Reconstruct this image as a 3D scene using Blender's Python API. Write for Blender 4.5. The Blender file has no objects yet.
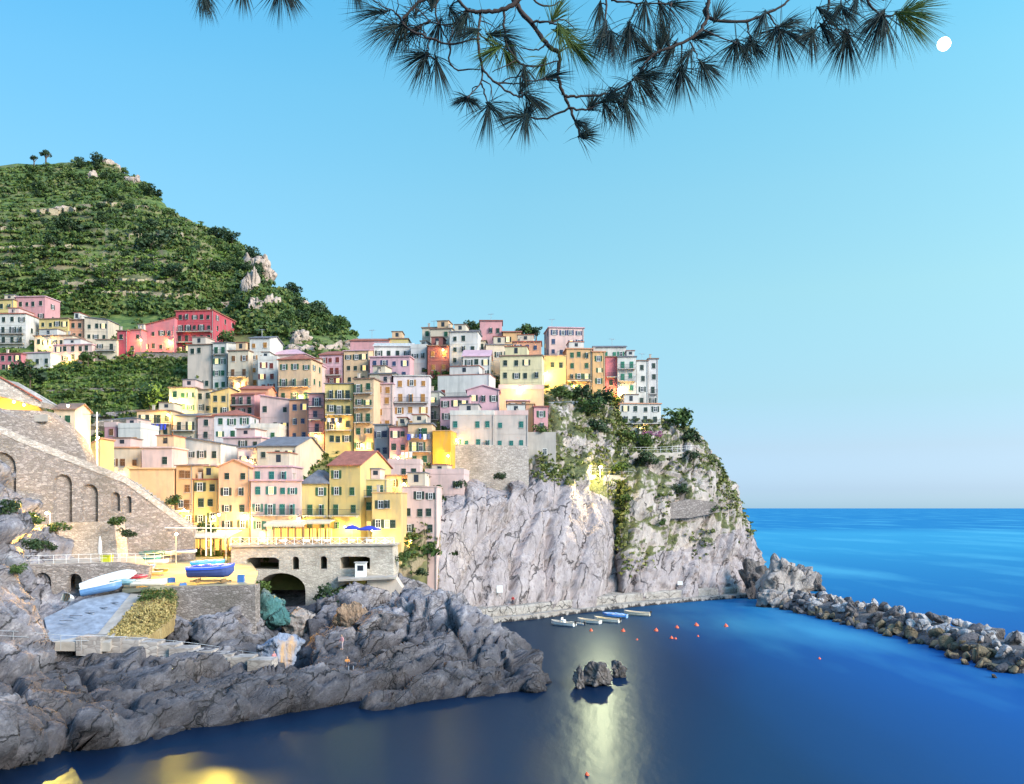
import bpy, bmesh, math, random
import numpy as np
from mathutils import Vector, Matrix
from mathutils.geometry import tessellate_polygon

R = math.radians
rnd = random.Random(7)
C = bpy.context.scene.collection
S = bpy.context.scene

# ------------------------------------------------------------------ camera, sky, sun, exposure
F, CX, HOR, H = 900.0, 512.0, 508.0, 20.0     # focal length in pixels, centre column, horizon row, eye height above the sea


def W(px, py, Y):
    return Vector(((px - CX) / F * Y, Y, H - (py - HOR) / F * Y))


def YZ(py, z):
    """distance at which image row py looks at height z"""
    return (H - z) * F / (py - HOR)


cam_d = bpy.data.cameras.new('camera')
cam = bpy.data.objects.new('camera', cam_d)
C.objects.link(cam)
cam.location = (0, 0, H)
cam.rotation_euler = (R(90), 0, 0)
cam_d.sensor_width = 36
cam_d.lens = 36 * F / 1024
cam_d.shift_y = (HOR - 392) / 1024
cam_d.clip_start = 0.1
cam_d.clip_end = 60000
S.camera = cam

SUN_EL, SUN_AZ = 27, 124          # degrees; azimuth clockwise from +Y
world = bpy.data.worlds.new('World')
S.world = world
world.use_nodes = True
nt = world.node_tree
nt.nodes.clear()
w_out = nt.nodes.new('ShaderNodeOutputWorld')
w_bg = nt.nodes.new('ShaderNodeBackground')
w_sky = nt.nodes.new('ShaderNodeTexSky')
w_sky.sky_type = 'NISHITA'
w_sky.sun_disc = False
w_sky.sun_elevation = R(SUN_EL)
w_sky.sun_rotation = R(SUN_AZ)
w_sky.air_density = 1.0
w_sky.dust_density = 0.6
w_sky.ozone_density = 1.0
w_bg.inputs['Strength'].default_value = 0.15
# dusk tint of the air by height; unseen zenith brightened as added fill
w_tc = nt.nodes.new('ShaderNodeTexCoord')
w_sep = nt.nodes.new('ShaderNodeSeparateXYZ')
w_ramp = nt.nodes.new('ShaderNodeValToRGB')
w_mul = nt.nodes.new('ShaderNodeMix')
w_mul.data_type = 'RGBA'
w_mul.blend_type = 'MULTIPLY'
w_mul.inputs['Factor'].default_value = 1.0
nt.links.new(w_tc.outputs['Generated'], w_sep.inputs[0])
nt.links.new(w_sep.outputs['Z'], w_ramp.inputs[0])
nt.links.new(w_sky.outputs[0], w_mul.inputs[6])
nt.links.new(w_ramp.outputs[0], w_mul.inputs[7])
# the side away from the sunset is a little deeper
w_az = nt.nodes.new('ShaderNodeValToRGB')
w_az.color_ramp.elements.new(.5)
for e, (p, c) in zip(w_az.color_ramp.elements, ((.04, (.66, .76, .86)), (.30, (.85, .92, .92)), (.56, (1.22, 1.2, 1.12)))):
    e.position = p
    e.color = (*c, 1)
w_ma = nt.nodes.new('ShaderNodeMath')
w_ma.operation = 'MULTIPLY_ADD'
w_ma.inputs[1].default_value = .5
w_ma.inputs[2].default_value = .3
w_m2 = nt.nodes.new('ShaderNodeMix')
w_m2.data_type = 'RGBA'
w_m2.blend_type = 'MULTIPLY'
w_m2.inputs['Factor'].default_value = 1.0
nt.links.new(w_sep.outputs['X'], w_ma.inputs[0])
nt.links.new(w_ma.outputs[0], w_az.inputs[0])
nt.links.new(w_mul.outputs[2], w_m2.inputs[6])
nt.links.new(w_az.outputs[0], w_m2.inputs[7])
nt.links.new(w_m2.outputs[2], w_bg.inputs['Color'])
nt.links.new(w_bg.outputs[0], w_out.inputs['Surface'])
SKY_TINT = [(0.0, (0.312, 0.50, 0.936)), (0.02, (0.29, 0.41, 0.782)), (0.064, (0.338, 0.40, 0.585)), (0.119, (0.39, 0.482, 0.533)), (0.225, (0.54, 0.697, 0.621)), (0.324, (0.583, 0.849, 0.752)), (0.413, (0.556, 0.972, 0.883)), (0.488, (0.467, 1.035, 1.003)), (0.62, (0.85, 1.45, 1.7)), (1.0, (1.5, 1.9, 2.1))]
el = w_ramp.color_ramp.elements
while len(el) < len(SKY_TINT):
    el.new(0.5)
for e, (p, c) in zip(el, SKY_TINT):
    e.position = p
    e.color = (*c, 1)

sun_d = bpy.data.lights.new('sun', 'SUN')
sun_d.energy = 2.5
sun_d.angle = R(24)
sun_d.color = (1.0, 0.85, 0.76)
sun = bpy.data.objects.new('sun', sun_d)
C.objects.link(sun)
sd = Vector((math.sin(R(SUN_AZ)) * math.cos(R(SUN_EL)), math.cos(R(SUN_AZ)) * math.cos(R(SUN_EL)), math.sin(R(SUN_EL))))
sun.rotation_euler = sd.to_track_quat('Z', 'Y').to_euler()

S.view_settings.view_transform = 'Standard'
S.view_settings.look = 'None'
S.view_settings.gamma = 1
S.view_settings.exposure = 1.1
S.view_settings.use_curve_mapping = False

# ------------------------------------------------------------------ numpy noise


def _h(ix, iy, iz, seed=0):
    n = (ix.astype(np.int64) * 374761393 + iy.astype(np.int64) * 668265263 + iz.astype(np.int64) * 2147483647 + seed * 974711) & 0xffffffff
    n = ((n ^ (n >> 13)) * 1274126177) & 0xffffffff
    n = ((n ^ (n >> 16)) * 2246822519) & 0xffffffff
    n = n ^ (n >> 15)
    return (n & 0xffffff) / float(0x1000000)


def vnoise(p, seed=0):
    i = np.floor(p)
    f = p - i
    u = f * f * (3 - 2 * f)
    r = 0
    for dx in (0, 1):
        for dy in (0, 1):
            for dz in (0, 1):
                w = (u[:, 0] if dx else 1 - u[:, 0]) * (u[:, 1] if dy else 1 - u[:, 1]) * (u[:, 2] if dz else 1 - u[:, 2])
                r = r + w * _h(i[:, 0] + dx, i[:, 1] + dy, i[:, 2] + dz, seed)
    return r * 2 - 1


def fbm(p, o=4, seed=0):
    r = 0
    a = 1.0
    t = 0
    for k in range(o):
        r = r + a * vnoise(p * 2 ** k + 17.3 * k, seed + k)
        t += a
        a *= 0.5
    return r / t


def voro(p, seed=0):
    """F1, F2, three hashes of the nearest cell and the vector from its centre"""
    b = np.floor(p)
    n = len(p)
    F1 = np.full(n, 1e9)
    F2 = np.full(n, 1e9)
    cid = np.zeros((n, 3))
    vec = np.zeros((n, 3))
    for dx in (-1, 0, 1):
        for dy in (-1, 0, 1):
            for dz in (-1, 0, 1):
                c = b + (dx, dy, dz)
                q = c + np.stack([_h(c[:, 0], c[:, 1], c[:, 2], seed + s) for s in (1, 2, 3)], 1)
                v = p - q
                d = np.sqrt((v * v).sum(1))
                m = d < F1
                F2 = np.where(m, F1, np.minimum(F2, d))
                F1 = np.where(m, d, F1)
                cid[m] = c[m]
                vec[m] = v[m]
    hs = np.stack([_h(cid[:, 0], cid[:, 1], cid[:, 2], seed + s) for s in (11, 12, 13, 14)], 1)
    return F1, F2, hs, vec


def blocks(p, tilt=1.0, crack=0.25, seed=0):
    """blocky broken rock: a tilted facet per cell, a groove where two meet"""
    F1, F2, hs, v = voro(p, seed)
    d = (hs[:, 0] - .5) + tilt * (v * (hs[:, 1:4] - .5) * 2).sum(1)
    e = np.clip((F2 - F1) / 0.12, 0, 1)
    return d - crack * (1 - e) ** 2


# ------------------------------------------------------------------ object helpers


def tag(o, label=None, cat=None, group=None, kind=None):
    if label:
        o['label'] = label
    if cat:
        o['category'] = cat
    if group:
        o['group'] = group
    if kind:
        o['kind'] = kind
    return o


def empty(name, loc=(0, 0, 0), rz=0.0, label=None, cat=None, group=None):
    o = bpy.data.objects.new(name, None)
    C.objects.link(o)
    o.location = loc
    o.rotation_euler = (0, 0, rz)
    o.empty_display_size = 0.3
    return tag(o, label, cat, group)


def mesh_np(name, V, Fc, mats, smooth=False, mi=None):
    me = bpy.data.meshes.new(name)
    if isinstance(Fc, np.ndarray):
        V = np.asarray(V, np.float32)
        k = Fc.shape[1]
        me.vertices.add(len(V))
        me.vertices.foreach_set('co', V.ravel())
        me.loops.add(Fc.size)
        me.loops.foreach_set('vertex_index', Fc.ravel().astype(np.int32))
        me.polygons.add(len(Fc))
        me.polygons.foreach_set('loop_start', np.arange(0, Fc.size, k, dtype=np.int32))
        me.update(calc_edges=True)
    else:
        me.from_pydata([tuple(v) for v in V], [], [tuple(f) for f in Fc])
        me.update()
    for m in (mats if isinstance(mats, (list, tuple)) else [mats]):
        me.materials.append(m)
    if mi is not None:
        me.polygons.foreach_set('material_index', np.asarray(mi, np.int32))
    if smooth:
        me.polygons.foreach_set('use_smooth', np.ones(len(me.polygons), bool))
    return me


def link(name, me, parent=None, loc=(0, 0, 0), rot=(0, 0, 0), scale=(1, 1, 1)):
    o = bpy.data.objects.new(name, me)
    C.objects.link(o)
    o.location = loc
    o.rotation_euler = rot
    o.scale = scale
    if parent is not None:
        o.parent = parent
    return o


class MB:
    """collects simple shapes and links them as ONE mesh"""

    def __init__(s):
        s.v, s.f, s.m = [], [], []

    def add(s, vs, fs, m=0):
        n = len(s.v)
        s.v += [tuple(v) for v in vs]
        s.f += [tuple(i + n for i in f) for f in fs]
        s.m += [m] * len(fs)

    def box(s, x0, y0, z0, x1, y1, z1, m=0):
        s.add([(x0, y0, z0), (x1, y0, z0), (x1, y1, z0), (x0, y1, z0), (x0, y0, z1), (x1, y0, z1), (x1, y1, z1), (x0, y1, z1)],
              [(0, 3, 2, 1), (4, 5, 6, 7), (0, 1, 5, 4), (1, 2, 6, 5), (2, 3, 7, 6), (3, 0, 4, 7)], m)

    def tube(s, pts, r, n=6, m=0, cap=True):
        pts = [Vector(p) for p in pts]
        rs = r if isinstance(r, (list, tuple)) else [r] * len(pts)
        vs = []
        for i, p in enumerate(pts):
            d = (pts[min(i + 1, len(pts) - 1)] - pts[max(i - 1, 0)])
            if d.length < 1e-9:
                d = Vector((0, 0, 1))
            d.normalize()
            a = d.orthogonal().normalized() if abs(d.z) > .9 else d.cross(Vector((0, 0, 1))).normalized()
            b = d.cross(a)
            for k in range(n):
                t = 2 * math.pi * k / n
                vs.append(p + rs[i] * (math.cos(t) * a + math.sin(t) * b))
        fs = []
        for i in range(len(pts) - 1):
            for k in range(n):
                fs.append((i * n + k, i * n + (k + 1) % n, (i + 1) * n + (k + 1) % n, (i + 1) * n + k))
        if cap:
            fs.append(tuple(range(n - 1, -1, -1)))
            fs.append(tuple((len(pts) - 1) * n + k for k in range(n)))
        s.add(vs, fs, m)

    def lathe(s, prof, n=16, m=0, c=(0, 0, 0)):
        vs = []
        for r, z in prof:
            for k in range(n):
                t = 2 * math.pi * k / n
                vs.append((c[0] + r * math.cos(t), c[1] + r * math.sin(t), c[2] + z))
        fs = []
        for i in range(len(prof) - 1):
            for k in range(n):
                fs.append((i * n + k, i * n + (k + 1) % n, (i + 1) * n + (k + 1) % n, (i + 1) * n + k))
        s.add(vs, fs, m)

    def poly(s, outline, holes, fn, thick, m=0):
        """extruded outline with holes; fn(u, v, w) gives the 3-D point at depth w"""
        loops = [outline] + list(holes)
        flat = [p for l in loops for p in l]
        tri = tessellate_polygon([[Vector((p[0], p[1], 0)) for p in l] for l in loops])
        nf = len(flat)
        vs = [fn(p[0], p[1], 0) for p in flat] + [fn(p[0], p[1], thick) for p in flat]
        fs = [tuple(t) for t in tri] + [tuple(i + nf for i in reversed(t)) for t in tri]
        k = 0
        for l in loops:
            n = len(l)
            for i in range(n):
                a, b = k + i, k + (i + 1) % n
                fs.append((a, b, b + nf, a + nf))
            k += n
        s.add(vs, fs, m)

    def mesh(s, name, mats, smooth=False):
        return mesh_np(name, s.v, s.f, mats, smooth, s.m)

    def build(s, name, mats, parent=None, loc=(0, 0, 0), rot=(0, 0, 0), smooth=False):
        return link(name, s.mesh(name, mats, smooth), parent, loc, rot)


def copy_tree(o, parent=None):
    c = o.copy()
    C.objects.link(c)
    c.parent = parent
    for ch in list(o.children):
        copy_tree(ch, c)
    return c


# ------------------------------------------------------------------ materials
MATS = {}


def _mat(name):
    m = bpy.data.materials.new(name)
    m.use_nodes = True
    t = m.node_tree
    t.nodes.clear()
    o = t.nodes.new('ShaderNodeOutputMaterial')
    b = t.nodes.new('ShaderNodeBsdfPrincipled')
    t.links.new(b.outputs[0], o.inputs[0])
    return m, t, b


def N(t, typ, **kw):
    n = t.nodes.new(typ)
    for k, v in kw.items():
        if k in n.inputs:
            n.inputs[k].default_value = v
        else:
            setattr(n, k, v)
    return n


def ramp(t, fac, stops):
    n = t.nodes.new('ShaderNodeValToRGB')
    e = n.color_ramp.elements
    while len(e) < len(stops):
        e.new(0.5)
    for x, (p, c) in zip(e, stops):
        x.position = p
        x.color = (*c, 1) if len(c) == 3 else c
    t.links.new(fac, n.inputs[0])
    return n.outputs[0]


def mix(t, a, b, fac, mode='MIX'):
    n = t.nodes.new('ShaderNodeMix')
    n.data_type = 'RGBA'
    n.blend_type = mode
    for sock, v in ((n.inputs[0], fac), (n.inputs[6], a), (n.inputs[7], b)):
        if isinstance(v, bpy.types.NodeSocket):
            t.links.new(v, sock)
        elif isinstance(v, (int, float)):
            sock.default_value = v
        else:
            sock.default_value = (*v, 1)
    return n.outputs[2]


def bump(t, b, h, strength=.3, dist=.05):
    n = N(t, 'ShaderNodeBump', Strength=strength, Distance=dist)
    t.links.new(h, n.inputs['Height'])
    t.links.new(n.outputs[0], b.inputs['Normal'])
    return n


def geo_pos(t):
    return t.nodes.new('ShaderNodeNewGeometry').outputs['Position']


def mapping(t, vec, scale=(1, 1, 1), rot=(0, 0, 0)):
    n = t.nodes.new('ShaderNodeMapping')
    n.inputs['Scale'].default_value = scale
    n.inputs['Rotation'].default_value = rot
    t.links.new(vec, n.inputs[0])
    return n.outputs[0]


def noise(t, vec, scale, detail=4, rough=.55):
    n = N(t, 'ShaderNodeTexNoise', Scale=scale, Detail=detail, Roughness=rough)
    t.links.new(vec, n.inputs['Vector'])
    return n.outputs['Fac']


def sc(c, k):
    return tuple(min(1, x * k) for x in c)


def plaster(col):
    col = sc(col, .86)
    key = ('plaster', tuple(round(x, 3) for x in col))
    if key in MATS:
        return MATS[key]
    m, t, b = _mat('plaster')
    p = geo_pos(t)
    n1 = noise(t, p, .35, 5)
    n2 = noise(t, mapping(t, p, (1.2, 1.2, .18)), 1.0, 4)
    n3 = noise(t, p, 3.0, 3)
    base = ramp(t, n1, [(.3, sc(col, .84)), (.55, col), (.75, sc(col, 1.08))])
    grey = tuple(.6 * x + .4 * .3 for x in sc(col, .6))
    c = mix(t, base, grey, ramp(t, n2, [(.48, (0, 0, 0)), (.74, (.65, .65, .65))]))
    t.links.new(c, b.inputs['Base Color'])
    b.inputs['Roughness'].default_value = .9
    bump(t, b, n3, .25, .03)
    MATS[key] = m
    return m


def plain(name, col, rough=.6, metal=0.0, var=.12, scale=2.0):
    key = (name, tuple(round(x, 3) for x in col))
    if key in MATS:
        return MATS[key]
    m, t, b = _mat(name)
    n = noise(t, geo_pos(t), scale, 3)
    t.links.new(ramp(t, n, [(.3, sc(col, 1 - var)), (.7, sc(col, 1 + var))]), b.inputs['Base Color'])
    b.inputs['Roughness'].default_value = rough
    b.inputs['Metallic'].default_value = metal
    MATS[key] = m
    return m


def emit(name, col, strength):
    key = (name, col, strength)
    if key in MATS:
        return MATS[key]
    m, t, b = _mat(name)
    b.inputs['Base Color'].default_value = (*col, 1)
    b.inputs['Emission Color'].default_value = (*col, 1)
    b.inputs['Emission Strength'].default_value = strength
    MATS[key] = m
    return m


def roofmat(col):
    key = ('roof', col)
    if key in MATS:
        return MATS[key]
    m, t, b = _mat('roof_tiles')
    p = t.nodes.new('ShaderNodeTexCoord').outputs['Object']
    n1 = noise(t, p, .9, 5)
    n2 = noise(t, p, 6, 2)
    wv = N(t, 'ShaderNodeTexWave', Scale=1.6, Distortion=.6)
    wv.bands_direction = 'X'
    t.links.new(p, wv.inputs['Vector'])
    c = ramp(t, n1, [(.25, sc(col, .6)), (.5, col), (.75, sc(col, 1.35))])
    c = mix(t, c, sc(col, .45), ramp(t, n2, [(.5, (0, 0, 0)), (.75, (.6, .6, .6))]))
    t.links.new(c, b.inputs['Base Color'])
    b.inputs['Roughness'].default_value = .85
    bump(t, b, wv.outputs['Fac'], .6, .08)
    MATS[key] = m
    return m


def stonemat(name, c1, c2, mortar, bw=.52, bh=.22, rubble=True):
    """coursed rubble masonry"""
    key = (name,)
    if key in MATS:
        return MATS[key]
    m, t, b = _mat(name)
    p = geo_pos(t)
    warp = N(t, 'ShaderNodeTexNoise', Scale=1.1, Detail=3)
    t.links.new(p, warp.inputs['Vector'])
    wp = t.nodes.new('ShaderNodeVectorMath')
    wp.operation = 'MULTIPLY_ADD'
    t.links.new(warp.outputs['Color'], wp.inputs[0])
    wp.inputs[1].default_value = (.55, .55, .4)
    t.links.new(p, wp.inputs[2])
    v = N(t, 'ShaderNodeTexVoronoi', Scale=1.0)
    t.links.new(mapping(t, wp.outputs[0], (1 / bw, 1 / bw, 1 / bh)), v.inputs['Vector'])
    v2 = N(t, 'ShaderNodeTexVoronoi', Scale=1.0, feature='DISTANCE_TO_EDGE')
    t.links.new(mapping(t, wp.outputs[0], (1 / bw, 1 / bw, 1 / bh)), v2.inputs['Vector'])
    sepc = t.nodes.new('ShaderNodeSeparateColor')
    t.links.new(v.outputs['Color'], sepc.inputs[0])
    c = ramp(t, sepc.outputs[0], [(0, sc(c1, .75)), (.5, c1), (1, c2)])
    c = mix(t, c, mortar, ramp(t, v2.outputs[0], [(.02, (.8, .8, .8)), (.09, (0, 0, 0))]))
    big = noise(t, p, .16, 5)
    c = mix(t, c, (.09, .08, .06), ramp(t, big, [(.52, (0, 0, 0)), (.75, (.7, .7, .7))]))
    t.links.new(c, b.inputs['Base Color'])
    b.inputs['Roughness'].default_value = .9
    bump(t, b, v2.outputs[0], .6, .15)
    MATS[key] = m
    return m


def rockmat(name, light, mid, dark, strata=(0, 0, 0), stretch=(1, 1, .25), green=0.0, wet_shade=True, sc1=.5, crack=1.0):
    """broken rock: bedding stretched along a tilted axis, dark joints, blotches, a dark wet band at the sea, optional shade painted above"""
    m, t, b = _mat(name)
    p = geo_pos(t)
    ps = mapping(t, mapping(t, p, (1, 1, 1), strata), stretch)
    n1 = noise(t, ps, sc1, 9, .66)
    n2 = noise(t, p, .13, 5)
    n3 = noise(t, ps, sc1 * 5, 6, .65)
    n4 = noise(t, p, .35, 4)
    wn = N(t, 'ShaderNodeTexNoise', Scale=.7, Detail=6)
    t.links.new(p, wn.inputs['Vector'])
    wm = t.nodes.new('ShaderNodeVectorMath')
    wm.operation = 'MULTIPLY_ADD'
    t.links.new(wn.outputs['Color'], wm.inputs[0])
    wm.inputs[1].default_value = (1.5, 1.5, 1.5)
    t.links.new(ps, wm.inputs[2])

    def joints(scale, w0, thr):
        v = N(t, 'ShaderNodeTexVoronoi', Scale=scale, feature='DISTANCE_TO_EDGE')
        t.links.new(wm.outputs[0], v.inputs['Vector'])
        ln = ramp(t, v.outputs[0], [(0, (1, 1, 1)), (w0, (0, 0, 0))])
        return mix(t, (0, 0, 0), ln, ramp(t, n4 if scale < sc1 else n2, [(thr, (.12, .12, .12)), (thr + .12, (1, 1, 1))]))

    j1 = joints(sc1 * .55, .035, .40)
    j2 = joints(sc1 * 1.9, .06, .47)
    c = ramp(t, n1, [(.30, dark), (.43, mid), (.53, sc(mid, 1.15)), (.68, light)])
    c = mix(t, c, (.30, .22, .15), ramp(t, n2, [(.55, (0, 0, 0)), (.75, (.5, .5, .5))]))
    c = mix(t, c, sc(light, 1.2), ramp(t, n3, [(.56, (0, 0, 0)), (.75, (.6, .6, .6))]))
    c = mix(t, c, sc(dark, .8), ramp(t, n3, [(.28, (.75, .75, .75)), (.43, (0, 0, 0))]))
    jj = mix(t, j1, j2, .5, 'LIGHTEN')
    jn = t.nodes.new('ShaderNodeSeparateColor')
    t.links.new(mix(t, j1, mix(t, (0, 0, 0), j2, .38), 1.0, 'LIGHTEN'), jn.inputs[0])
    jm = N(t, 'ShaderNodeMath', operation='MULTIPLY')
    t.links.new(jn.outputs[0], jm.inputs[0])
    jm.inputs[1].default_value = .88 * crack
    c = mix(t, c, sc(dark, .28), jm.outputs[0])
    if green:
        gz = t.nodes.new('ShaderNodeNewGeometry')
        sp = t.nodes.new('ShaderNodeSeparateXYZ')
        t.links.new(gz.outputs['Normal'], sp.inputs[0])
        gn = noise(t, p, .22, 6, .65)
        ad = N(t, 'ShaderNodeMath', operation='MULTIPLY_ADD')
        t.links.new(sp.outputs['Z'], ad.inputs[0])
        ad.inputs[1].default_value = .28
        t.links.new(gn, ad.inputs[2])
        gc = ramp(t, noise(t, p, 1.5, 3), [(.3, (.035, .05, .012)), (.6, (.11, .12, .03)), (.8, (.2, .17, .06))])
        c = mix(t, c, gc, ramp(t, ad.outputs[0], [(.74 - green, (0, 0, 0)), (.82 - green, (.95, .95, .95))]))
    if wet_shade == 2:      # the hill's shade painted on the lower rock, with lichen and damp
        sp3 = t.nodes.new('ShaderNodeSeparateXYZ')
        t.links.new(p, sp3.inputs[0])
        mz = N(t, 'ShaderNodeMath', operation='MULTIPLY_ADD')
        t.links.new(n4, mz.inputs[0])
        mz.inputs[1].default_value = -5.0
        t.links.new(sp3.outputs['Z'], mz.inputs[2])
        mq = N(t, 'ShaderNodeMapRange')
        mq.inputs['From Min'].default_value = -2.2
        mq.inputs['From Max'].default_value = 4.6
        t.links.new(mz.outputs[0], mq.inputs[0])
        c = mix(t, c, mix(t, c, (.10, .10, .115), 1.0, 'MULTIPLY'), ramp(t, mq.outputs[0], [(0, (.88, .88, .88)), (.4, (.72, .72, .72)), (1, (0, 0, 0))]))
    if wet_shade:
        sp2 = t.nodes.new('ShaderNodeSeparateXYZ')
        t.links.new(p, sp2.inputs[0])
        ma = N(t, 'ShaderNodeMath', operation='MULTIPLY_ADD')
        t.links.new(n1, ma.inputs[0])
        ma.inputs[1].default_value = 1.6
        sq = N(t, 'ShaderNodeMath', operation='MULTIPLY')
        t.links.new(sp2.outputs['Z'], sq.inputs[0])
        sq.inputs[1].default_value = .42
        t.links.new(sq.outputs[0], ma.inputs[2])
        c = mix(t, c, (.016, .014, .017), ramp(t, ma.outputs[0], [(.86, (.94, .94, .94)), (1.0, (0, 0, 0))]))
    t.links.new(c, b.inputs['Base Color'])
    b.inputs['Roughness'].default_value = .85
    ht = mix(t, n3, n1, .45)
    ht2 = mix(t, ht, (0, 0, 0), jm.outputs[0])
    bump(t, b, ht2, .9, .7)
    return m


def leafmat(name, stops, rough=.6):
    m, t, b = _mat(name)
    g = t.nodes.new('ShaderNodeNewGeometry')
    n = noise(t, g.outputs['Position'], .12, 3)
    ad = N(t, 'ShaderNodeMath', operation='MULTIPLY_ADD')
    t.links.new(n, ad.inputs[0])
    ad.inputs[1].default_value = .7
    mu = N(t, 'ShaderNodeMath', operation='MULTIPLY')
    t.links.new(g.outputs['Random Per Island'], mu.inputs[0])
    mu.inputs[1].default_value = .4
    t.links.new(mu.outputs[0], ad.inputs[2])
    c = ramp(t, ad.outputs[0], stops)
    t.links.new(c, b.inputs['Base Color'])
    b.inputs['Roughness'].default_value = rough
    b.inputs['Specular IOR Level'].default_value = .25
    return m


STRATA = (0, R(22), 0)
M_cliff = rockmat('cliff_rock', (.43, .375, .37), (.285, .245, .245), (.08, .064, .064), (0, R(-24), 0), (1, 1, .13), green=0.0, sc1=.42)
M_cliffg = rockmat('cliff_rock_green', (.52, .45, .40), (.34, .29, .26), (.14, .12, .10), (0, R(-22), 0), (1, 1, .35), green=.14, sc1=.4)
M_shore = rockmat('shore_rock', (.44, .41, .425), (.185, .172, .188), (.035, .031, .038), (0, R(40), R(10)), (.3, .6, 1), sc1=.6, wet_shade=2)
M_boulder = rockmat('boulder_rock', (.66, .62, .60), (.38, .35, .34), (.15, .13, .125), (0, 0, 0), (1, 1, 1), sc1=.5)
M_dark_rock = rockmat('dark_boulder_rock', (.24, .22, .22), (.12, .105, .105), (.05, .045, .045), (0, 0, 0), (1, 1, 1), sc1=.6)
M_brown_rock = rockmat('brown_boulder_rock', (.33, .25, .15), (.20, .145, .08), (.08, .06, .035), (0, 0, 0), (1, 1, 1), sc1=.6)
M_wall = stonemat('rubble_masonry', (.25, .21, .19), (.37, .32, .295), (.11, .09, .08))
M_wall2 = stonemat('pale_masonry', (.42, .37, .33), (.55, .49, .44), (.26, .22, .19), .45, .2)
M_terr = stonemat('dry_stone', (.25, .21, .19), (.36, .31, .28), (.10, .085, .07), .5, .22)
M_conc = plain('concrete', (.42, .40, .38), .85, var=.25, scale=.8)
M_pave = plain('paving', (.40, .35, .30), .85, var=.25, scale=.7)
M_white = plain('white_paint', (.78, .77, .74), .5)
M_metal = plain('grey_metal', (.45, .46, .47), .4, .6)
M_iron = plain('dark_iron', (.06, .06, .065), .5, .4)
M_wood = plain('wood', (.30, .18, .08), .7, var=.3, scale=4)
M_glass, _t, _b = _mat('window_glass')
_b.inputs['Base Color'].default_value = (.03, .035, .045, 1)
_b.inputs['Roughness'].default_value = .12
M_lit = emit('lit_window', (1.0, .60, .16), .62)
M_leaf = leafmat('broad_leaves', [(.25, (.018, .04, .012)), (.5, (.045, .085, .02)), (.8, (.10, .15, .035))])
M_leafd = leafmat('dark_leaves', [(.25, (.012, .028, .014)), (.5, (.028, .055, .022)), (.85, (.06, .09, .03))])
M_vine = leafmat('vine_leaves', [(.25, (.05, .105, .016)), (.5, (.10, .175, .025)), (.85, (.19, .23, .05))])
M_scrub = leafmat('scrub_leaves', [(.2, (.012, .028, .012)), (.4, (.034, .068, .018)), (.6, (.08, .125, .024)), (.82, (.16, .165, .05))])
M_bark = plain('bark', (.10, .07, .05), .9, var=.35, scale=5)

# ------------------------------------------------------------------ terrain
def catmull(P, n):
    """resample the first axis of P (k, ..., 3) to n rows, Catmull-Rom"""
    k = len(P)
    t = np.linspace(0, k - 1, n)
    i = np.clip(t.astype(int), 0, k - 2)
    f = (t - i).reshape((-1,) + (1,) * (P.ndim - 1))
    p0, p1, p2, p3 = P[np.clip(i - 1, 0, k - 1)], P[i], P[i + 1], P[np.clip(i + 2, 0, k - 1)]
    return .5 * (2 * p1 + (p2 - p0) * f + (2 * p0 - 5 * p1 + 4 * p2 - p3) * f ** 2 + (3 * p1 - p0 - 3 * p2 + p3) * f ** 3)


def grid_faces(nv, nu):
    a = (np.arange(nv - 1)[:, None] * nu + np.arange(nu - 1)[None, :]).ravel()
    return np.stack([a, a + 1, a + nu + 1, a + nu], 1)


def grid_normals(G):
    du = np.gradient(G, axis=1)
    dv = np.gradient(G, axis=0)
    n = np.cross(du, dv)
    return n / np.maximum(np.linalg.norm(n, axis=2, keepdims=True), 1e-9)


_fy = np.array([(158, 440), (210, 372), (260, 310), (310, 258), (330, 240), (350, 228), (380, 212), (400, 204), (430, 190),
                (450, 182), (480, 168), (500, 162), (530, 152), (550, 148), (600, 140)], float)


def Yt(px, py):
    """distance of the slope under the village at a picture point"""
    f = np.interp(py, _fy[:, 0], _fy[:, 1])
    g = np.clip((np.asarray(px, float) - 470) / 170, 0, 1.7) * 22
    return f + g


# the hill and the slope the village stands on
_sil = np.array([(-260, 190), (-150, 184), (0, 168), (40, 164), (78, 159), (105, 161), (125, 173), (145, 186), (165, 208), (190, 223), (215, 233),
                 (240, 244), (258, 262), (266, 278), (290, 291), (320, 310), (345, 327), (357, 340), (400, 352), (470, 356), (560, 372),
                 (620, 395), (660, 428), (700, 445), (720, 468)], float)
hx = np.arange(-260, 640, 3.0)
nvh = 170
HG = np.zeros((nvh + 3, len(hx), 3))
for j, px in enumerate(hx):
    ys = np.interp(px, _sil[:, 0], _sil[:, 1])
    yb = 590 if px < 430 else np.interp(px, [430, 437, 480, 530, 560, 640], [520, 462, 440, 440, 430, 424])
    vv = np.linspace(0, 1, nvh)
    yy = yb + (ys - yb) * vv
    Y = Yt(px, yy) + 3 + 11 * np.clip((yy - 292) / 20, 0, 1) * np.clip((470 - yy) / 40, 0, 1) * np.clip((440 - px) / 60, 0, 1) + 25 * np.clip((vv - .85) / .15, 0, 1) ** 2 * (1 if px < 360 else .2)
    # the rocky spur on the right of the hill stands nearer, with a gully beside it
    Y = Y + (12 * np.exp(-((px - 225) / 25) ** 2) - 14 * np.exp(-((px - 285) / 30) ** 2)) * np.clip((345 - yy) / 60, 0, 1)
    HG[:nvh, j, 0] = (px - CX) / F * Y
    HG[:nvh, j, 1] = Y
    HG[:nvh, j, 2] = H - (yy - HOR) / F * Y
    for q, (dy, dz) in enumerate(((12, -1), (50, -18), (160, -90))):
        HG[nvh + q, j] = HG[nvh - 1, j] + np.array((HG[nvh - 1, j, 0] / HG[nvh - 1, j, 1] * dy, dy, dz))
hn = grid_normals(HG)
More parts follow.
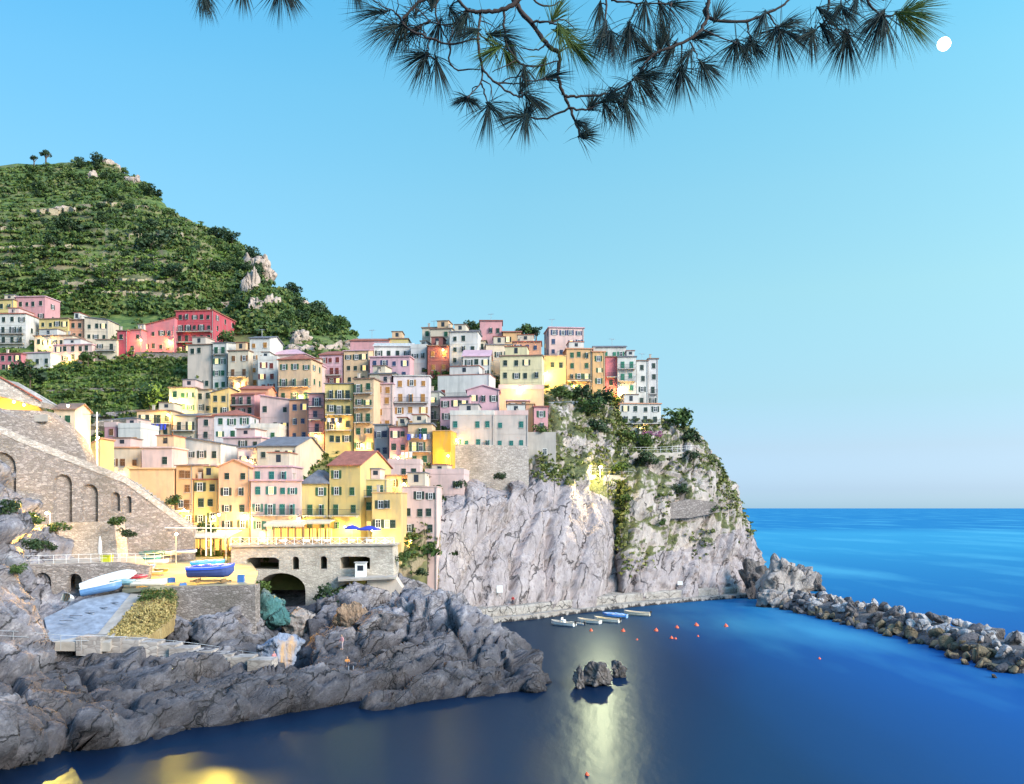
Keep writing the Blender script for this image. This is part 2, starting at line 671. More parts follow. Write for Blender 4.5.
P = HG.reshape(-1, 3)
amp = np.interp(P[:, 1], [150, 262, 300], [.2, .45, 3.2])
d = fbm(P / 38, 4, 3) * amp * 1.3 + fbm(P / 9, 3, 9) * amp * .35
P = P + hn.reshape(-1, 3) * d[:, None]
# terraces
step = 5.0
zz = P[:, 2] + 1.2 * vnoise(P / 40, 5)
fr = zz / step - np.floor(zz / step)
tz = step * (np.floor(zz / step) + np.clip(fr / .4, 0, 1) * .93 + .07 * fr) - 1.2 * vnoise(P / 40, 5)
pxs = np.repeat(hx[None, :], nvh + 3, 0).ravel()
tw = np.clip((245 - pxs) / 50, 0, 1) * np.clip((P[:, 2] - 82) / 10, 0, 1) * np.clip((165 - P[:, 2]) / 30, 0, 1)
P[:, 2] = P[:, 2] * (1 - tw) + tz * tw
HG = P.reshape(HG.shape)

M_hill, t, b = _mat('hillside_ground')
p = geo_pos(t)
n1 = noise(t, p, .045, 5)
n2 = noise(t, p, .4, 5)
gz = t.nodes.new('ShaderNodeNewGeometry')
spn = t.nodes.new('ShaderNodeSeparateXYZ')
t.links.new(gz.outputs['True Normal'], spn.inputs[0])
c = ramp(t, n2, [(.3, (.03, .055, .016)), (.5, (.07, .12, .022)), (.7, (.16, .19, .045))])
c = mix(t, c, (.24, .19, .085), ramp(t, n1, [(.5, (0, 0, 0)), (.68, (.75, .75, .75))]))
soil = ramp(t, n2, [(.3, (.12, .085, .055)), (.55, (.25, .19, .12)), (.75, (.36, .30, .22))])
c = mix(t, c, soil, ramp(t, spn.outputs['Z'], [(.45, (.9, .9, .9)), (.72, (0, 0, 0))]))
t.links.new(c, b.inputs['Base Color'])
b.inputs['Roughness'].default_value = .95
bump(t, b, n2, .6, .6)
tag(link('hillside', mesh_np('hillside', HG.reshape(-1, 3), grid_faces(nvh + 3, len(hx)), M_hill, True)), kind='structure')


def hill_at(px, py):
    """point of the hill sheet seen at a picture point"""
    j = int(np.clip(round((px + 260) / 3), 0, len(hx) - 1))
    col = HG[:nvh, j]
    rows = HOR - (col[:, 2] - H) / col[:, 1] * F
    k = int(np.argmin(np.abs(rows - py)))
    return Vector(col[k])


# the headland cliff
cl = [
    [(385, 640, 142), (435, 640, 150), (480, 640, 160), (540, 634, 168), (590, 627, 176), (606, 622, 181), (617, 619, 190), (630, 620, 186), (680, 612, 194), (720, 610, 200), (748, 607, 206), (762, 604, 214), (757, 598, 230), (735, 590, 262)],
    [(390, 602, 143), (435, 608, 151), (480, 608, 160), (540, 606, 168), (590, 602, 176), (606, 600, 181), (617, 598, 190), (630, 598, 186), (680, 592, 194), (720, 588, 200), (750, 585, 206), (761, 580, 215), (758, 575, 231), (735, 570, 262)],
    [(394, 572, 144), (437, 566, 153), (485, 565, 163), (540, 562, 171), (590, 560, 178), (606, 560, 183), (617, 560, 192), (630, 560, 189), (680, 555, 197), (722, 550, 203), (746, 548, 209), (755, 550, 217), (752, 555, 232), (730, 560, 262)],
    [(398, 552, 148), (443, 520, 158), (490, 520, 167), (540, 520, 175), (590, 520, 182), (606, 520, 187), (617, 520, 195), (630, 520, 193), (675, 515, 200), (712, 510, 206), (733, 508, 212), (742, 515, 220), (740, 530, 234), (725, 545, 264)],
    [(416, 528, 153), (460, 506, 163), (497, 502, 169), (540, 484, 179), (585, 495, 186), (606, 500, 190), (617, 498, 196), (630, 490, 196), (672, 480, 204), (702, 470, 209), (720, 474, 215), (730, 488, 222), (728, 510, 236), (715, 530, 265)],
    [(442, 496, 166), (472, 490, 172), (502, 488, 176), (540, 468, 184), (585, 468, 192), (606, 468, 197), (618, 468, 201), (630, 462, 203), (668, 452, 209), (692, 444, 213), (706, 450, 218), (714, 465, 226), (712, 490, 238), (700, 515, 266)],
    [(452, 482, 184), (480, 474, 189), (508, 470, 191), (545, 425, 197), (585, 422, 204), (606, 428, 207), (618, 430, 210), (635, 428, 213), (665, 424, 217), (682, 428, 220), (692, 436, 226), (698, 450, 232), (696, 470, 242), (690, 500, 268)],
    [(455, 450, 196), (480, 440, 200), (505, 435, 203), (545, 390, 212), (585, 388, 219), (606, 400, 219), (618, 410, 221), (635, 418, 222), (660, 420, 224), (672, 424, 228), (680, 432, 232), (684, 446, 238), (684, 470, 246), (680, 490, 270)],
]
CG = np.array([[W(*q) for q in r] for r in cl])
CG = catmull(CG, 190)
CG = catmull(CG.transpose(1, 0, 2), 330).transpose(1, 0, 2)
cn = grid_normals(CG)
P = CG.reshape(-1, 3)
pxc = CX + P[:, 0] / P[:, 1] * F
A = R(66)
s_ = P[:, 0] * math.sin(A) - P[:, 2] * math.cos(A) + .25 * P[:, 1]
a_ = P[:, 0] * math.cos(A) + P[:, 2] * math.sin(A)
warp = 1.8 * vnoise(P / 14, 21) + .5 * vnoise(P / 4, 22)
s_ = s_ + warp
SP = np.stack([s_, a_ * .11, P[:, 1] * .25], 1)
F1, F2, hs, vv = voro(SP / 4.2, 31)
slab = (hs[:, 0] - .5) * 2.5 + 1.5 * (vv[:, 0] * (hs[:, 1] - .5) * 2) - .9 * (1 - np.clip((F2 - F1) / .16, 0, 1)) ** 2
F1, F2, hs, vv = voro(SP * (1, 2.5, 1) / 1.5, 37)
slab2 = (hs[:, 0] - .5) * .42 - .28 * (1 - np.clip((F2 - F1) / .2, 0, 1)) ** 2
rough = blocks(P / 2.6, 1.1, .3, 41) * 1.0 + blocks(P / 6.5, 1.1, .2, 43) * 1.6
left = np.clip((pxc - 425) / 12, 0, 1) * np.clip((622 - pxc) / 8, 0, 1)
zrow = HOR - (P[:, 2] - H) / P[:, 1] * F
upper = np.clip((478 - zrow) / 14, 0, 1)
d = (slab + slab2) * (.85 * left + .75 * (1 - left)) + rough * (.08 * left + .42 * (1 - left)) * (1 - .3 * upper) + .35 * rough * upper
d += .5 * fbm(P / 3.0, 4, 47) + 1.0 * fbm(P / 12, 2, 49)
d = d * np.clip((pxc - 395) / 25, .15, 1)
P = P - cn.reshape(-1, 3) * (-d[:, None] if cn[60, 100, 1] < 0 else d[:, None])
CG = P.reshape(CG.shape)
fz = grid_faces(*CG.shape[:2])
fc = P[fz].mean(1)
fpx = CX + fc[:, 0] / fc[:, 1] * F
fpy = HOR - (fc[:, 2] - H) / fc[:, 1] * F
fw = 5 * vnoise(fc / 3, 77)
gm = ((fpy + fw < np.interp(fpx, [380, 425, 440, 470, 520, 560, 610, 622, 700, 740, 770], [590, 560, 470, 462, 470, 478, 500, 560, 545, 525, 520])) | (fpx + fw < 432)).astype(int)
M_earth = rockmat('earth_slope', (.40, .31, .19), (.25, .19, .11), (.10, .08, .045), green=.10, wet_shade=False)
gm = np.where(fpx + fw < 436, 2, gm)
tag(link('cliff_terrain', mesh_np('cliff_terrain', P, fz, [M_cliff, M_cliffg, M_earth], False, gm)), kind='structure')


def cliff_at(px, py):
    rows = HOR - (CG[:, :, 2] - H) / CG[:, :, 1] * F
    cols = CX + CG[:, :, 0] / CG[:, :, 1] * F
    d = (rows - py) ** 2 + (cols - px) ** 2 + np.where(CG[:, :, 1] > 226 + np.clip(px - 700, 0, 20), 400, 0)
    k = np.unravel_index(np.argmin(d), d.shape)
    return Vector(CG[k])


# the shore rocks in front: a height field through surveyed points
def s0(px, py, z):
    Y = YZ(py, z)
    return ((px - CX) / F * Y, Y, z)


def sY(px, py, Y):
    return tuple(W(px, py, Y))


def sX(px, Y, z):
    return ((px - CX) / F * Y, Y, z)


wl = [(-120, 806), (-50, 784), (0, 771), (60, 757), (130, 739), (200, 728), (280, 717), (360, 706), (430, 699), (480, 695), (515, 690), (545, 684)]
ctl = [s0(x, y, .1) for x, y in wl]
ctl += [(sx, sy - 3.5, -3.0) for sx, sy, _ in ctl]
ctl += [(sx * .98, sy + 2.2, 1.7) for sx, sy, _ in ctl[:11]]
back = [(549, 104, -.2), (541, 109, -.2), (527, 116, -.2), (508, 124, -.2), (492, 132, -.2), (478, 140, -.3), (470, 148, -.3)]
ctl += [sX(*q) for q in back] + [sX(x + 14, Y + 1, -3.5) for x, Y, z in back]
ctl += [(x, y, -4) for x, y in ((-80, 48), (-50, 50), (-20, 60), (0, 75), (8, 85), (14, 96), (16, 110), (10, 128), (5, 150), (16, 150), (16, 70), (-95, 50))]
ctl += [sY(*q) for q in ((532, 661, 103.5), (517, 641, 106), (503, 628, 109), (487, 616, 112), (470, 606, 115), (455, 597, 117), (440, 592, 118), (424, 588, 120), (405, 590, 121),
                         (386, 596, 121), (370, 604, 120), (350, 611, 119), (335, 618, 118),
                         (440, 642, 109), (472, 650, 105), (500, 662, 102), (400, 650, 108), (378, 632, 114), (350, 650, 109), (348, 682, 99.5), (300, 690, 97.5), (300, 672, 102),
                         (250, 690, 94), (255, 668, 102.5), (200, 700, 88.5), (150, 692, 89), (100, 712, 81.5), (60, 648, 99), (120, 652, 100), (180, 656, 102), (235, 664, 104),
                         (160, 642, 110), (200, 640, 110), (250, 640, 112), (175, 615, 112), (215, 605, 114), (250, 600, 114),
                         (0, 600, 99), (0, 560, 108), (30, 612, 99), (40, 644, 95), (0, 642, 91), (0, 692, 83), (50, 700, 84), (62, 668, 93), (105, 674, 93), (-90, 600, 92), (-90, 700, 79), (-150, 650, 82),
                         (0, 505, 115), (8, 512, 113), (-90, 500, 108), (-150, 560, 100), (10, 575, 106), (-60, 540, 103), (0, 470, 120), (-100, 440, 120))]
ctl += [sX(38, 116.5, 12.6), sX(30, 111, 7.9), sX(18, 108, 8.8), sX(40, 108.5, 7.4), sX(66, 110, 7.9), sX(28, 105, 7.8), sX(60, 112.5, 8.2), sX(110, 112, 8.2), sX(120, 116, 9.4), sX(150, 116, 9.6), sX(200, 116, 9.9), sX(245, 116, 9.7), sX(150, 130, 10.6), sX(200, 132, 10.8), sX(240, 132, 10.6),
        sX(170, 146, 11.4), sX(220, 146, 11.4), sX(45, 103, 5.0), sX(100, 103, 4.8), sX(8, 116, 19.5), sX(22, 118, 18), sX(38, 119, 16), sX(50, 119.5, 13.5), sX(66, 122, 12.5), sX(100, 128, 12.5), sX(60, 140, 14), sX(-40, 130, 16), sX(-120, 140, 20),
        sX(268, 130, 2.6), sX(300, 132, 2.8), sX(275, 120, 1.6), sX(290, 113, .8), sX(270, 113.5, 1.0), sX(285, 107, .5), sX(315, 122, 2.2), sX(325, 132, 6.0), sX(262, 142, 4.6), sX(300, 144, 5.2), sX(330, 140, 7.2), sX(380, 138, 8.4),
        sX(400, 143, 9.5), sX(425, 147, 8.0), sX(445, 146, 5.0), sX(455, 140, 5.0), sX(250, 150, 8), sX(320, 151, 9), sX(360, 150, 10), sX(385, 130, 6.2), sX(420, 131, 6.8), sX(445, 126, 5.6), sX(400, 137, 7.6)]
ctl = np.array(ctl)
xy = ctl[:, :2]
Dm = np.linalg.norm(xy[:, None] - xy[None], axis=2)
wts = np.linalg.solve(Dm + np.eye(len(xy)) * .02, ctl[:, 2] - 2.0)


def shore_z(q):
    out = np.zeros(len(q))
    for i in range(0, len(q), 4000):
        out[i:i + 4000] = np.linalg.norm(q[i:i + 4000, None] - xy[None], axis=2) @ wts
    return out + 2.0


gx = np.arange(-96, 18.01, .3)
gy = np.arange(46, 153.01, .3)
XX, YY = np.meshgrid(gx, gy)
q = np.stack([XX.ravel(), YY.ravel()], 1)
zb = shore_z(q)
P = np.stack([q[:, 0], q[:, 1], zb], 1)
SG = P.reshape(len(gy), len(gx), 3)
sn = grid_normals(SG)
sn = sn * np.sign(sn[:, :, 2:3])
pxs = CX + P[:, 0] / P[:, 1] * F
# right-hand ledge: beds dipping to the lower left; left mass: big rounded blocks
Ang = R(38)
L = np.stack([P[:, 0] * math.cos(Ang) + P[:, 2] * 1.2 * math.sin(Ang), (-P[:, 0] * math.sin(Ang) + P[:, 2] * math.cos(Ang)) * 2.6 + P[:, 1] * .5, P[:, 1] * .8], 1)
wv = np.stack([vnoise(P / 5, 61), vnoise(P / 5, 62), vnoise(P / 5, 63)], 1)
al, ac = (P[:, 0] + P[:, 1]) * .7071, (P[:, 0] - P[:, 1]) * .7071
L = np.stack([al * .24, ac + P[:, 2] * .5, P[:, 2] * .7], 1) + wv * (.5, 1.1, .6)
bA = blocks(L / 4.4, 1.3, .9, 71) * 1.9 + blocks(L * (1.5, 1, 1) / 1.7, 1.3, .6, 73) * .85 + blocks((P + wv) / 1.5, 1.1, .4, 74) * .27
bB = blocks((P * (1, 1, 1.3) + wv * 2.4) / 8.5, 1.1, .8, 75) * 2.7 + blocks((P + wv * 1.4) / 3.0, 1.2, .6, 76) * .75 + blocks((P + wv) / 1.3, 1.1, .4, 77) * .22
wB = np.clip((190 - pxs) / 80, 0, 1)
d = bA * (1 - wB) + bB * wB + .22 * fbm(P / 1.6, 4, 78) + .05 * fbm(P / .5, 2, 79)
# quiet under the built ground and far below water
flat = np.ones(len(P))
for (x0, x1, y0, y1) in ((60, 262, 113, 153), (262, 400, 137, 153), (45, 130, 99, 116)):
    ins = np.clip((pxs - x0) / 8, 0, 1) * np.clip((x1 - pxs) / 8, 0, 1) * np.clip((P[:, 1] - y0) / 2, 0, 1) * np.clip((y1 - P[:, 1]) / 2, 0, 1)
    flat = np.minimum(flat, 1 - .93 * ins)
d = d - 1.0 * np.clip((pxs - 250) / 60, 0, 1) * np.clip((zb - 3) / 3, 0, 1) + .55 * np.clip((2.2 - np.abs(zb - 1.6)) / 2, 0, 1)
d = d - 3.4 * np.exp(-((pxs - 294) / 32) ** 2) * np.exp(-((P[:, 1] - 117) / 8) ** 2)
d *= flat
P = P + sn.reshape(-1, 3) * d[:, None] * np.array((.9, .9, .9))
P[:, 2] = np.where(zb < -1, np.minimum(P[:, 2], -.3), P[:, 2])
P[:, 2] -= (1 - flat) * .5
SG = P.reshape(SG.shape)
fz = grid_faces(len(gy), len(gx))
keep = ~((P[fz][:, :, 2] < -2.5).all(1))
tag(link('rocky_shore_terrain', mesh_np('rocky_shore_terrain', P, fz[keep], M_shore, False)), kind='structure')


def shore_at(px, Y):
    x = (px - CX) / F * Y
    i = int(np.clip(round((Y - 46) / .3), 0, len(gy) - 1))
    j = int(np.clip(round((x + 96) / .3), 0, len(gx) - 1))
    return Vector(SG[i, j])


# the sea: clear blue outside, cliff shade and reflection painted dark in the harbour
M_sea, t, b = _mat('sea_water')
p = geo_pos(t)
sx = t.nodes.new('ShaderNodeSeparateXYZ')
t.links.new(p, sx.inputs[0])
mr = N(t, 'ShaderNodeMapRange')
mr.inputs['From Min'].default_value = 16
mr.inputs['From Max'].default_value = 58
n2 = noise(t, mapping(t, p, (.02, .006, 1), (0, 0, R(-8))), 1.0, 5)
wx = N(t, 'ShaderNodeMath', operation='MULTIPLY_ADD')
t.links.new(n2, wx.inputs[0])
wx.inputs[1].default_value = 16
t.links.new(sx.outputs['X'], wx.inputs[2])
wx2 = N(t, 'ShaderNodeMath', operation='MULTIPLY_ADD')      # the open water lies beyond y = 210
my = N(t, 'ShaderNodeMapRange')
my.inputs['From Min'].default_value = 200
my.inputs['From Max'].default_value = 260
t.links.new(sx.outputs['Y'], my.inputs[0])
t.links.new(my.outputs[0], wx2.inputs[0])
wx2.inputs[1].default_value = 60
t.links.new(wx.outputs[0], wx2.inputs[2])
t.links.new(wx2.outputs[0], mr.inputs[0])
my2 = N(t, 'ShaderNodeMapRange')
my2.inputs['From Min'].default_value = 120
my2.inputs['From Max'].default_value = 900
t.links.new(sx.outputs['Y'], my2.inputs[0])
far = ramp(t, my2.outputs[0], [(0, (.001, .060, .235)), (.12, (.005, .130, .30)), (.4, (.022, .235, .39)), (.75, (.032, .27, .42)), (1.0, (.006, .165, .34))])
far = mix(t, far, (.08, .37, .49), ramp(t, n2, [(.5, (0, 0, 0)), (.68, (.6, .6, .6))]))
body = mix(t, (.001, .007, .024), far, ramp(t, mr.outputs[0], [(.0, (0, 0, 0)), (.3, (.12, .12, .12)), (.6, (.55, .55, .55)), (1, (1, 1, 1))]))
df = t.nodes.new('ShaderNodeBsdfDiffuse')
t.links.new(body, df.inputs['Color'])
gl = t.nodes.new('ShaderNodeBsdfGlossy')
gl.inputs['Color'].default_value = (.52, .75, 1.0, 1)
gl.inputs['Roughness'].default_value = .31
fr = N(t, 'ShaderNodeFresnel', IOR=1.33)
mn = N(t, 'ShaderNodeMath', operation='MINIMUM')
t.links.new(fr.outputs[0], mn.inputs[0])
mn.inputs[1].default_value = .12
mxs = t.nodes.new('ShaderNodeMixShader')
t.links.new(mn.outputs[0], mxs.inputs[0])
t.links.new(df.outputs[0], mxs.inputs[1])
t.links.new(gl.outputs[0], mxs.inputs[2])
t.links.new(mxs.outputs[0], [n for n in t.nodes if n.type == 'OUTPUT_MATERIAL'][0].inputs[0])
t.nodes.remove(b)
n1 = noise(t, mapping(t, p, (.45, .18, 1), (0, 0, R(12))), 1.0, 4)
bp = N(t, 'ShaderNodeBump', Strength=.25, Distance=.25)
t.links.new(n1, bp.inputs['Height'])
t.links.new(bp.outputs[0], gl.inputs['Normal'])
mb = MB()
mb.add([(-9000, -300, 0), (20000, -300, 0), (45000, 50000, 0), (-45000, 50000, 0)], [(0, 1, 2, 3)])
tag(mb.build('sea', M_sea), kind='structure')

# ------------------------------------------------------------------ quay, breakwater
quay = [(466, 632, 149), (480, 627, 152), (500, 622, 158), (530, 620, 162), (560, 616, 168), (600, 610.5, 176), (640, 606, 184), (690, 601.5, 193), (735, 599, 200), (752, 598, 204), (768, 597, 208)]
qp = catmull(np.array([((x - CX) / F * Y, Y) for x, y, Y in quay]), 60)
tg = np.gradient(qp, axis=0)
tg /= np.linalg.norm(tg, axis=1, keepdims=True)
nr = np.stack([tg[:, 1], -tg[:, 0]], 1)      # towards the water
nr *= np.sign((nr[:, 1:2] * -1).sum())


def strip(name, prof, mat, kind, p=qp, nrm=nr):
    """sweep a closed profile of (outward offset, z) along a plan line"""
    V = np.stack([np.concatenate([p + nrm * o, np.full((len(p), 1), z)], 1) for o, z in prof], 1)
    k = len(prof)
    fs = [(i * k + a, i * k + (a + 1) % k, (i + 1) * k + (a + 1) % k, (i + 1) * k + a) for i in range(len(p) - 1) for a in range(k)]
    fs += [tuple(range(k)), tuple((len(p) - 1) * k + a for a in reversed(range(k)))]
    o = link(name, mesh_np(name, V.reshape(-1, 3), fs, mat))
    return tag(o, kind=kind) if kind else o


M_quay = rockmat('quay_stone', (.46, .42, .38), (.34, .305, .275), (.16, .14, .125), (0, 0, 0), (1, 1, 1), sc1=.7)
strip('quay_pavement', [(.9, -2), (.9, .75), (0, .78), (-1.6, .8), (-1.6, -2)], M_quay, 'structure')
o = strip('quay_wall', [(-1.6, .3), (-1.65, 2.0), (-1.8, 2.35), (-7, 2.5), (-7, .3)], M_quay, None)
tag(o, 'long curved stone quay wall along the foot of the cliff', 'quay wall')

# ------------------------------------------------------------------ houses
COL = dict(yellow=(.72, .55, .22), ochre=(.71, .50, .20), gold=(.74, .42, .04), paley=(.74, .64, .38), salmon=(.68, .34, .21), pink=(.66, .33, .34), lpink=(.70, .50, .46),
           white=(.67, .64, .59), cream=(.70, .58, .44), red=(.55, .075, .10), redpink=(.62, .20, .23), brick=(.34, .105, .085), peach=(.74, .50, .30), lilac=(.62, .53, .60),
           grey=(.36, .36, .38), orange=(.72, .43, .21), beige=(.62, .52, .44), rose=(.66, .40, .45))
RC = dict(terra=(.36, .12, .08), slate=(.17, .17, .19), rose=(.42, .22, .19), brown=(.24, .15, .11))
SH = dict(green=(.02, .10, .05), teal=(.02, .16, .14), dark=(.02, .045, .035), blue=(.03, .06, .14), brown=(.22, .10, .04), orange=(.42, .20, .05), red=(.20, .04, .03), navy=(.03, .04, .09), lightgreen=(.04, .22, .14))
_me = {}


def shutter_mesh(k):
    """a louvred leaf .5 x 1.5 m, hinged on its left edge, front at y = 0"""
    if ('s', k) not in _me:
        mb = MB()
        mb.box(0, -.05, 0, .06, 0, 1.5)
        mb.box(.44, -.05, 0, .5, 0, 1.5)
        for z in (0, .71, 1.43):
            mb.box(.06, -.048, z, .44, -.002, z + .07)
        for i in range(8):
            z = .09 + i * .077
            mb.box(.06, -.035, z, .44, -.015, z + .055)
            mb.box(.06, -.035, z + .72, .44, -.015, z + .775)
        _me['s', k] = mb.mesh('shutter', plain('shutter_' + k, SH[k], .6, var=.2, scale=1.0))
    return _me['s', k]


def window_mesh(lit, frame='white'):
    key = ('w', lit, frame)
    if key not in _me:
        mb = MB()
        mb.box(-.42, -.03, .08, .42, -.012, 1.42, 1)
        for x0, x1 in ((-.5, -.41), (.41, .5), (-.03, .03)):
            mb.box(x0, -.055, 0, x1, 0, 1.5, 0)
        for z0, z1 in ((0, .08), (1.42, 1.5), (.93, .97)):
            mb.box(-.41, -.054, z0, .41, -.001, z1, 0)
        mb.box(-.62, -.14, -.09, .62, 0, -.002, 2)
        _me[key] = mb.mesh('window', [M_white if frame == 'white' else M_wood, M_lit if lit else M_glass, plain('sill_stone', (.5, .47, .44), .8)])
    return _me[key]


def balcony(p, x0, x1, z, depth=1.0, mat=None):
    """slab with an iron railing; p is the house"""
    mb = MB()
    mb.box(x0, -depth, z - .16, x1, -.01, z)
    for x in (x0 + .2, x1 - .35):
        mb.box(x, -depth * .7, z - .42, x + .15, -.01, z - .161)
    o = mb.build('balcony', mat or M_conc, p)
    mb = MB()
    for zz in (.08, .95):
        mb.box(x0 + .03, -depth + .03, z + zz, x1 - .03, -depth + .07, z + zz + .05)
        for x in (x0 + .03, x1 - .07):
            mb.box(x, -depth + .071, z + zz, x + .04, -.012, z + zz + .05)
    n = max(2, int((x1 - x0) / .18))
    for i in range(n + 1):
        x = x0 + .03 + (x1 - x0 - .1) * i / n
        mb.box(x, -depth + .035, z + .005, x + .025, -depth + .065, z + .95)
    mb.build('railing', M_iron, o)
    return o


def roof_build(p, kind, w, dp, h, mat, walls, rise=None):
    """the roof as a part; returns gable wall pieces added to the walls"""
    mb = MB()
    ov = .35
    x0, x1, y0, y1 = -w / 2, w / 2, 0, dp
    th = .16
    if kind in ('flat', 'terrace'):
        if kind == 'flat':
            mb.box(x0 - .25, y0 - .28, h + .002, x1 + .25, y1, h + .24)
        else:
            mb.box(x0 - .1, y0 - .12, h + .002, x1 + .1, y1, h + .14)
            return mb.build('roof', mat, p)
    elif kind == 'para':                  # parapet round a roof terrace
        mb.box(x0 - .06, y0 - .06, h + .002, x1 + .06, y0 + .2, h + .95)
        mb.box(x0 - .06, y0 + .201, h + .002, x0 + .2, y1, h + .95)
        mb.box(x1 - .2, y0 + .201, h + .002, x1 + .06, y1, h + .95)
        mb.box(x0 + .2, y0 + .2, h + .003, x1 - .2, y1, h + .1)
    elif kind == 'gx':                    # ridge along the front
        r = rise or dp * .22
        for (ya, yb) in ((y0 - ov, dp / 2), (y1 + ov, dp / 2)):
            s = r / (dp / 2)
            za, zb = h - ov * s, h + r
            mb.add([(x0 - .3, ya, za), (x1 + .3, ya, za), (x1 + .3, yb, zb), (x0 - .3, yb, zb),
                    (x0 - .3, ya, za + th), (x1 + .3, ya, za + th), (x1 + .3, yb, zb + th), (x0 - .3, yb, zb + th)],
                   [(0, 3, 2, 1), (4, 5, 6, 7), (0, 1, 5, 4), (1, 2, 6, 5), (2, 3, 7, 6), (3, 0, 4, 7)])
        for x in (x0, x1):
            q = .01 if x == x0 else -.01
            walls.add([(x + q, y0 + .01, h - .02), (x + q, y1 - .01, h - .02), (x + q, dp / 2, h + r - .02), (x + 20 * q, y0 + .01, h - .02), (x + 20 * q, y1 - .01, h - .02), (x + 20 * q, dp / 2, h + r - .02)],
                      [(0, 1, 2), (5, 4, 3), (0, 2, 5, 3), (1, 4, 5, 2)])
    elif kind == 'gy':                    # gable to the front
        r = rise or w * .2
        s = r / (w / 2)
        for xa in (x0 - ov, x1 + ov):
            za = h - ov * s
            mb.add([(xa, y0 - .3, za), (0, y0 - .3, h + r), (0, y1, h + r), (xa, y1, za), (xa, y0 - .3, za + th), (0, y0 - .3, h + r + th), (0, y1, h + r + th), (xa, y1, za + th)],
                   [(0, 3, 2, 1), (4, 5, 6, 7), (0, 1, 5, 4), (1, 2, 6, 5), (2, 3, 7, 6), (3, 0, 4, 7)])
        walls.add([(x0 + .01, .01, h - .02), (x1 - .01, .01, h - .02), (0, .01, h + r - .02), (x0 + .01, .2, h - .02), (x1 - .01, .2, h - .02), (0, .2, h + r - .02)],
                  [(0, 1, 2), (5, 4, 3), (0, 2, 5, 3), (1, 4, 5, 2)])
    elif kind == 'hip':
        r = rise or min(w, dp) * .2
        k = min(w, dp) / 2
        s = r / k
        e = ov
        zb = h - e * s
        A_ = [(x0 - e, y0 - e, zb), (x1 + e, y0 - e, zb), (x1 + e, y1 + e, zb), (x0 - e, y1 + e, zb)]
        if w >= dp:
            B_ = [(x0 + k, dp / 2, h + r), (x1 - k, dp / 2, h + r)]
            fs = [(0, 1, 5, 4), (1, 2, 5), (2, 3, 4, 5), (3, 0, 4)]
        else:
            B_ = [(0, k, h + r), (0, dp - k, h + r)]
            fs = [(0, 1, 4), (1, 2, 5, 4), (2, 3, 5), (3, 0, 4, 5)]
        A2 = [(a, b_, z + th) for a, b_, z in A_]
        B2 = [(a, b_, z + th) for a, b_, z in B_]
        mb.add(A2 + B2, fs)
        mb.add(A_ + A2, [(0, 3, 2, 1), (0, 1, 5, 4), (1, 2, 6, 5), (2, 3, 7, 6), (3, 0, 4, 7)])
    elif kind in ('mono', 'monoL', 'monoR'):
        r = rise or dp * .16
        za, zb, zc, zd = {'mono': (0, 0, r, r), 'monoL': (0, r, r, 0), 'monoR': (r, 0, 0, r)}[kind]   # heights over the front-left, front-right, back-right, back-left corners
        q = [(x0 - .25, y0 - .3, h + za), (x1 + .25, y0 - .3, h + zb), (x1 + .25, y1 + .2, h + zc), (x0 - .25, y1 + .2, h + zd)]
        mb.add([(a, b_, c_ + .01) for a, b_, c_ in q] + [(a, b_, c_ + .01 + th) for a, b_, c_ in q], [(0, 3, 2, 1), (4, 5, 6, 7), (0, 1, 5, 4), (1, 2, 6, 5), (2, 3, 7, 6), (3, 0, 4, 7)])
        c4 = [(x0 + .01, .01), (x1 - .01, .01), (x1 - .01, y1 - .01), (x0 + .01, y1 - .01)]
        walls.add([(a, b_, h - .02) for a, b_ in c4] + [(a, b_, h - .005 + zz) for (a, b_), zz in zip(c4, (za, zb, zc, zd))],
                  [(4, 5, 6, 7), (0, 1, 5, 4), (1, 2, 6, 5), (2, 3, 7, 6), (3, 0, 4, 7)])
    return mb.build('roof', mat, p)


HOUSES = []


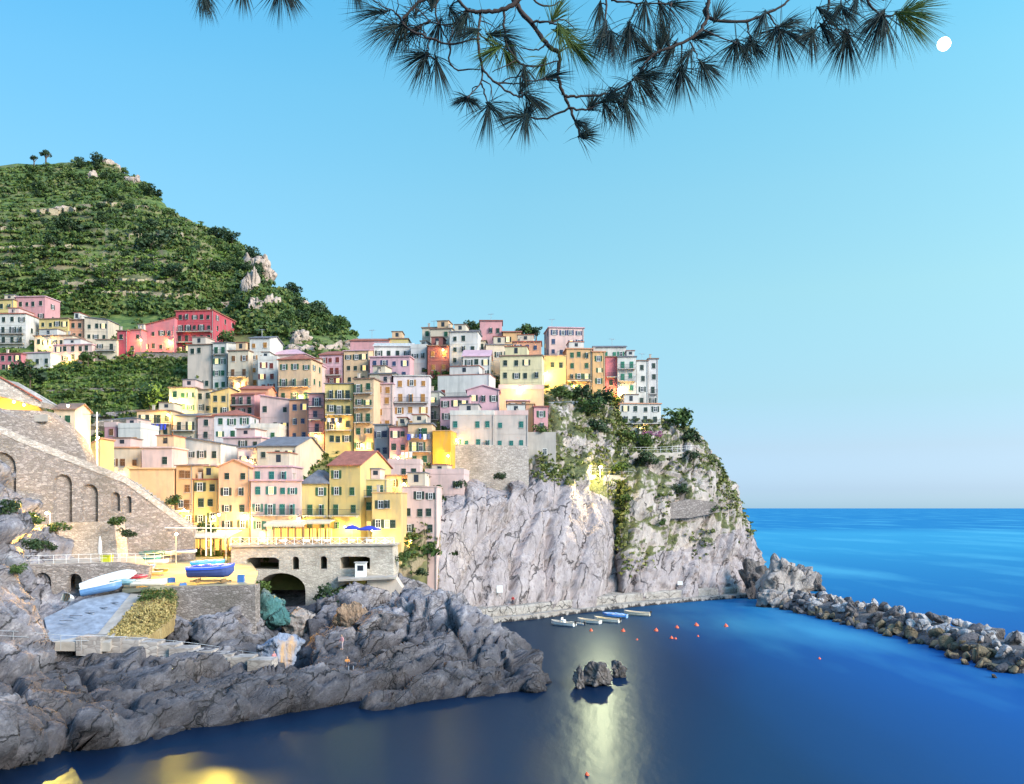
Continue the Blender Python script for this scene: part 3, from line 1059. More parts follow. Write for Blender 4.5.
def house(label, x0, x1, y0, y1, col, roof='flat', rc='slate', sh='green', c=None, r=None, yaw=0, Y=None, d=7.0, bal=(), lit=.08, ext=7.0, rise=None,
          side=None, cat='house', openp=.35, band=True, chim=0, top=None, skip=(), frame='white', wmat=None, name='house', dz=0, ws=1.0):
    """front spans picture columns x0..x1 and rows y0 (eave)..y1 (base); Y is its distance"""
    if Y is None:
        Y = float(Yt((x0 + x1) / 2, y1)) - 1.5
    base = W((x0 + x1) / 2, y1, Y)
    w = (x1 - x0) / F * Y / math.cos(R(yaw))
    h = (y1 - y0) / F * Y
    rr = random.Random(int(x0 * 31 + y0 * 17))
    if yaw == 0:
        yaw = (rr.uniform(-10, 2) if x0 < 450 else rr.uniform(-3, 4)) if Y > 160 else rr.uniform(-3, 0)
    p = empty(name, base, R(yaw), label, cat)
    HOUSES.append(dict(o=p, x0=x0, x1=x1, y0=y0, y1=y1, Y=Y, w=w, h=h))
    walls = MB()
    walls.box(-w / 2, 0, -ext, w / 2, d, h)
    if rc == 'slate' and roof == 'flat' and rr.random() < .3:
        rc = rr.choice(['terra', 'rose', 'brown'])
    roof_build(p, roof, w, d, h, plaster(COL[rc]) if rc in COL else roofmat(RC[rc]), walls, rise)
    nr_ = r if r is not None else max(1, int(round(h / 2.95)))
    nc_ = c if c is not None else max(1, int(round(w / 2.5)))
    if nc_ > 0 and c is not None and c > 0:
        nc_ = max(nc_, int(round(w / 2.3)))
    if nr_ > 0 and r is not None and not skip:
        nr_ = max(nr_, int(round(h / 2.85)))
    ws = ws * .88
    fh = h / max(nr_, 1)
    if band and nr_ > 1 and rr.random() < .5:
        for k in range(1, nr_):
            walls.box(-w / 2 - .02, -.05, k * fh - .32, w / 2 + .02, -.002, k * fh - .2)
    walls.build('wall', wmat or plaster(col if isinstance(col, tuple) else COL[col]), p)
    keys = sh if isinstance(sh, (list, tuple)) else (sh,)

    def put(x, z, rz, k, L, wide=1.0):
        rotm = Matrix.Rotation(rz, 3, 'Z')
        wo = link('window', window_mesh(L, frame), p, (x[0], x[1], z), (0, 0, rz), (ws * (.9 if wide < 1 else 1), 1, ws * wide))
        st = rr.random()
        if k is None:
            return
        closed = (not L) and st > openp
        for sgn in (-1, 1):
            so = link('shutter', shutter_mesh(k), wo)
            if closed:
                so.location = (-.5 if sgn < 0 else 0.0, -.062 if sgn < 0 else -.064, 0)
            elif st < openp * .25 and not L:      # one propped half open
                so.location = (-.5, -.07, 0) if sgn < 0 else (.5, -.07, 0)
                so.rotation_euler = (0, 0, R(-70)) if sgn < 0 else (0, 0, R(-110))
            else:
                so.location = (-1.02, -.012, 0) if sgn < 0 else (.52, -.012, 0)

    mg = min(.9, w * .18) if nc_ > 1 else w / 2
    for i in range(nr_):
        z = i * fh + max(.55, (fh - 1.5 * ws) * .42)
        for j in range(nc_):
            if (i, j) in skip or (i, '*') in skip or ('*', j) in skip:
                continue
            x = -w / 2 + mg + .35 + (w - 2 * mg - .7) * (j / (nc_ - 1)) if nc_ > 1 else 0.0
            x += rr.uniform(-.22, .22)
            if rr.random() < .07:
                continue
            door = i in bal and rr.random() < .7
            put((x, -.002), i * fh + .12 if door else z + rr.uniform(-.12, .12), 0, keys[(i if len(keys) > 1 else 0) % len(keys)], rr.random() < lit, 1.36 if door else rr.choice((1, 1, 1, .82)))
        if i in bal:
            balcony(p, -w / 2 + .2, w / 2 - .2, i * fh + .1)
    for sd_, n_ in ((side or {}).items()):
        for i in range(nr_):
            for j in range(n_):
                yv = d * (j + .5) / n_
                if rr.random() < .85:
                    if sd_ == 'R':
                        put((w / 2 + .002, yv), i * fh + .7, R(90), keys[0], rr.random() < lit)
                    else:
                        put((-w / 2 - .002, yv), i * fh + .7, R(-90), keys[0], rr.random() < lit)
    for k in range(chim):
        mb = MB()
        cx_ = rr.uniform(-w * .3, w * .3)
        cy_ = rr.uniform(1.0, d * .4)
        mb.box(cx_ - .3, cy_ - .3, h - .1, cx_ + .3, cy_ + .3, h + 1.5)
        mb.box(cx_ - .42, cy_ - .42, h + 1.5, cx_ + .42, cy_ + .42, h + 1.62)
        mb.build('chimney', plaster(COL['beige']), [ch for ch in p.children if ch.name.startswith('roof')][0])
    if rr.random() < .45 and h > 5:
        mb = MB()
        xx = w / 2 - .18
        mb.tube([(xx, -.09, -ext), (xx, -.09, h - .05)], .06, 6)
        mb.build('downpipe', plain('pipe_grey', (.3, .29, .28), .5), p)
    if roof in ('flat', 'para', 'terrace') and w > 3.6 and c != 0 and rr.random() < .6:
        ro = [ch for ch in p.children if ch.name.startswith('roof')][0]
        rw, rx, rh = rr.uniform(.35, .6) * w, 0, rr.uniform(1.7, 2.5)
        rx = rr.uniform(-w / 2 + rw / 2 + .2, w / 2 - rw / 2 - .2)
        mb = MB()
        mb.box(rx - rw / 2, 1.6, h + .25, rx + rw / 2, d - .3, h + rh)
        mb.box(rx - rw / 2 - .2, 1.4, h + rh + .002, rx + rw / 2 + .2, d - .2, h + rh + .14, 1)
        mb.box(rx - .4, 1.56, h + .9, rx + .4, 1.598, h + rh - .3, 2)
        mb.build('rooftop_room', [plaster(rr.choice([COL['white'], COL['lpink'], COL['cream'], COL['peach'], col if isinstance(col, tuple) else COL[col]])), roofmat(RC[rr.choice(['terra', 'slate', 'rose', 'brown'])]), M_glass], ro)
    if roof in ('flat', 'terrace', 'para') and c != 0 and rr.random() < .5:
        ro = [ch for ch in p.children if ch.name.startswith('roof')][0]
        mb = MB()
        cx_ = rr.uniform(-w * .4, w * .4)
        mb.box(cx_ - .22, .8, h + .2, cx_ + .22, 1.25, h + 1.25)
        mb.box(cx_ - .3, .72, h + 1.252, cx_ + .3, 1.33, h + 1.36)
        mb.build('chimney', plaster(COL['beige']), ro)
    if top == 'rail':
        mb = MB()
        for zz in (.5, 1.0):
            mb.box(-w / 2, .0, h + zz, w / 2, .05, h + zz + .05)
        n = max(2, int(w / .9))
        for i in range(n + 1):
            mb.box(-w / 2 + (w - .05) * i / n, .005, h + .2, -w / 2 + (w - .05) * i / n + .05, .045, h + 1.0)
        mb.build('railing', M_metal, p)
    return p


hs = house
# the far cluster at the upper left
hs('yellow house cut off by the left edge of the photo, beside the tall pink house', -12, 14, 300, 345, 'yellow', 'flat', 'brown', 'dark', c=2, Y=251)
hs('tall pink house with three upper windows above the white apartment house', 15, 46, 297, 322, 'pink', 'flat', 'rose', 'dark', c=3, Y=252, side={'R': 1})
hs('white four storey apartment house with green balconies at the far left', -1, 26, 314, 354, 'white', 'flat', 'slate', 'dark', c=3, r=4, Y=243, bal=(1, 2), side={'R': 2}, d=11)
hs('yellow house with a brown eave beside the white apartment house, vineyards behind', 38, 69, 319, 338, 'yellow', 'flat', 'brown', 'dark', c=3, r=1, Y=246)
hs('narrow salmon house between the yellow house and the cream one below the vineyards', 69.5, 84, 320, 340, 'salmon', 'flat', 'brown', 'dark', c=1, r=1, Y=246)
hs('cream house with a sloping roof, last of the upper left row', 84.5, 108, 320, 341, 'cream', 'monoR', 'slate', 'dark', c=3, r=2, Y=245, rise=.8)
hs('low cream house with a lit terrace under the yellow and salmon houses', 33, 74, 336, 347, 'cream', 'flat', 'brown', 'dark', c=4, r=1, Y=240, lit=.4, top='rail')
hs('long low peach house below the salmon house, next to trees', 52, 93, 345, 362, 'lpink', 'flat', 'rose', 'dark', c=4, r=2, Y=235, lit=.1)
hs('small cream house with yellow balcony right of the long peach house', 96, 117, 340, 362, 'cream', 'flat', 'brown', 'dark', c=2, r=2, Y=236, bal=(1,), lit=.2)
hs('tiny red house at the left edge below the white apartment house', -2, 22, 354, 372, 'redpink', 'flat', 'brick', 'dark', c=1, r=1, Y=231)
hs('low white house between the tiny red house and the peach house', 23, 52, 353, 368, 'white', 'flat', 'slate', 'dark', c=3, r=1, Y=232)
hs('small dark red house at the left end of the big red building', 117, 127.5, 331, 352, 'red', 'flat', 'brown', 'dark', c=1, r=2, Y=237)
hs('small pink house joined to the left end of the big red building', 128, 142, 330, 353, 'redpink', 'flat', 'brown', 'dark', c=1, r=1, Y=238)
hs('long rose red wing of the big red building, lit by a lamp', 140, 175, 326, 352, 'redpink', 'monoL', 'terra', 'dark', c=4, r=2, Y=240, rise=2.2, lit=.2)
hs('big crimson red building with balconies, tallest of the red houses', 175, 214, 311, 353, 'red', 'flat', 'terra', 'dark', c=4, r=3, Y=241, bal=(1, 2), side={'R': 3}, d=15, chim=2)
# upper middle
hs('beige house with bare brick patches below the big red building', 187, 212, 345, 388, 'beige', 'flat', 'slate', 'dark', c=2, r=4, Y=222, skip=((1, '*'), (2, '*')))
hs('white house with small green windows right of the bare brick house', 212.5, 227, 343, 390, 'white', 'mono', 'slate', 'green', c=2, r=4, Y=221, bal=(3,))
hs('cream house with brown shutters and an ochre balcony, left of the tall white gabled house', 227.5, 249, 351, 390, 'cream', 'flat', 'brown', 'brown', c=2, r=3, Y=219, bal=(1,), lit=.3)
hs('tall narrow white house with a grey gabled roof, bright gable to its right', 249.5, 270, 338, 388, 'white', 'gx', 'slate', 'orange', c=1, r=4, Y=221, d=10, rise=1.2)
hs('white house with a roof terrace and dark red shutters beside the peach house', 258, 277, 360, 392, 'white', 'para', 'white', 'red', c=2, r=2, Y=215)
hs('low house with a rose roof behind the white roof terrace', 267, 306, 354, 362, 'lpink', 'hip', 'rose', None, c=0, r=0, Y=224, rise=1.6)
hs('square peach house with a red hipped roof and green shutters, three storeys', 277.5, 312, 359, 401, 'peach', 'hip', 'terra', 'green', c=2, r=3, Y=209, bal=(0, 1), side={'R': 2}, rise=1.5, openp=.6)
hs('pale yellow house lit by a glaring lamp at the edge of the terraces', 169, 196, 388, 412, 'paley', 'flat', 'brown', 'green', c=2, r=2, Y=197, lit=.2)
hs('cream annex with arched windows right of the lamp lit pale yellow house', 196.5, 212, 390, 413, 'cream', 'flat', 'brown', 'dark', c=2, r=2, Y=198)
hs('ochre house with one tall dark shutter and a sloping grey roof', 211, 229, 393, 416, 'ochre', 'monoL', 'slate', 'dark', c=1, r=2, Y=196, rise=1.2)
hs('salmon pink house with red roof and a deep loggia, left of the pale pink house', 228, 255, 395, 416, 'pink', 'mono', 'terra', 'dark', c=2, r=2, Y=197, bal=(1,), rise=1.4)
hs('small red roofed salmon attic above the loggia house', 240, 268, 389, 398, 'salmon', 'gx', 'terra', None, c=0, r=0, Y=202, rise=1.0)
hs('pale pink house with plain wall and two small windows in the middle of town', 260, 291, 400, 432, 'lpink', 'monoR', 'rose', 'dark', c=2, r=2, Y=193, rise=1.0, skip=((0, 0),))
hs('narrow salmon house with blue shutters below the square peach house', 289, 309, 400, 441, 'salmon', 'flat', 'slate', 'blue', c=2, r=3, Y=190)
hs('rose pink house with stacked balconies left of the ochre balcony tower', 308.5, 324, 394, 446, 'pink', 'flat', 'slate', 'navy', c=1, r=4, Y=187, bal=(1, 2, 3))
hs('white house with a red hipped roof and bright green shutters in the middle of town', 214, 250, 415, 452, (.68, .64, .66), 'hip', 'terra', 'green', c=2, r=3, Y=186, rise=1.3, side={'R': 1})
hs('white annex with a planted terrace right of the red hipped roof house', 250.5, 279, 428, 452, 'white', 'para', 'white', 'green', c=3, r=2, Y=185)
hs('peach house with laundry on its balcony beside the terraces', 137, 172, 411, 437, 'peach', 'flat', 'brown', 'dark', c=4, r=2, Y=188, bal=(1,), lit=.25)
hs('cream house with a lit loggia right of the laundry balcony house', 172.5, 197, 416, 446, 'cream', 'mono', 'slate', 'dark', c=2, r=2, Y=187, bal=(1,), lit=.35)
hs('narrow pale house with a curved white balcony under a blue roof', 197.5, 213.5, 417, 452, 'lpink', 'flat', 'slate', 'dark', c=1, r=3, Y=186, bal=(1,))
hs('white house with paired narrow windows and a sloping grey roof, left middle', 183, 222, 444, 482, 'white', 'monoR', 'slate', 'dark', c=3, r=2, Y=166, rise=1.3)
# left middle
hs('small pink house with a roof terrace left of the orange shuttered house', 104, 117, 427, 450, 'pink', 'para', 'lpink', 'brown', c=1, r=1, Y=172)
hs('cream house with two orange shutters and a white balustrade roof', 117.5, 141, 428, 450, 'white', 'para', 'white', 'orange', c=2, r=1, Y=171)
hs('low cream house with brown loggia windows behind the tall lamp mast', 94, 141, 448, 474, 'cream', 'flat', 'salmon', 'brown', c=4, r=1, Y=161, skip=((0, 0),), ext=2)
hs('cream house with a grey recessed balcony above the blank peach wall', 141.5, 172, 448, 470, 'lpink', 'flat', 'lpink', 'dark', c=2, r=1, Y=158, skip=((0, 0),))
hs('blank peach walled house behind the sloping stair wall', 129, 174, 469, 520, 'peach', 'flat', 'peach', 'teal', c=1, r=1, Y=152, skip=((0, 0),), ext=4)
hs('narrow orange house with tall windows beside the blank peach wall', 176, 193, 466, 526, 'orange', 'mono', 'brown', 'brown', c=2, r=3, Y=152, bal=(1,), rise=.5)
hs('yellow house with a flat grey roof left of the salmon gabled house', 194, 218, 480, 540, 'yellow', 'flat', 'slate', 'dark', c=1, r=3, Y=152, lit=.0, ws=1.1)
# centre front row
hs('salmon orange house with a front gable left of the pink front house', 218.5, 250, 467, 548, (.76, .46, .28), 'gy', 'salmon', 'dark', c=1, r=4, Y=150, rise=1.2)
hs('pale pink front house with teal shutters above the lit restaurant awning', 250.5, 301, 481, 550, 'lpink', 'flat', 'slate', 'teal', c=3, r=4, Y=149, bal=(2,), skip=((0, '*'),))
hs('pale pink attic with a terrace on top of the pink front house', 250, 292, 467, 483, 'lpink', 'flat', 'slate', 'teal', c=3, r=1, Y=151.5, ext=2)
hs('cream house with a grey roof and a big pale gable above the front houses', 257, 296, 446, 476, 'cream', 'gx', 'slate', 'dark', c=2, r=2, Y=163, d=22, rise=2.4, skip=((0, '*'),))
hs('small lilac house with a blue door left of the cream grey roofed house', 238, 257, 448, 470, 'lilac', 'mono', 'slate', 'navy', c=1, r=1, Y=165, rise=.8)
hs('yellow house with a grey hipped roof between the pink and the red roofed houses', 302, 328, 482, 550, 'yellow', 'hip', 'slate', 'green', c=2, r=4, Y=149.5, bal=(2,), rise=2.0, skip=((0, '*'),), d=9)
hs('tall yellow house with a red gabled roof and green shutters, front row', 328.5, 361, 465, 550, 'yellow', 'gx', 'terra', 'green', c=2, r=5, Y=148.5, d=13, yaw=-15, rise=2.6, bal=(2,), skip=((0, '*'),))
hs('narrow yellow annex with a glazed balcony right of the red gabled house', 361.5, 387, 480, 548, 'yellow', 'terrace', 'paley', 'green', c=1, r=4, Y=150, bal=(3,), skip=((0, '*'),))
hs('ochre yellow house on the edge of the terrace with tilted green shutters', 372, 401, 493, 552, 'ochre', 'terrace', 'orange', 'dark', c=3, r=3, Y=146, top='rail', openp=.6, skip=((0, '*'),))
hs('pale pink house at the foot of the cliff, right end of the front row', 401.5, 437, 487, 552, 'lpink', 'terrace', 'lpink', 'dark', c=2, r=4, Y=152.5, skip=((1, 1), (0, 1)), lit=.1)
hs('pale pink stepped annex climbing the cliff edge beside the last front house', 425, 464, 474, 530, 'lpink', 'para', 'lpink', 'dark', c=2, r=3, Y=168.5, skip=((0, '*'), (1, '*'), (2, 0)), top='rail')
hs('peach house under a green striped awning behind the last pink front house', 385, 426, 476, 490, 'peach', 'flat', 'dark' if 0 else 'slate', 'dark', c=3, r=1, Y=157)
hs('pale pink terrace house with a plain wall above the green awning', 388, 420, 464, 478, 'lpink', 'para', 'lpink', 'dark', c=2, r=1, Y=163, skip=((0, 0),))
# centre upper rows
hs('rose house with a red roof and two long balconies below the hill', 319, 343, 355, 386, 'rose', 'mono', 'terra', 'red', c=2, r=2, Y=219, bal=(0, 1), rise=2.0)
hs('peach house with a pale red roof right of the rose balcony house', 343.5, 369, 351, 384, 'peach', 'mono', 'rose', 'dark', c=2, r=3, Y=218, rise=1.4)
hs('pink house with three dark blue shutters under a white roof terrace', 369.5, 410, 357, 380, 'rose', 'flat', 'rose', 'blue', c=3, r=1, Y=215, bal=(0,), openp=.1)
hs('white dormer house with roof terrace above the pink house with blue shutters', 374, 412, 346, 360, 'white', 'gx', 'white', 'dark', c=3, r=1, Y=222, rise=1.2, top='rail')
hs('white cubic house with an open terrace left of the brick red house', 410.5, 427, 348, 376, 'white', 'para', 'white', 'dark', c=1, r=2, Y=219, skip=((0, 0),))
hs('brick red house with closed orange shutters near the top of the town', 427.5, 449, 346, 374, 'brick', 'flat', 'brown', 'orange', c=2, r=2, Y=217, openp=0)
hs('low pink house with a red roof on the skyline beside the hill', 350, 389, 341, 352, 'pink', 'mono', 'terra', None, c=0, r=0, Y=230, rise=1.8)
hs('small yellow house on the skyline behind the white dormer house', 389.5, 408, 339, 352, 'yellow', 'flat', 'brown', 'dark', c=2, r=1, Y=231)
hs('cream house with green shutters on the skyline above the brick red house', 422, 441, 328, 350, 'cream', 'flat', 'brown', 'green', c=2, r=2, Y=229, openp=0)
hs('ochre house with four rows of balconies and a flat grey roof, mid town', 325, 353, 384, 446, 'yellow', 'mono', 'slate', 'dark', c=3, r=4, Y=185, bal=(1, 2, 3), openp=.6, rise=.7, lit=.12)
hs('tall narrow yellow house with green shutters and a drying balcony', 353.5, 374, 379, 452, 'peach', 'flat', 'brown', 'green', c=2, r=5, Y=184, bal=(2, 3, 4), lit=.15)
hs('tall pinkish white house with orange shutters left of its twin', 374.5, 393, 384, 430, 'lpink', 'flat', 'rose', 'orange', c=2, r=4, Y=188, lit=.08, openp=.15)
hs('wide lilac white house with orange shutters and two balconies', 393.5, 429, 376, 430, (.70, .60, .60), 'mono', 'white', 'orange', c=2, r=4, Y=189, bal=(0, 2), lit=.08, rise=.6, openp=.15)
hs('narrow grey house with dark blue doors under the orange shuttered houses', 374, 389, 425, 458, 'grey', 'flat', 'slate', 'navy', c=2, r=2, Y=180)
hs('pink house with a white awning and laundry below the lilac white house', 389.5, 408, 427, 466, 'pink', 'flat', 'slate', 'dark', c=1, r=3, Y=177, lit=.3)
hs('pink and yellow house with lit balcony windows left of the golden wall', 408, 432, 424, 466, 'peach', 'flat', 'slate', 'green', c=3, r=3, Y=176, bal=(1, 2), lit=.4)
hs('narrow golden yellow house lit by a lamp beside the pale stone base', 432.5, 451, 431, 466, 'gold', 'terrace', 'orange', None, c=0, r=0, Y=175)
hs('small house with a green awning and plant balconies right of the lilac white house', 425, 440, 392, 420, (.5, .52, .46), 'flat', 'slate', 'green', c=1, r=2, Y=196, bal=(0, 1), lit=.4)
# upper right
hs('cream house with brown roof on the skyline left of the white houses', 430, 452, 329, 350, 'cream', 'flat', 'slate', 'green', c=1, r=2, Y=226)
hs('white house with a blue glazed veranda near the skyline', 449.5, 478, 332, 376, 'white', 'flat', 'slate', 'dark', c=2, r=3, Y=217)
hs('pink tower house, highest building on the skyline', 480, 502, 321, 338, 'pink', 'flat', 'brick', 'dark', c=1, r=1, Y=236, side={'R': 1}, skip=((0, 0),))
hs('cream house with big dark windows below the pink tower', 468, 486, 341, 362, 'cream', 'flat', 'brown', 'dark', c=2, r=1, Y=222, ws=1.25)
hs('white gabled house with a red roof edge in the upper right of town', 463, 490, 356, 390, 'white', 'gx', 'rose', 'dark', c=3, r=2, Y=209, d=11, rise=2.2)
hs('pale yellow house with grey shutters, wide front, left of the bright upper lamp', 500, 542, 356, 394, 'paley', 'flat', 'brown', 'dark', c=3, r=3, Y=209, lit=.05, yaw=-6)
hs('cream upper house with two windows behind the wide pale yellow house', 486, 512, 345, 362, 'cream', 'flat', 'slate', 'dark', c=2, r=1, Y=219)
hs('salmon house with one blue shutter under the pink skyline house', 513, 541, 342, 362, 'salmon', 'flat', 'brick', 'blue', c=2, r=1, Y=222)
hs('low orange roofed house on the skyline right of the pink tower', 503, 521, 332, 346, 'orange', 'gx', 'terra', 'dark', c=1, r=1, Y=233, rise=.8)
hs('small white house on the skyline between the pink tower and the cream houses', 455, 480, 331, 345, 'white', 'flat', 'slate', 'blue', c=2, r=1, Y=231)
hs('white house with a red tiled terrace edge and brown balcony doors', 437, 490, 375, 398, 'white', 'terrace', 'terra', 'red', c=3, r=1, Y=201, skip=((0, 1), (0, 2)), bal=(0,))
hs('pink house with a wooden balcony above the rounded pale house', 440, 470, 397, 434, 'rose', 'mono', 'slate', 'dark', c=3, r=3, Y=192, lit=.3, rise=.8)
hs('pink gabled attic house with wide windows above the rounded pale house', 467, 499, 390, 420, 'rose', 'gy', 'rose', 'dark', c=2, r=2, Y=193, rise=1.0, lit=.1)
hs('pale house with teal shutters standing on the stone base, left half', 450, 494, 415, 450, (.58, .50, .45), 'para', 'white', 'teal', c=2, r=2, Y=181, skip=((1, 1),), d=9, openp=.1)
hs('pale house with a teal door standing on the stone base, right half', 494.5, 528, 415, 450, (.56, .49, .44), 'para', 'lpink', 'teal', c=2, r=2, Y=182, d=8, openp=.1, skip=((1, 1),))
hs('salmon house with an iron balcony above the right half of the stone base', 507, 529, 401, 422, 'salmon', 'flat', 'rose', 'dark', c=1, r=1, Y=190, bal=(0,))
hs('narrow bright orange house wall beside the salmon balcony house', 526, 534, 404, 432, 'orange', 'flat', 'orange', None, c=0, r=0, Y=190)
hs('pink house with a hanging garden above the plain stone tower', 534, 548, 407, 432, 'pink', 'flat', 'brick', 'green', c=1, r=2, Y=189)
hs('wide plain peach wall house below the wide pale yellow house', 499, 544, 389, 410, 'peach', 'para', 'lpink', None, c=0, r=0, Y=200)
hs('large pale pink house with purple shutters at the top right of town', 549, 584, 328, 356, 'lpink', 'flat', 'rose', 'blue', c=3, r=2, Y=232, side={'L': 2}, d=9, yaw=6)
hs('yellow house with plain wall lit by the bright upper lamp', 530, 566, 356, 390, 'yellow', 'terrace', 'orange', 'dark', c=2, r=2, Y=219, skip=((0, '*'),))
hs('orange house with green shutters at the upper right, three storeys', 566.5, 592, 349, 392, 'orange', 'flat', 'salmon', 'green', c=2, r=3, Y=223, bal=(1,), openp=.3)
hs('pale orange house right of the orange house with green shutters', 592.5, 605, 352, 397, (.74, .44, .2), 'flat', 'salmon', 'green', c=1, r=3, Y=223)
hs('narrow red house at the upper right end of town', 605.5, 617, 357, 398, 'redpink', 'flat', 'brown', 'dark', c=1, r=3, Y=225, bal=(2,))
hs('white house with turquoise balconies right of the narrow red house', 617.5, 636, 357, 406, 'white', 'flat', 'slate', 'lightgreen', c=2, r=4, Y=224, bal=(2, 3), openp=.2)
hs('white attic with a grey turquoise roof above the turquoise balcony house', 594, 626, 347, 360, 'white', 'gx', 'slate', 'lightgreen', c=3, r=1, Y=232, rise=.8)
hs('white house with grey shutters near the right end of the skyline', 636.5, 648, 361, 406, 'white', 'flat', 'brown', 'dark', c=1, r=4, Y=226)
hs('last narrow white house at the right end of the skyline', 648.5, 658, 359, 406, (.70, .66, .64), 'flat', 'brown', 'dark', c=1, r=4, Y=229, bal=(1,))
hs('white villa with bay windows on the headland below the turquoise balconies', 620, 661, 404, 434, 'white', 'flat', 'salmon', 'dark', c=4, r=3, Y=215, bal=(1,), lit=.2, side={'L': 1})
# fill behind gaps
hs('pale rose house half hidden behind the peach hipped roof house', 300, 322, 366, 396, 'lpink', 'flat', 'rose', 'dark', c=2, r=2, Y=216)
hs('cream house half hidden between the ochre tower and the pale pink houses', 369, 396, 374, 392, 'cream', 'flat', 'slate', 'dark', c=2, r=1, Y=205, skip=((0, 0),))
hs('peach house half hidden behind the lilac house in the middle of town', 222, 262, 438, 462, 'lpink', 'flat', 'rose', 'dark', c=3, r=1, Y=172)


def front(px, py, out=.6):
    """a point just in front of the nearest house front at a picture point"""
    best = None
    for h_ in HOUSES:
        if h_['x0'] - 1 <= px <= h_['x1'] + 1 and h_['y0'] - 1 <= py <= h_['y1'] + 1:
            if best is None or h_['Y'] < best['Y']:
                best = h_
    Y = best['Y'] if best else float(Yt(px, py))
    return W(px, py, Y - out)

# ------------------------------------------------------------------ walls, square, slipway, bridge
def sheet(name, pts, mat, thick=.4, kind='structure', label=None, cat=None, lift=0.0):
    """a flat slab through surveyed points (px, py, Y), seen from above"""
    V = [W(*q) + Vector((0, 0, lift)) for q in pts]
    tri = tessellate_polygon([[Vector((v.x, v.y, 0)) for v in V]])
    n = len(V)
    fs = [tuple(t_) for t_ in tri] + [tuple(i + n for i in reversed(t_)) for t_ in tri] + [(i, (i + 1) % n, (i + 1) % n + n, i + n) for i in range(n)]
    o = link(name, mesh_np(name, V + [v - Vector((0, 0, thick)) for v in V], fs, mat))
    return tag(o, label, cat, None, kind if not label else None)


def arch(x0, x1, ytop, ybot, n=8):
    """outline of a round-headed opening in picture coordinates"""
    r = (x1 - x0) / 2
    c = (x0 + x1) / 2
    hy = min(r, (ybot - ytop) * .6)
    return [(x0, ybot)] + [(c - r * math.cos(math.pi * k / n), ytop + hy - hy * math.sin(math.pi * k / n)) for k in range(n + 1)] + [(x1, ybot)]


def wall_poly(name, outline, holes, Yf, thick, mat, label, cat='wall', back=None):
    mb = MB()
    mb.poly(outline, holes, lambda u, v, w: W(u, v, Yf(u)) + Vector((0, w, 0)), thick)
    o = mb.build(name, mat)
    tag(o, label, cat)
    if back:
        for h_ in holes:
            b2 = MB()
            xs = [q[0] for q in h_]
            ys = [q[1] for q in h_]
            b2.poly([(min(xs) - 1, min(ys) - 1), (max(xs) + 1, min(ys) - 1), (max(xs) + 1, max(ys) + 1), (min(xs) - 1, max(ys) + 1)], [], lambda u, v, w: W(u, v, Yf(u)) + Vector((0, back + w, 0)), .3)
            b2.build('niche_back', mat, o)
    return o


Yst = lambda u: 121 + u / 190 * 21
wall_poly('stair_wall', [(-60, 398), (-20, 418), (20, 436), (75, 458), (125, 477), (160, 503), (193, 527), (193, 560), (150, 572), (-60, 572)],
          [arch(-14, 16, 452, 560), arch(53, 72, 474, 522), arch(80.5, 98, 484, 523), arch(111, 120, 492, 511), arch(125.5, 131.5, 496, 513)],
          Yst, 1.1, M_wall, 'long sloping rubble wall with arched niches carrying the steps at the left', 'stone wall', back=1.0)
# the parapet strip on top of the sloping wall, and the steps behind it
mb = MB()
top = [(-60, 398), (-20, 418), (20, 436), (75, 458), (125, 477), (160, 503), (193, 527)]
mb.poly([(x, y - 1.2) for x, y in top] + [(x, y + 6) for x, y in reversed(top)], [], lambda u, v, w: W(u, v, Yst(u)) + Vector((0, w - .15, 0)), .14)
o = mb.build('parapet', M_wall2, bpy.data.objects['stair_wall'])
mb = MB()
for k in range(60):
    u0 = -40 + k * 3.8
    y0_ = np.interp(u0, [q[0] for q in top], [q[1] for q in top]) + 5
    a = W(u0, y0_, Yst(u0))
    b_ = W(u0 + 3.8, y0_, Yst(u0 + 3.8))
    mb.add([a + Vector((0, 1.1, 0)), b_ + Vector((0, 1.1, 0)), b_ + Vector((0, 4, 0)), a + Vector((0, 4, 0)), a + Vector((0, 1.1, -2)), b_ + Vector((0, 1.1, -2)), b_ + Vector((0, 4, -2)), a + Vector((0, 4, -2))],
           [(3, 2, 1, 0), (4, 5, 6, 7), (0, 1, 5, 4), (1, 2, 6, 5), (2, 3, 7, 6), (3, 0, 4, 7)])
tag(mb.build('stone_steps', M_pave), 'flight of stone steps behind the sloping parapet at the left', 'steps')
wall_poly('upper_wall', [(-60, 392), (0, 409), (45, 411), (62, 424), (76, 437), (84, 452), (90, 470), (60, 468), (-60, 440)], [], lambda u: Yst(u) + 4, 3.0, M_wall,
          'rough upper stone wall under the small house at the left edge', 'stone wall')
wall_poly('ledge_wall', [(56, 523), (114, 521), (119, 566), (60, 568)], [], lambda u: 124.5 + u / 100, 3.4, M_wall2, 'low pale masonry block under the four niches, folded white parasol in front', 'stone wall')
Ybo = lambda u: 112 + u / 150 * 6
wall_poly('boathouse_wall', [(-20, 566), (60, 564), (120, 562), (150, 566), (146, 590), (110, 596), (84, 605), (60, 612), (-20, 618)], [arch(33.5, 51, 572.5, 607), arch(67, 82, 573.5, 602)],
          Ybo, 1.0, M_wall, 'low boathouse wall with two dark arched doorways above the slipway', 'stone wall', back=2.4)
sheet('path', [(-20, 566, 111.3), (60, 564, 114.5), (120, 562, 117), (150, 566, 118), (140, 556, 130), (60, 556, 128), (-20, 556, 122)], M_pave, .35, lift=.03)
sheet('slipway', [(44, 618, 106.5), (50, 642, 99.5), (98, 634, 102.5), (134, 590, 114.8), (84, 599, 111)], plain('slip_concrete', (.23, .265, .325), .8, var=.3, scale=1.2), 1.2)
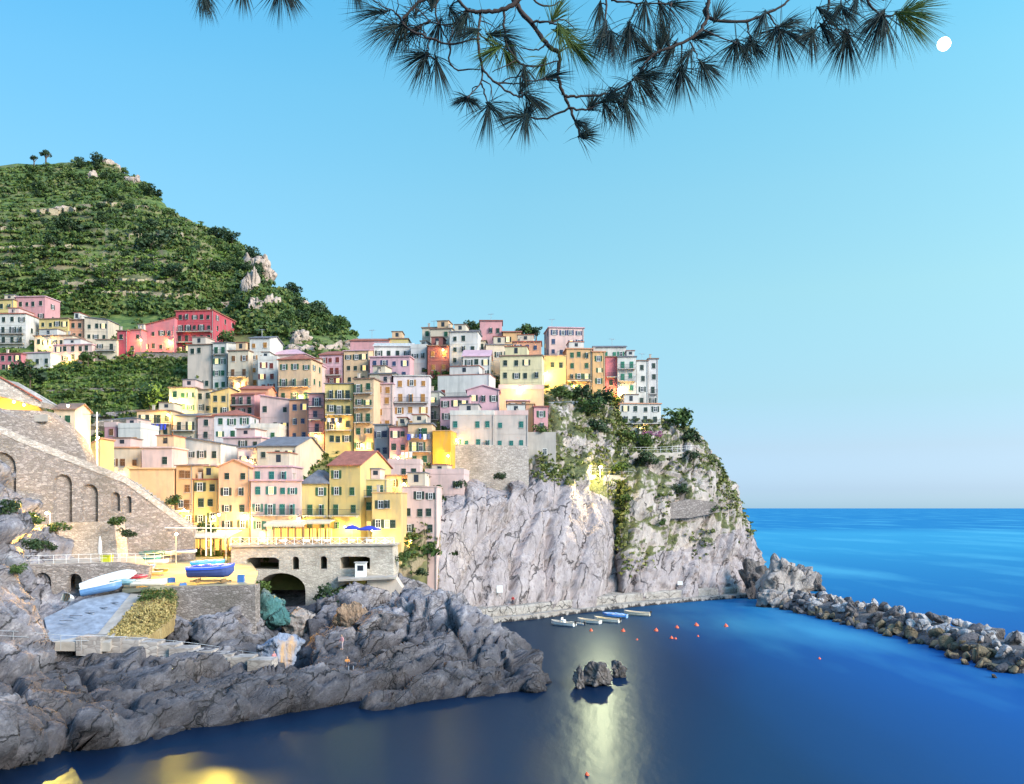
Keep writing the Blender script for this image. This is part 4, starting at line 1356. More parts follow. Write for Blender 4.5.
sheet('ramp_kerb', [(50, 642.5, 99.4), (110, 643, 99.6), (122, 622, 105), (146, 591, 114), (134, 590, 114.7), (98, 634, 102.4)], M_pave, 1.0, lift=.06)
for i, (x, y, Y) in enumerate(((112, 604, 110.6), (101, 609, 109), (88, 614, 107.4), (76, 617, 106), (66, 622, 104.5))):
    mb = MB()
    mb.box(-1.0, -.09, 0, 1.0, .09, .05)
    tag(mb.build('drain_slot', M_iron, None, W(x, y, Y) + Vector((0, 0, .12)), (0, R(-3), R(-25))), ('topmost', 'second', 'third', 'fourth', 'lowest')[i] + ' dark slot across the blue grey slipway', 'drain', 'slots across the slipway')
sheet('grass_slope', [(104, 640, 100.6), (122, 620, 105.6), (146, 592, 113.6), (176, 590, 112.2), (176, 618, 108.5), (152, 636, 104), (130, 640, 102)],
      rockmat('dry_grass', (.50, .38, .18), (.36, .25, .10), (.20, .14, .06), wet_shade=False, sc1=1.2, crack=.15), 1.5, lift=.15)
M_asph = plain('square_paving', (.34, .30, .20), .9, var=.2, scale=.6)
sheet('square', [(122, 590, 114), (150, 586.5, 112), (254.5, 584.5, 112.5), (258, 572, 130), (246, 557, 147), (150, 557, 147), (132, 568, 130)], M_asph, .5, lift=.05)
wall_poly('quay_tower', [(172, 587), (255, 585), (255.5, 648), (176, 648)], [], lambda u: 111.8 + (u - 172) / 200, 2.2, M_wall, 'square stone retaining wall carrying the lit square, blue covered boat on top', 'stone wall')

# the rock stairs below the slipway, railing along it
stairs = [(92, 648, 640), (112, 649, 641), (130, 651, 643), (148, 653, 645), (166, 655, 648), (184, 658, 651), (202, 661, 654), (222, 664, 657), (242, 667, 660), (262, 671, 663)]
mb = MB()
for (x, yb_, yt_) in stairs:
    Y = YZ(yb_, 4.4 - (x - 92) * .014)
    c_ = W(x, yt_, Y)
    mb.box(c_.x - 1.35, c_.y - .9, c_.z - 1.6, c_.x + 1.35, c_.y + 1.6, c_.z + .45)
o = mb.build('rock_steps', stonemat('step_stone', (.38, .33, .30), (.46, .41, .37), (.26, .22, .20), 1.2, .5))
tag(o, 'pale concrete steps descending over the shore rocks towards the gully', 'steps')


def railing(label, pts, hgt=1.0, mat=None, rails=(.5, 1.0), r=.03, wobble=0):
    p0 = pts[0]
    p = empty('railing', p0, 0, label, 'railing')
    mat = mat or M_metal
    for i, q in enumerate(pts):
        mb = MB()
        mb.tube([(0, 0, -.6), (0, 0, hgt)], r, 6)
        link('post', mb.mesh('post', mat), p, q - p0)
    mb = MB()
    for z in rails:
        mb.tube([q - p0 + Vector((0, 0, hgt * z - .02)) for q in pts], r * .85, 6)
    mb.build('rail', mat, p)
    return p


def dense(pts, k):
    a = np.array([tuple(q) for q in pts])
    return [Vector(q) for q in catmull(a, k)]


railing('thin pale railing along the lower path above the foreground rocks', dense([W(x, y, Y) for x, y, Y in ((-10, 640, 92), (30, 642, 95), (66, 645, 98), (100, 645, 100), (140, 647, 102), (176, 650, 103), (215, 655, 104.5), (250, 661, 104.5), (276, 664, 104))], 14), 1.05)
railing('pale railing along the walk above the boathouse arches', dense([W(x, y, Y) for x, y, Y in ((-15, 565.5, 111.6), (60, 563.5, 114.6), (118, 561.5, 117.2))], 12), 1.1, M_white)
railing('white railing round the boats on the upper quay', dense([W(x, y, Y) for x, y, Y in ((120, 561, 118), (150, 561, 121), (176, 557, 134))], 8), 1.0, M_white)

# the bridge with the terrace
Yb = lambda u: 139.0
bo = [(231, 548), (392, 546), (394, 574), (386, 594), (372, 588), (350, 580), (332, 583), (318, 596), (305, 604)]
ar = [(306 - 0, 604)] + [(281 + 24.5 * math.cos(math.pi * k / 12), 590 - 17 * math.sin(math.pi * k / 12)) for k in range(13)]
bo = [(231, 548), (392, 546), (394, 576), (387, 597), (366, 590), (346, 584), (328, 592), (316, 604), (305.5, 606)] + ar[1:] + [(256.5, 606), (231, 606)]
wall_poly('arch_bridge', bo, [[(246, 569.5), (246, 560), (250, 557.5), (275, 557.5), (279, 560), (279, 569.5)], arch(292, 299, 556.5, 569.5), arch(320, 327, 556, 569), [(340, 569), (340, 558), (344, 556.5), (366, 556.5), (370, 558), (370, 569)]],
          Yb, 8.0, stonemat('bridge_masonry', (.50, .44, .37), (.60, .54, .46), (.36, .31, .26), .45, .2), 'stone bridge with a round arch and small windows carrying the restaurant terrace', 'bridge')
sheet('terrace_floor', [(229, 547.6, 138.7), (395, 545.6, 138.7), (402, 543.5, 150), (229, 545, 150)], M_pave, .3, lift=.32)
DECK = W(300, 547, 139).z + .33


def deck(px, Y):
    return Vector(((px - CX) / F * Y, Y, DECK))


p = empty('balustrade', deck(231, 139), 0, 'pale lattice balustrade along the edge of the restaurant terrace', 'balustrade')
x0, x1 = deck(231, 139).x, deck(394, 139).x
n = 18
for i in range(n + 1):
    mb = MB()
    mb.box(-.06, -.06, 0, .06, .06, 1.1)
    link('post', mb.mesh('post', M_white), p, ((x1 - x0) * i / n, 0, 0))
mb = MB()
for i in range(n):
    a, b_ = (x1 - x0) * i / n + .06, (x1 - x0) * (i + 1) / n - .06
    mb.tube([(a, 0, .1), (b_, 0, .95)], .035, 4)
    mb.tube([(a, .01, .95), (b_, .01, .1)], .035, 4)
mb.build('lattice', M_white, p)
mb = MB()
mb.box(0, -.05, 1.101, x1 - x0, .05, 1.18)
mb.build('rail', M_white, p)
# buttress and low walls at the right of the bridge
wall_poly('buttress', [(350, 580), (366, 579), (367, 614), (351, 614)], [], lambda u: 137.0, 2.4, plain('ochre_render', (.62, .44, .10), .9, var=.25), 'ochre rendered buttress under the right end of the bridge', 'wall')
wall_poly('terrace_wall', [(367, 581), (394, 576), (402, 588), (396, 600), (367, 606)], [], lambda u: 136.5, 3, plaster(COL['beige']), 'pale rendered wall right of the ochre buttress', 'wall')
sheet('landing', [(338, 579.5, 135.5), (396, 577, 135.5), (398, 573, 143), (338, 573, 143)], M_pave, .3)
kp = empty('kiosk', W(361, 577, 137.8), 0, 'small white kiosk standing in the opening at the right of the bridge', 'kiosk')
mb = MB()
mb.box(-.8, -.6, 0, .8, .6, 2.2)
mb.build('wall', M_white, kp)
mb = MB()
mb.box(-.95, -.75, 2.201, .95, .75, 2.32)
mb.build('roof', M_conc, kp)
mb = MB()
mb.box(-.45, -.63, 1.0, .45, -.602, 1.8)
mb.build('window', M_glass, kp)

# the stone base under the pale houses, the plain tower beside it
Ybase = lambda u: 179.5 + (u - 449) * .012
wall_poly('base_wall', [(449, 444), (528.5, 446), (529, 496), (500, 500), (470, 502), (449, 504)], [], Ybase, 7, M_wall2, 'tall pale stone base under the two pale houses on the cliff', 'stone wall')
tb = empty('stone_tower', W(542, 485, 186.5), 0, 'plain pale rendered tower with one small window right of the stone base', 'tower')
mb = MB()
wv_ = 28 / F * 186.5
mb.box(-wv_ / 2, 0, -3, wv_ / 2, 6, 53 / F * 186.5)
mb.build('wall', plaster((.50, .45, .40)), tb)
link('window', window_mesh(False), tb, (.6, -.002, 6.2), (0, 0, 0), (.9, 1, .9))
wall_poly('path_wall', [(656, 506), (690, 499), (716, 502), (720, 512), (690, 518), (658, 519)], [], lambda u: 199.0 + (u - 656) * .06, 2.5, M_wall, 'short grey stone wall on the right of the cliff below the path', 'stone wall')
for nm, lb, q in (('cliff', 'metal railing along the lamp lit path on the cliff', ((548, 474, 183), (575, 473, 189), (600, 473.5, 195), (634, 474, 200))),
                  ('villa', 'white railing on the headland path under the white villa', ((622, 452, 204), (650, 452, 206), (676, 451, 208.5), (692, 450, 211)))):
    railing(lb, dense([W(*z) for z in q], 14), 1.1, M_white if nm == 'villa' else M_metal)
sheet('cliff_path', [(546, 475.5, 182.5), (575, 474.5, 188.5), (600, 475, 194.5), (635, 475.5, 199.6), (640, 474.5, 206), (600, 474, 200), (546, 474.5, 188)], M_pave, 1.2)
sheet('headland_path', [(620, 453.5, 203.6), (650, 453.5, 205.6), (676, 452.5, 208), (694, 451.5, 210.6), (696, 450.5, 215), (650, 452.5, 212), (620, 452.5, 210)], M_pave, 1.2)
wall_poly('garden_wall', [(548, 402), (579, 401), (579, 409), (548, 411)], [], lambda u: 206 + (u - 548) * .12, 1.0, plain('blue_grey_render', (.22, .25, .29), .9), 'blue grey garden wall below the bush under the yellow house', 'wall')

# retaining walls of the vineyard terraces in the middle of the slope
for i, (lb, q, Y, Ht) in enumerate((
        ('broad grey dry stone wall above the cream house with orange shutters', [(66, 425), (110, 419), (164, 414)], 193, 14),
        ('upper grey retaining wall right below the big red building', [(136, 352), (160, 352), (186, 353)], 233, 6),
        ('grey terrace wall below the vine rows left of the pale yellow lamp lit house', [(78, 417), (110, 412), (160, 408)], 199, 7),
        ('thin dry stone wall between the upper vine rows', [(20, 392), (80, 388), (150, 388)], 207, 3))):
    mb = MB()
    yy_ = {round(x): hill_at(x, y + Ht).y - .4 for x, y in q}
    mb.poly([(x, y) for x, y in q] + [(x, y + Ht) for x, y in reversed(q)], [], lambda u, v, w: W(u, v, yy_[round(u)]) + Vector((0, w, 0)), 2.5)
    tag(mb.build('terrace_wall', M_terr), lb, 'stone wall')

# small things at the far left: stone roof slope, lit arcade, little house
wall_poly('stone_roof', [(-40, 372), (0, 378), (18, 388), (42, 402), (40, 407), (0, 396), (-40, 390)], [], lambda u: 133 + u * .06, 5, M_wall2, 'pale stone roof slope with a red edge above the lit arcade at the left', 'roof')
mb = MB()
mb.tube([W(-40, 370, 132.9), W(0, 377, 132.9), W(18, 387, 133.9), W(42, 401, 135.2)], .14, 6)
mb.build('roof_edge', roofmat(RC['terra']), bpy.data.objects['stone_roof'])
wall_poly('arcade_wall', [(-40, 388), (0, 395), (38, 406), (46, 416), (-40, 416)], [], lambda u: 136.5 + u * .06, 2, plaster(COL['ochre']), 'ochre arcade wall lit by two lamps at the left edge', 'wall')
sheet('arcade_floor', [(-40, 415, 127), (48, 414.5, 129), (50, 413, 140), (-40, 413, 138)], M_pave, 1.0)
hs('small cream house with a green door on the rough upper wall at the left', 54, 75, 409, 427, 'cream', 'gx', 'brown', 'green', c=2, r=1, Y=135.5, d=5, rise=1.0, ext=3)
hs('yellow lit gable wall beside the tall lamp mast', 78, 100, 452, 480, 'yellow', 'monoL', 'salmon', None, c=0, r=0, Y=146, d=5, ext=4, rise=2.2)

# ------------------------------------------------------------------ restaurants
M_canvas = plain('beige_canvas', (.62, .54, .42), .8)


def pavilion(label, px0, px1, Yf, Yk, zt, zb, base, mat, nposts=5, panes=True, slope=.6, under=2.2):
    a, b_ = (px0 - CX) / F * Yf, (px1 - CX) / F * Yf
    p = empty('restaurant_pavilion', (a, Yf, base), 0, label, 'pavilion')
    w, dd = b_ - a, Yk - Yf
    mb = MB()
    mb.add([(-.3, -.4, zb), (w + .3, -.4, zb), (w + .3, dd, zb + slope), (-.3, dd, zb + slope), (-.3, -.4, zb + .12), (w + .3, -.4, zb + .12), (w + .3, dd, zb + slope + .12), (-.3, dd, zb + slope + .12)],
           [(0, 3, 2, 1), (4, 5, 6, 7), (0, 1, 5, 4), (1, 2, 6, 5), (2, 3, 7, 6), (3, 0, 4, 7)])
    n = 24
    for i in range(n):      # scalloped valance
        xa, xb = -.3 + (w + .6) * i / n, -.3 + (w + .6) * (i + 1) / n
        mb.add([(xa, -.41, zb), (xb, -.41, zb), (xb - .03, -.41, zb - .3), (xa + .03, -.41, zb - .3)], [(0, 3, 2, 1)])
    mb.build('awning', mat, p)
    for i in range(nposts):
        mb = MB()
        mb.box(-.07, -.07, 0, .07, .07, zb - .02)
        link('post', mb.mesh('post', M_wood), p, (w * i / (nposts - 1), .05, 0))
    if panes:
        k = nposts - 1
        for i in range(k):
            mb = MB()
            xa, xb = w * i / k + .2, w * (i + 1) / k - .2
            mb.box(xa, dd - .5, .5, xb, dd - .45, 2.3, 0)
            mb.box(xa - .08, dd - .44, .42, xb + .08, dd - .38, 2.42, 1)
            for f_ in (.33, .66):
                mb.box(xa + (xb - xa) * f_ - .04, dd - .53, .5, xa + (xb - xa) * f_ + .04, dd - .505, 2.3, 1)
            mb.build('lit_window', [M_lit, M_wood], p)
    for f_ in ((.25, .75) if w > 5 else (.5,)):
        ld = bpy.data.lights.new('pavilion_light', 'POINT')
        ld.energy = 55
        ld.color = (1, .62, .2)
        ld.shadow_soft_size = .3
        lo = bpy.data.objects.new('pavilion_light', ld)
        C.objects.link(lo)
        lo.parent = p
        lo.location = (w * f_, dd * .5, zb - .4)
    return p


pavilion('lit restaurant front under a beige awning below the pink front house', 266, 303, 143.5, 148.8, 3, 3.0, DECK, M_canvas, 6)
pavilion('lit restaurant bay under the yellow house with the grey hipped roof', 304, 329, 145, 149.2, 3, 3.4, DECK, M_canvas, 4, slope=.3)
pz = W(190, 553, 144).z - .3
pavilion('long lit restaurant veranda under a pale canopy behind the boats on the square', 160, 228, 143.5, 150, 3, 3.0, pz, plain('pale_canvas', (.62, .58, .52), .8), 11, slope=.7)

# parasols, tables, chairs
def parasol(label, loc, r, hgt, col):
    p = empty('parasol', loc, 0, label, 'parasol')
    mb = MB()
    mb.tube([(0, 0, 0), (0, 0, hgt + .1)], .03, 6)
    mb.build('pole', M_white, p)
    mb = MB()
    n = 8
    vs = [(0, 0, hgt + .05)]
    for rr_, z in ((.5, -.22), (1.0, -.55), (1.0, -.72)):
        for k in range(n):
            a = 2 * math.pi * k / n + .2
            vs.append((r * rr_ * math.cos(a), r * rr_ * math.sin(a), hgt + z))
    fs = [(0, 1 + k, 1 + (k + 1) % n) for k in range(n)]
    for q in range(2):
        fs += [(1 + q * n + k, 1 + (q + 1) * n + k, 1 + (q + 1) * n + (k + 1) % n, 1 + q * n + (k + 1) % n) for k in range(n)]
    mb.add(vs, fs)
    mb.build('canopy', plain('parasol_cloth', col, .8), p)
    return p


parasol('smaller blue parasol open on the restaurant terrace, left one', deck(352, 144), 1.45, 3.0, (.03, .05, .42))
parasol('larger blue parasol open at the right end of the restaurant terrace', deck(369, 142.5), 1.9, 2.9, (.03, .05, .42))


def folded_parasol(label, loc, hgt):
    p = empty('folded_parasol', loc, 0, label, 'parasol')
    mb = MB()
    mb.tube([(0, 0, 0), (0, 0, 1.2)], .035, 6)
    mb.build('pole', M_white, p)
    mb = MB()
    mb.lathe([(.06, 1.0), (.22, 1.25), (.26, hgt * .55), (.16, hgt * .85), (.02, hgt)], 9)
    mb.build('canopy', M_white, p)


folded_parasol('folded white parasol standing in front of the pale masonry block', W(100, 563, 119), 3.6)
tp = None
seat_lab = ['round white clothed table nearest the left end of the terrace', 'white clothed table in front of the beige awning', 'white clothed table at the middle of the terrace railing', 'white clothed table left of the smaller blue parasol',
            'white clothed table under the smaller blue parasol', 'white clothed table under the larger blue parasol', 'white clothed table at the back before the lit bay']
for i, (px, Y) in enumerate(((262, 141.2), (283, 141.4), (306, 141), (326, 141.6), (351, 142.6), (369, 141.6), (318, 143.6))):
    loc = deck(px, Y)
    if tp is None:
        tp = empty('restaurant_table', loc)
        mb = MB()
        mb.lathe([(0, .76), (.62, .76), (.63, .74), (.66, .45), (.62, .44), (.58, .73)], 14)
        mb.build('tablecloth', M_white, tp)
        mb = MB()
        mb.lathe([(.3, 0), (.3, .04), (.05, .07), (.04, .73)], 10)
        mb.build('leg', M_iron, tp)
        t_ = tp
        cp = empty('restaurant_chair', loc)
        mb = MB()
        mb.box(-.21, -.21, .42, .21, .21, .46)
        mb.build('seat', M_wood, cp)
        mb = MB()
        mb.box(-.21, .17, .461, -.17, .21, .9)
        mb.box(.17, .17, .461, .21, .21, .9)
        for z in (.6, .8):
            mb.box(-.169, .18, z, .169, .2, z + .09)
        mb.build('backrest', M_wood, cp)
        lm = MB()
        lm.box(-.02, -.02, 0, .02, .02, .42)
        lm = lm.mesh('leg', M_wood)
        for a, b_ in ((-1, -1), (1, -1), (-1, 1), (1, 1)):
            link('leg', lm, cp, (.19 * a, .19 * b_, 0))
        chair0 = cp
    else:
        t_ = copy_tree(tp)
        t_.location = loc
    tag(t_, seat_lab[i], 'table', 'tables on the restaurant terrace')
    for k, a in enumerate((0.4, 2.4, 4.2)):
        c_ = chair0 if (i == 0 and k == 0) else copy_tree(chair0)
        c_.location = loc + Vector((math.cos(a) * 1.0, math.sin(a) * .8, 0))
        c_.rotation_euler = (0, 0, a - math.pi / 2)
        tag(c_, ('brown chair at the right of the ', 'brown chair at the far side of the ', 'brown chair on the railing side of the ')[k] + ' '.join(seat_lab[i].replace('round ', '').split()[:7]), 'chair', 'chairs on the restaurant terrace')

# boat crane by the square
p = empty('boat_crane', W(206, 556, 139), 0, 'white twin mast boat crane with a long horizontal jib beside the veranda', 'crane')
for dx in (0, .75):
    mb = MB()
    mb.tube([(dx, 0, 0), (dx, 0, 6.2 if dx == 0 else 5.4)], [.11, .08], 8)
    mb.build('mast', M_white, p)
mb = MB()
mb.tube([(-6.8, 0, 4.35), (5.5, 0, 4.3)], .1, 6)
mb.build('jib', M_white, p)
mb = MB()
for z in (1.2, 2.4, 3.6, 4.8):
    mb.box(.1, -.03, z, .66, .03, z + .06)
mb.build('brace', M_white, p)

# yellow bin
p = empty('rubbish_bin', W(107, 566, 117.2), 0, 'yellow green bin standing on the walk above the boathouse wall', 'bin')
mb = MB()
mb.add([(-.5, -.45, 0), (.5, -.45, 0), (.5, .45, 0), (-.5, .45, 0), (-.6, -.55, 1.3), (.6, -.55, 1.3), (.6, .55, 1.3), (-.6, .55, 1.3)], [(0, 3, 2, 1), (0, 1, 5, 4), (1, 2, 6, 5), (2, 3, 7, 6), (3, 0, 4, 7), (4, 5, 6, 7)])
mb.build('body', plain('bin_yellow', (.55, .55, .03), .5), p)
mb = MB()
mb.box(-.64, -.6, 1.302, .64, .6, 1.42)
mb.build('lid', plain('bin_lid', (.45, .47, .03), .5), p)

# ------------------------------------------------------------------ lamps
LW = (1.0, .60, .16)


def lamp_light(p, loc, power, col=LW, r=.25):
    ld = bpy.data.lights.new('lamp_light', 'POINT')
    ld.energy = power * .85
    ld.color = col
    ld.shadow_soft_size = r
    lo = bpy.data.objects.new('lamp_light', ld)
    C.objects.link(lo)
    lo.parent = p
    lo.location = loc


def extra_flood(p, loc, aim, power, col=LW, cone=100, r=.3):  # beam added to a lamp beyond its own light
    ld = bpy.data.lights.new('extra_flood_light', 'SPOT')
    ld.energy = power
    ld.color = col
    ld.spot_size = R(cone)
    ld.spot_blend = .6
    ld.shadow_soft_size = r
    lo = bpy.data.objects.new('extra_flood_light', ld)
    C.objects.link(lo)
    lo.parent = p
    lo.location = loc
    lo.rotation_euler = Vector(aim).to_track_quat('-Z', 'Y').to_euler()


def wall_lamp(label, loc, power, col=LW, s=1.0):
    if 'small lamp' in label:
        power *= 1.9
    p = empty('wall_lamp', loc, 0, label, 'lamp')
    mb = MB()
    mb.tube([(0, .6, .5), (0, .3, .62), (0, 0, .5), (0, 0, .34)], .03, 6)
    mb.build('bracket', M_iron, p)
    mb = MB()
    mb.lathe([(.02, .34), (.3 * s, .2), (.32 * s, .16)], 10)
    mb.build('lamp_shade', M_iron, p)
    mb = MB()
    mb.lathe([(.001, .2), (.14 * s, .14), (.17 * s, 0), (.12 * s, -.12), (.001, -.16)], 10)
    mb.build('bulb', emit('lamp_glow', (1.0, .78, .42), 20), p, smooth=True)
    lamp_light(p, (0, -.35, -.25), power, col)
    return p


YG = (1.0, .82, .22)
for lb, px, py, pw, col, out in (
        ('glaring wall lamp on the pale yellow house beside the terraces', 174, 402, 2600, YG, 1.2),
        ('glaring wall lamp at the corner of the salmon gabled house above the veranda', 244.5, 516, 1300, LW, 1.0),
        ('bright wall lamp on the yellow house at the upper right', 545, 374, 2600, LW, 1.2),
        ('lamp on the big red building, right of its wing', 169, 341, 700, LW, 1.0),
        ('lamp at the low end of the red wing', 141, 340, 500, LW, 1.0),
        ('lamp on the lit terrace below the yellow and salmon houses', 77, 340, 900, LW, 1.2),
        ('lamp over the door of the long low peach house', 68, 356, 450, LW, 1.0),
        ('lamp beside the golden yellow house wall at the stone base', 448, 456, 900, LW, 1.4),
        ('lamp at the right of the narrow red house on the headland', 618.5, 389, 900, LW, 1.0),
        ('lamp on the brick red house near the skyline', 443, 350, 300, LW, .8),
        ('lamp beside the laundry balcony of the peach house', 168, 415, 700, LW, .9),
        ('lamp over the last pink front house door, low down', 411, 541, 600, LW, 1.0),
        ('lamp on the ochre house at the right end of the terrace', 385, 540, 700, LW, .9),
        ('lamp under the awning edge of the lit restaurant front', 299, 519, 450, YG, 1.0),
        ('lamp low on the tall yellow red roofed house', 345, 527, 600, YG, 1.0),
        ('lamp on the yellow house with flat grey roof', 213, 517, 400, YG, 1.0),
        ('lamp over the alley beside the low cream loggia house', 118, 474, 600, LW, 1.0),
        ('lamp on the white villa left side on the headland', 617, 411, 500, LW, 1.0),
        ('lamp on the narrow orange house by the stair wall', 184, 510, 700, LW, 1.0),
        ('small lamp on the ochre balcony tower, second floor', 338, 424, 300, LW, .8), ('small lamp on the rose house with stacked balconies', 316, 436, 300, LW, .8),  # the small lamps are added to make the town warmer
        ('small lamp on the white annex with the planted terrace', 268, 444, 350, LW, .8), ('small lamp on the white house with paired windows', 214, 470, 350, LW, .8),
        ('small lamp low on the tall narrow yellow house', 362, 445, 400, LW, .8), ('small lamp on the pink house with laundry', 398, 458, 400, LW, .8),
        ('small lamp on the cream house with brown shutters', 238, 384, 300, LW, .8), ('small lamp low on the square peach house', 300, 396, 350, LW, .8),
        ('small lamp on the wide pale yellow house', 520, 388, 400, LW, .8), ('small lamp on the orange house with green shutters', 574, 386, 350, LW, .8),
        ('small lamp at the white villa front', 640, 428, 300, LW, .9), ('small lamp on the peach house under the green awning', 404, 484, 350, LW, .8),
        ('small lamp on the lilac house', 247, 461, 350, LW, .8), ('small lamp on the pale rounded house by its corner', 456, 440, 250, LW, .8),
        ('small lamp on the cream lit terrace row at the far left', 45, 342, 350, LW, .8), ('small lamp low on the salmon gabled house', 226, 535, 220, YG, .8),
        ('small lamp between the pink front house windows, low', 262, 533, 200, YG, .8), ('lamp on the yellow annex with the glazed balcony', 372, 530, 350, YG, .8)):
    wall_lamp(lb, front(px, py, out), pw, col)
for lb, q, pw in (('first lamp of the ochre arcade at the left edge', (14, 402, 134.5), 500), ('second lamp of the ochre arcade, nearer the small cream house', (24, 405, 135), 600),
                  ('lamp under the eaves of the small cream house at the left', (68, 406, 130.2), 250)):
    wall_lamp(lb, W(*q), pw)


def street_lamp(label, loc, hgt, power, col=LW, arm=(0, -.8, 0), bulb=.22):
    p = empty('street_lamp', loc, 0, label, 'street lamp')
    mb = MB()
    mb.tube([(0, 0, -.3), (0, 0, hgt * .5), (0, 0, hgt)], [.09, .07, .05], 8)
    mb.build('pole', M_metal, p)
    a = Vector(arm)
    mb = MB()
    mb.tube([(0, 0, hgt - .02), (a.x * .5, a.y * .5, hgt + .25), (a.x, a.y, hgt + .15)], .035, 6)
    mb.build('arm', M_metal, p)
    mb = MB()
    mb.lathe([(.03, .22), (.26, .1), (.28, .05)], 10, c=(a.x, a.y, hgt))
    mb.build('lamp_shade', M_iron, p)
    mb = MB()
    mb.lathe([(.001, .08), (bulb * .8, .03), (bulb, -.1), (bulb * .6, -.26), (.001, -.3)], 10, c=(a.x, a.y, hgt))
    mb.build('bulb', emit('lamp_glow', (1.0, .78, .42), 20), p, smooth=True)
    lamp_light(p, (a.x, a.y - .25, hgt - .5), power, col, .35)
    return p


street_lamp('street lamp on the cliff path, brightest light above the rock face', W(600, 477, 193.0), 2.2, 2600, (1.0, .82, .34), (0, -1.6, 0), .4)
extra_flood(bpy.data.objects['street_lamp'], (0, -4.2, 2.3), (-.1, -1, -.38), 26000, (1.0, .72, .32), 95, .45)
street_lamp('glaring lamp among the bushes below the first tall niche', W(50, 522, 121.5), 1.3, 900, LW, (0, -.9, 0))
extra_flood(bpy.data.objects['street_lamp.001'], (0, -1.2, 1.2), (.1, -1, -.25), 34000, (1.0, .52, .06), 58)  # added seaward, to put an orange streak on the water
street_lamp('glaring lamp at the left end of the veranda canopy', W(152, 548, 139), 3.4, 1000, (1.0, .74, .36), (0, -.8, 0), .3)
extra_flood(bpy.data.objects['street_lamp.002'], (0, -1.1, 3.2), (0, -1, -.45), 6000, (1.0, .52, .06), 100)  # weaker beam added towards the sea for a reflection
street_lamp('tall lamp post over the square behind the blue covered boat', W(226, 560, 137), 7.0, 500, (1.0, .50, .04), (-.6, -1.5, 0))
extra_flood(bpy.data.objects['street_lamp.003'], (-.6, -1.8, 6.6), (-.25, -.55, -1), 9500, (1.0, .50, .03), 125)
extra_flood(bpy.data.objects['street_lamp.003'], (-.6, -1.9, 6.6), (.3, -1, -.4), 32000, (1.0, .50, .05), 90)  # beam added over the rocks to reflect in the harbour
street_lamp('lamp post over the boats at the left of the square', W(176, 562, 131), 4.2, 400, (1.0, .50, .04), (.5, -1.2, 0))
extra_flood(bpy.data.objects['street_lamp.004'], (.5, -1.5, 3.8), (.2, -.6, -1), 4200, (1.0, .50, .03), 125)
# the tall mast with the cable
p = empty('lamp_mast', W(97, 478, 139), 0, 'tall white mast lit by a lamp in front of the low cream loggia house', 'mast')
mb = MB()
mb.tube([(0, 0, -2), (0, 0, 4), (0, 0, 10.2)], [.2, .16, .1], 8)
mb.build('pole', M_white, p)
mb = MB()
mb.tube([(0, -.1, 6.2), (.35, -.4, 6.4)], .04, 6)
mb.build('arm', M_metal, p)
mb = MB()
mb.lathe([(.001, .15), (.16, .08), (.2, -.05), (.1, -.2), (.001, -.22)], 10, c=(.38, -.45, 6.25))
mb.build('bulb', emit('lamp_glow', (1.0, .78, .42), 20), p, smooth=True)
lamp_light(p, (.5, -.9, 6.0), 1500)
a, b_ = W(97, 414, 139), W(40, 396, 135)
mb = MB()
mb.tube([a + (b_ - a) * t_ - Vector((0, 0, .9 * 4 * t_ * (1 - t_))) for t_ in [i / 14 for i in range(15)]], .035, 5)
tag(mb.build('overhead_cable', M_iron), 'thin cable sagging from the white mast to the stone roof', 'cable')

# ------------------------------------------------------------------ rocks
def rock_mesh(seed, planes=13, lo=.55, hi=.95, rough_=.05, sub=3, sharp=True):
    bm = bmesh.new()
    bmesh.ops.create_icosphere(bm, subdivisions=sub, radius=1)
    V = np.array([v.co[:] for v in bm.verts])
    Fc = np.array([[v.index for v in f.verts] for f in bm.faces])
    bm.free()
    g = np.random.RandomState(seed)
    for k in range(planes):
        n = g.normal(size=3)
        n /= np.linalg.norm(n)
        dcut = g.uniform(lo, hi)
        e = V @ n - dcut
        V = V - np.maximum(e, 0)[:, None] * n
    V = V + V / np.maximum(np.linalg.norm(V, axis=1, keepdims=True), .01) * (fbm(V * 2.2 + seed, 4, seed) * rough_ * 1.3)[:, None]
    return V, Fc


def rock(name, label, loc, size, rz, mat, seed, group=None, rough_=.06, sub=5, planes=16, cat='rock'):
    V, Fc = rock_mesh(seed, planes, .45, .9, rough_=rough_, sub=sub)
    F1, F2, hs_, v_ = voro(V * 2.6 + seed, seed)
    V = V * (1 + (rough_ * 1.3 * ((hs_[:, 0] - .5) + (v_ * (hs_[:, 1:4] - .5) * 2).sum(1)) - rough_ * .5 * (1 - np.clip((F2 - F1) / .15, 0, 1)) ** 2)[:, None])
    o = link(name, mesh_np(name, V * np.array(size), Fc, mat), None, loc, (0, 0, rz))
    return tag(o, label, cat, group)


M_stack = rockmat('sea_stack_rock', (.50, .45, .41), (.30, .26, .24), (.10, .085, .08), (0, R(-30), 0), (1, 1, .3), sc1=.5)
M_islet = rockmat('islet_rock', (.26, .23, .22), (.13, .11, .10), (.045, .04, .035), (0, R(25), 0), (1, 1, .4), sc1=1.0)


def at0(px, py, z=0.0):
    return W(px, py, YZ(py, z))


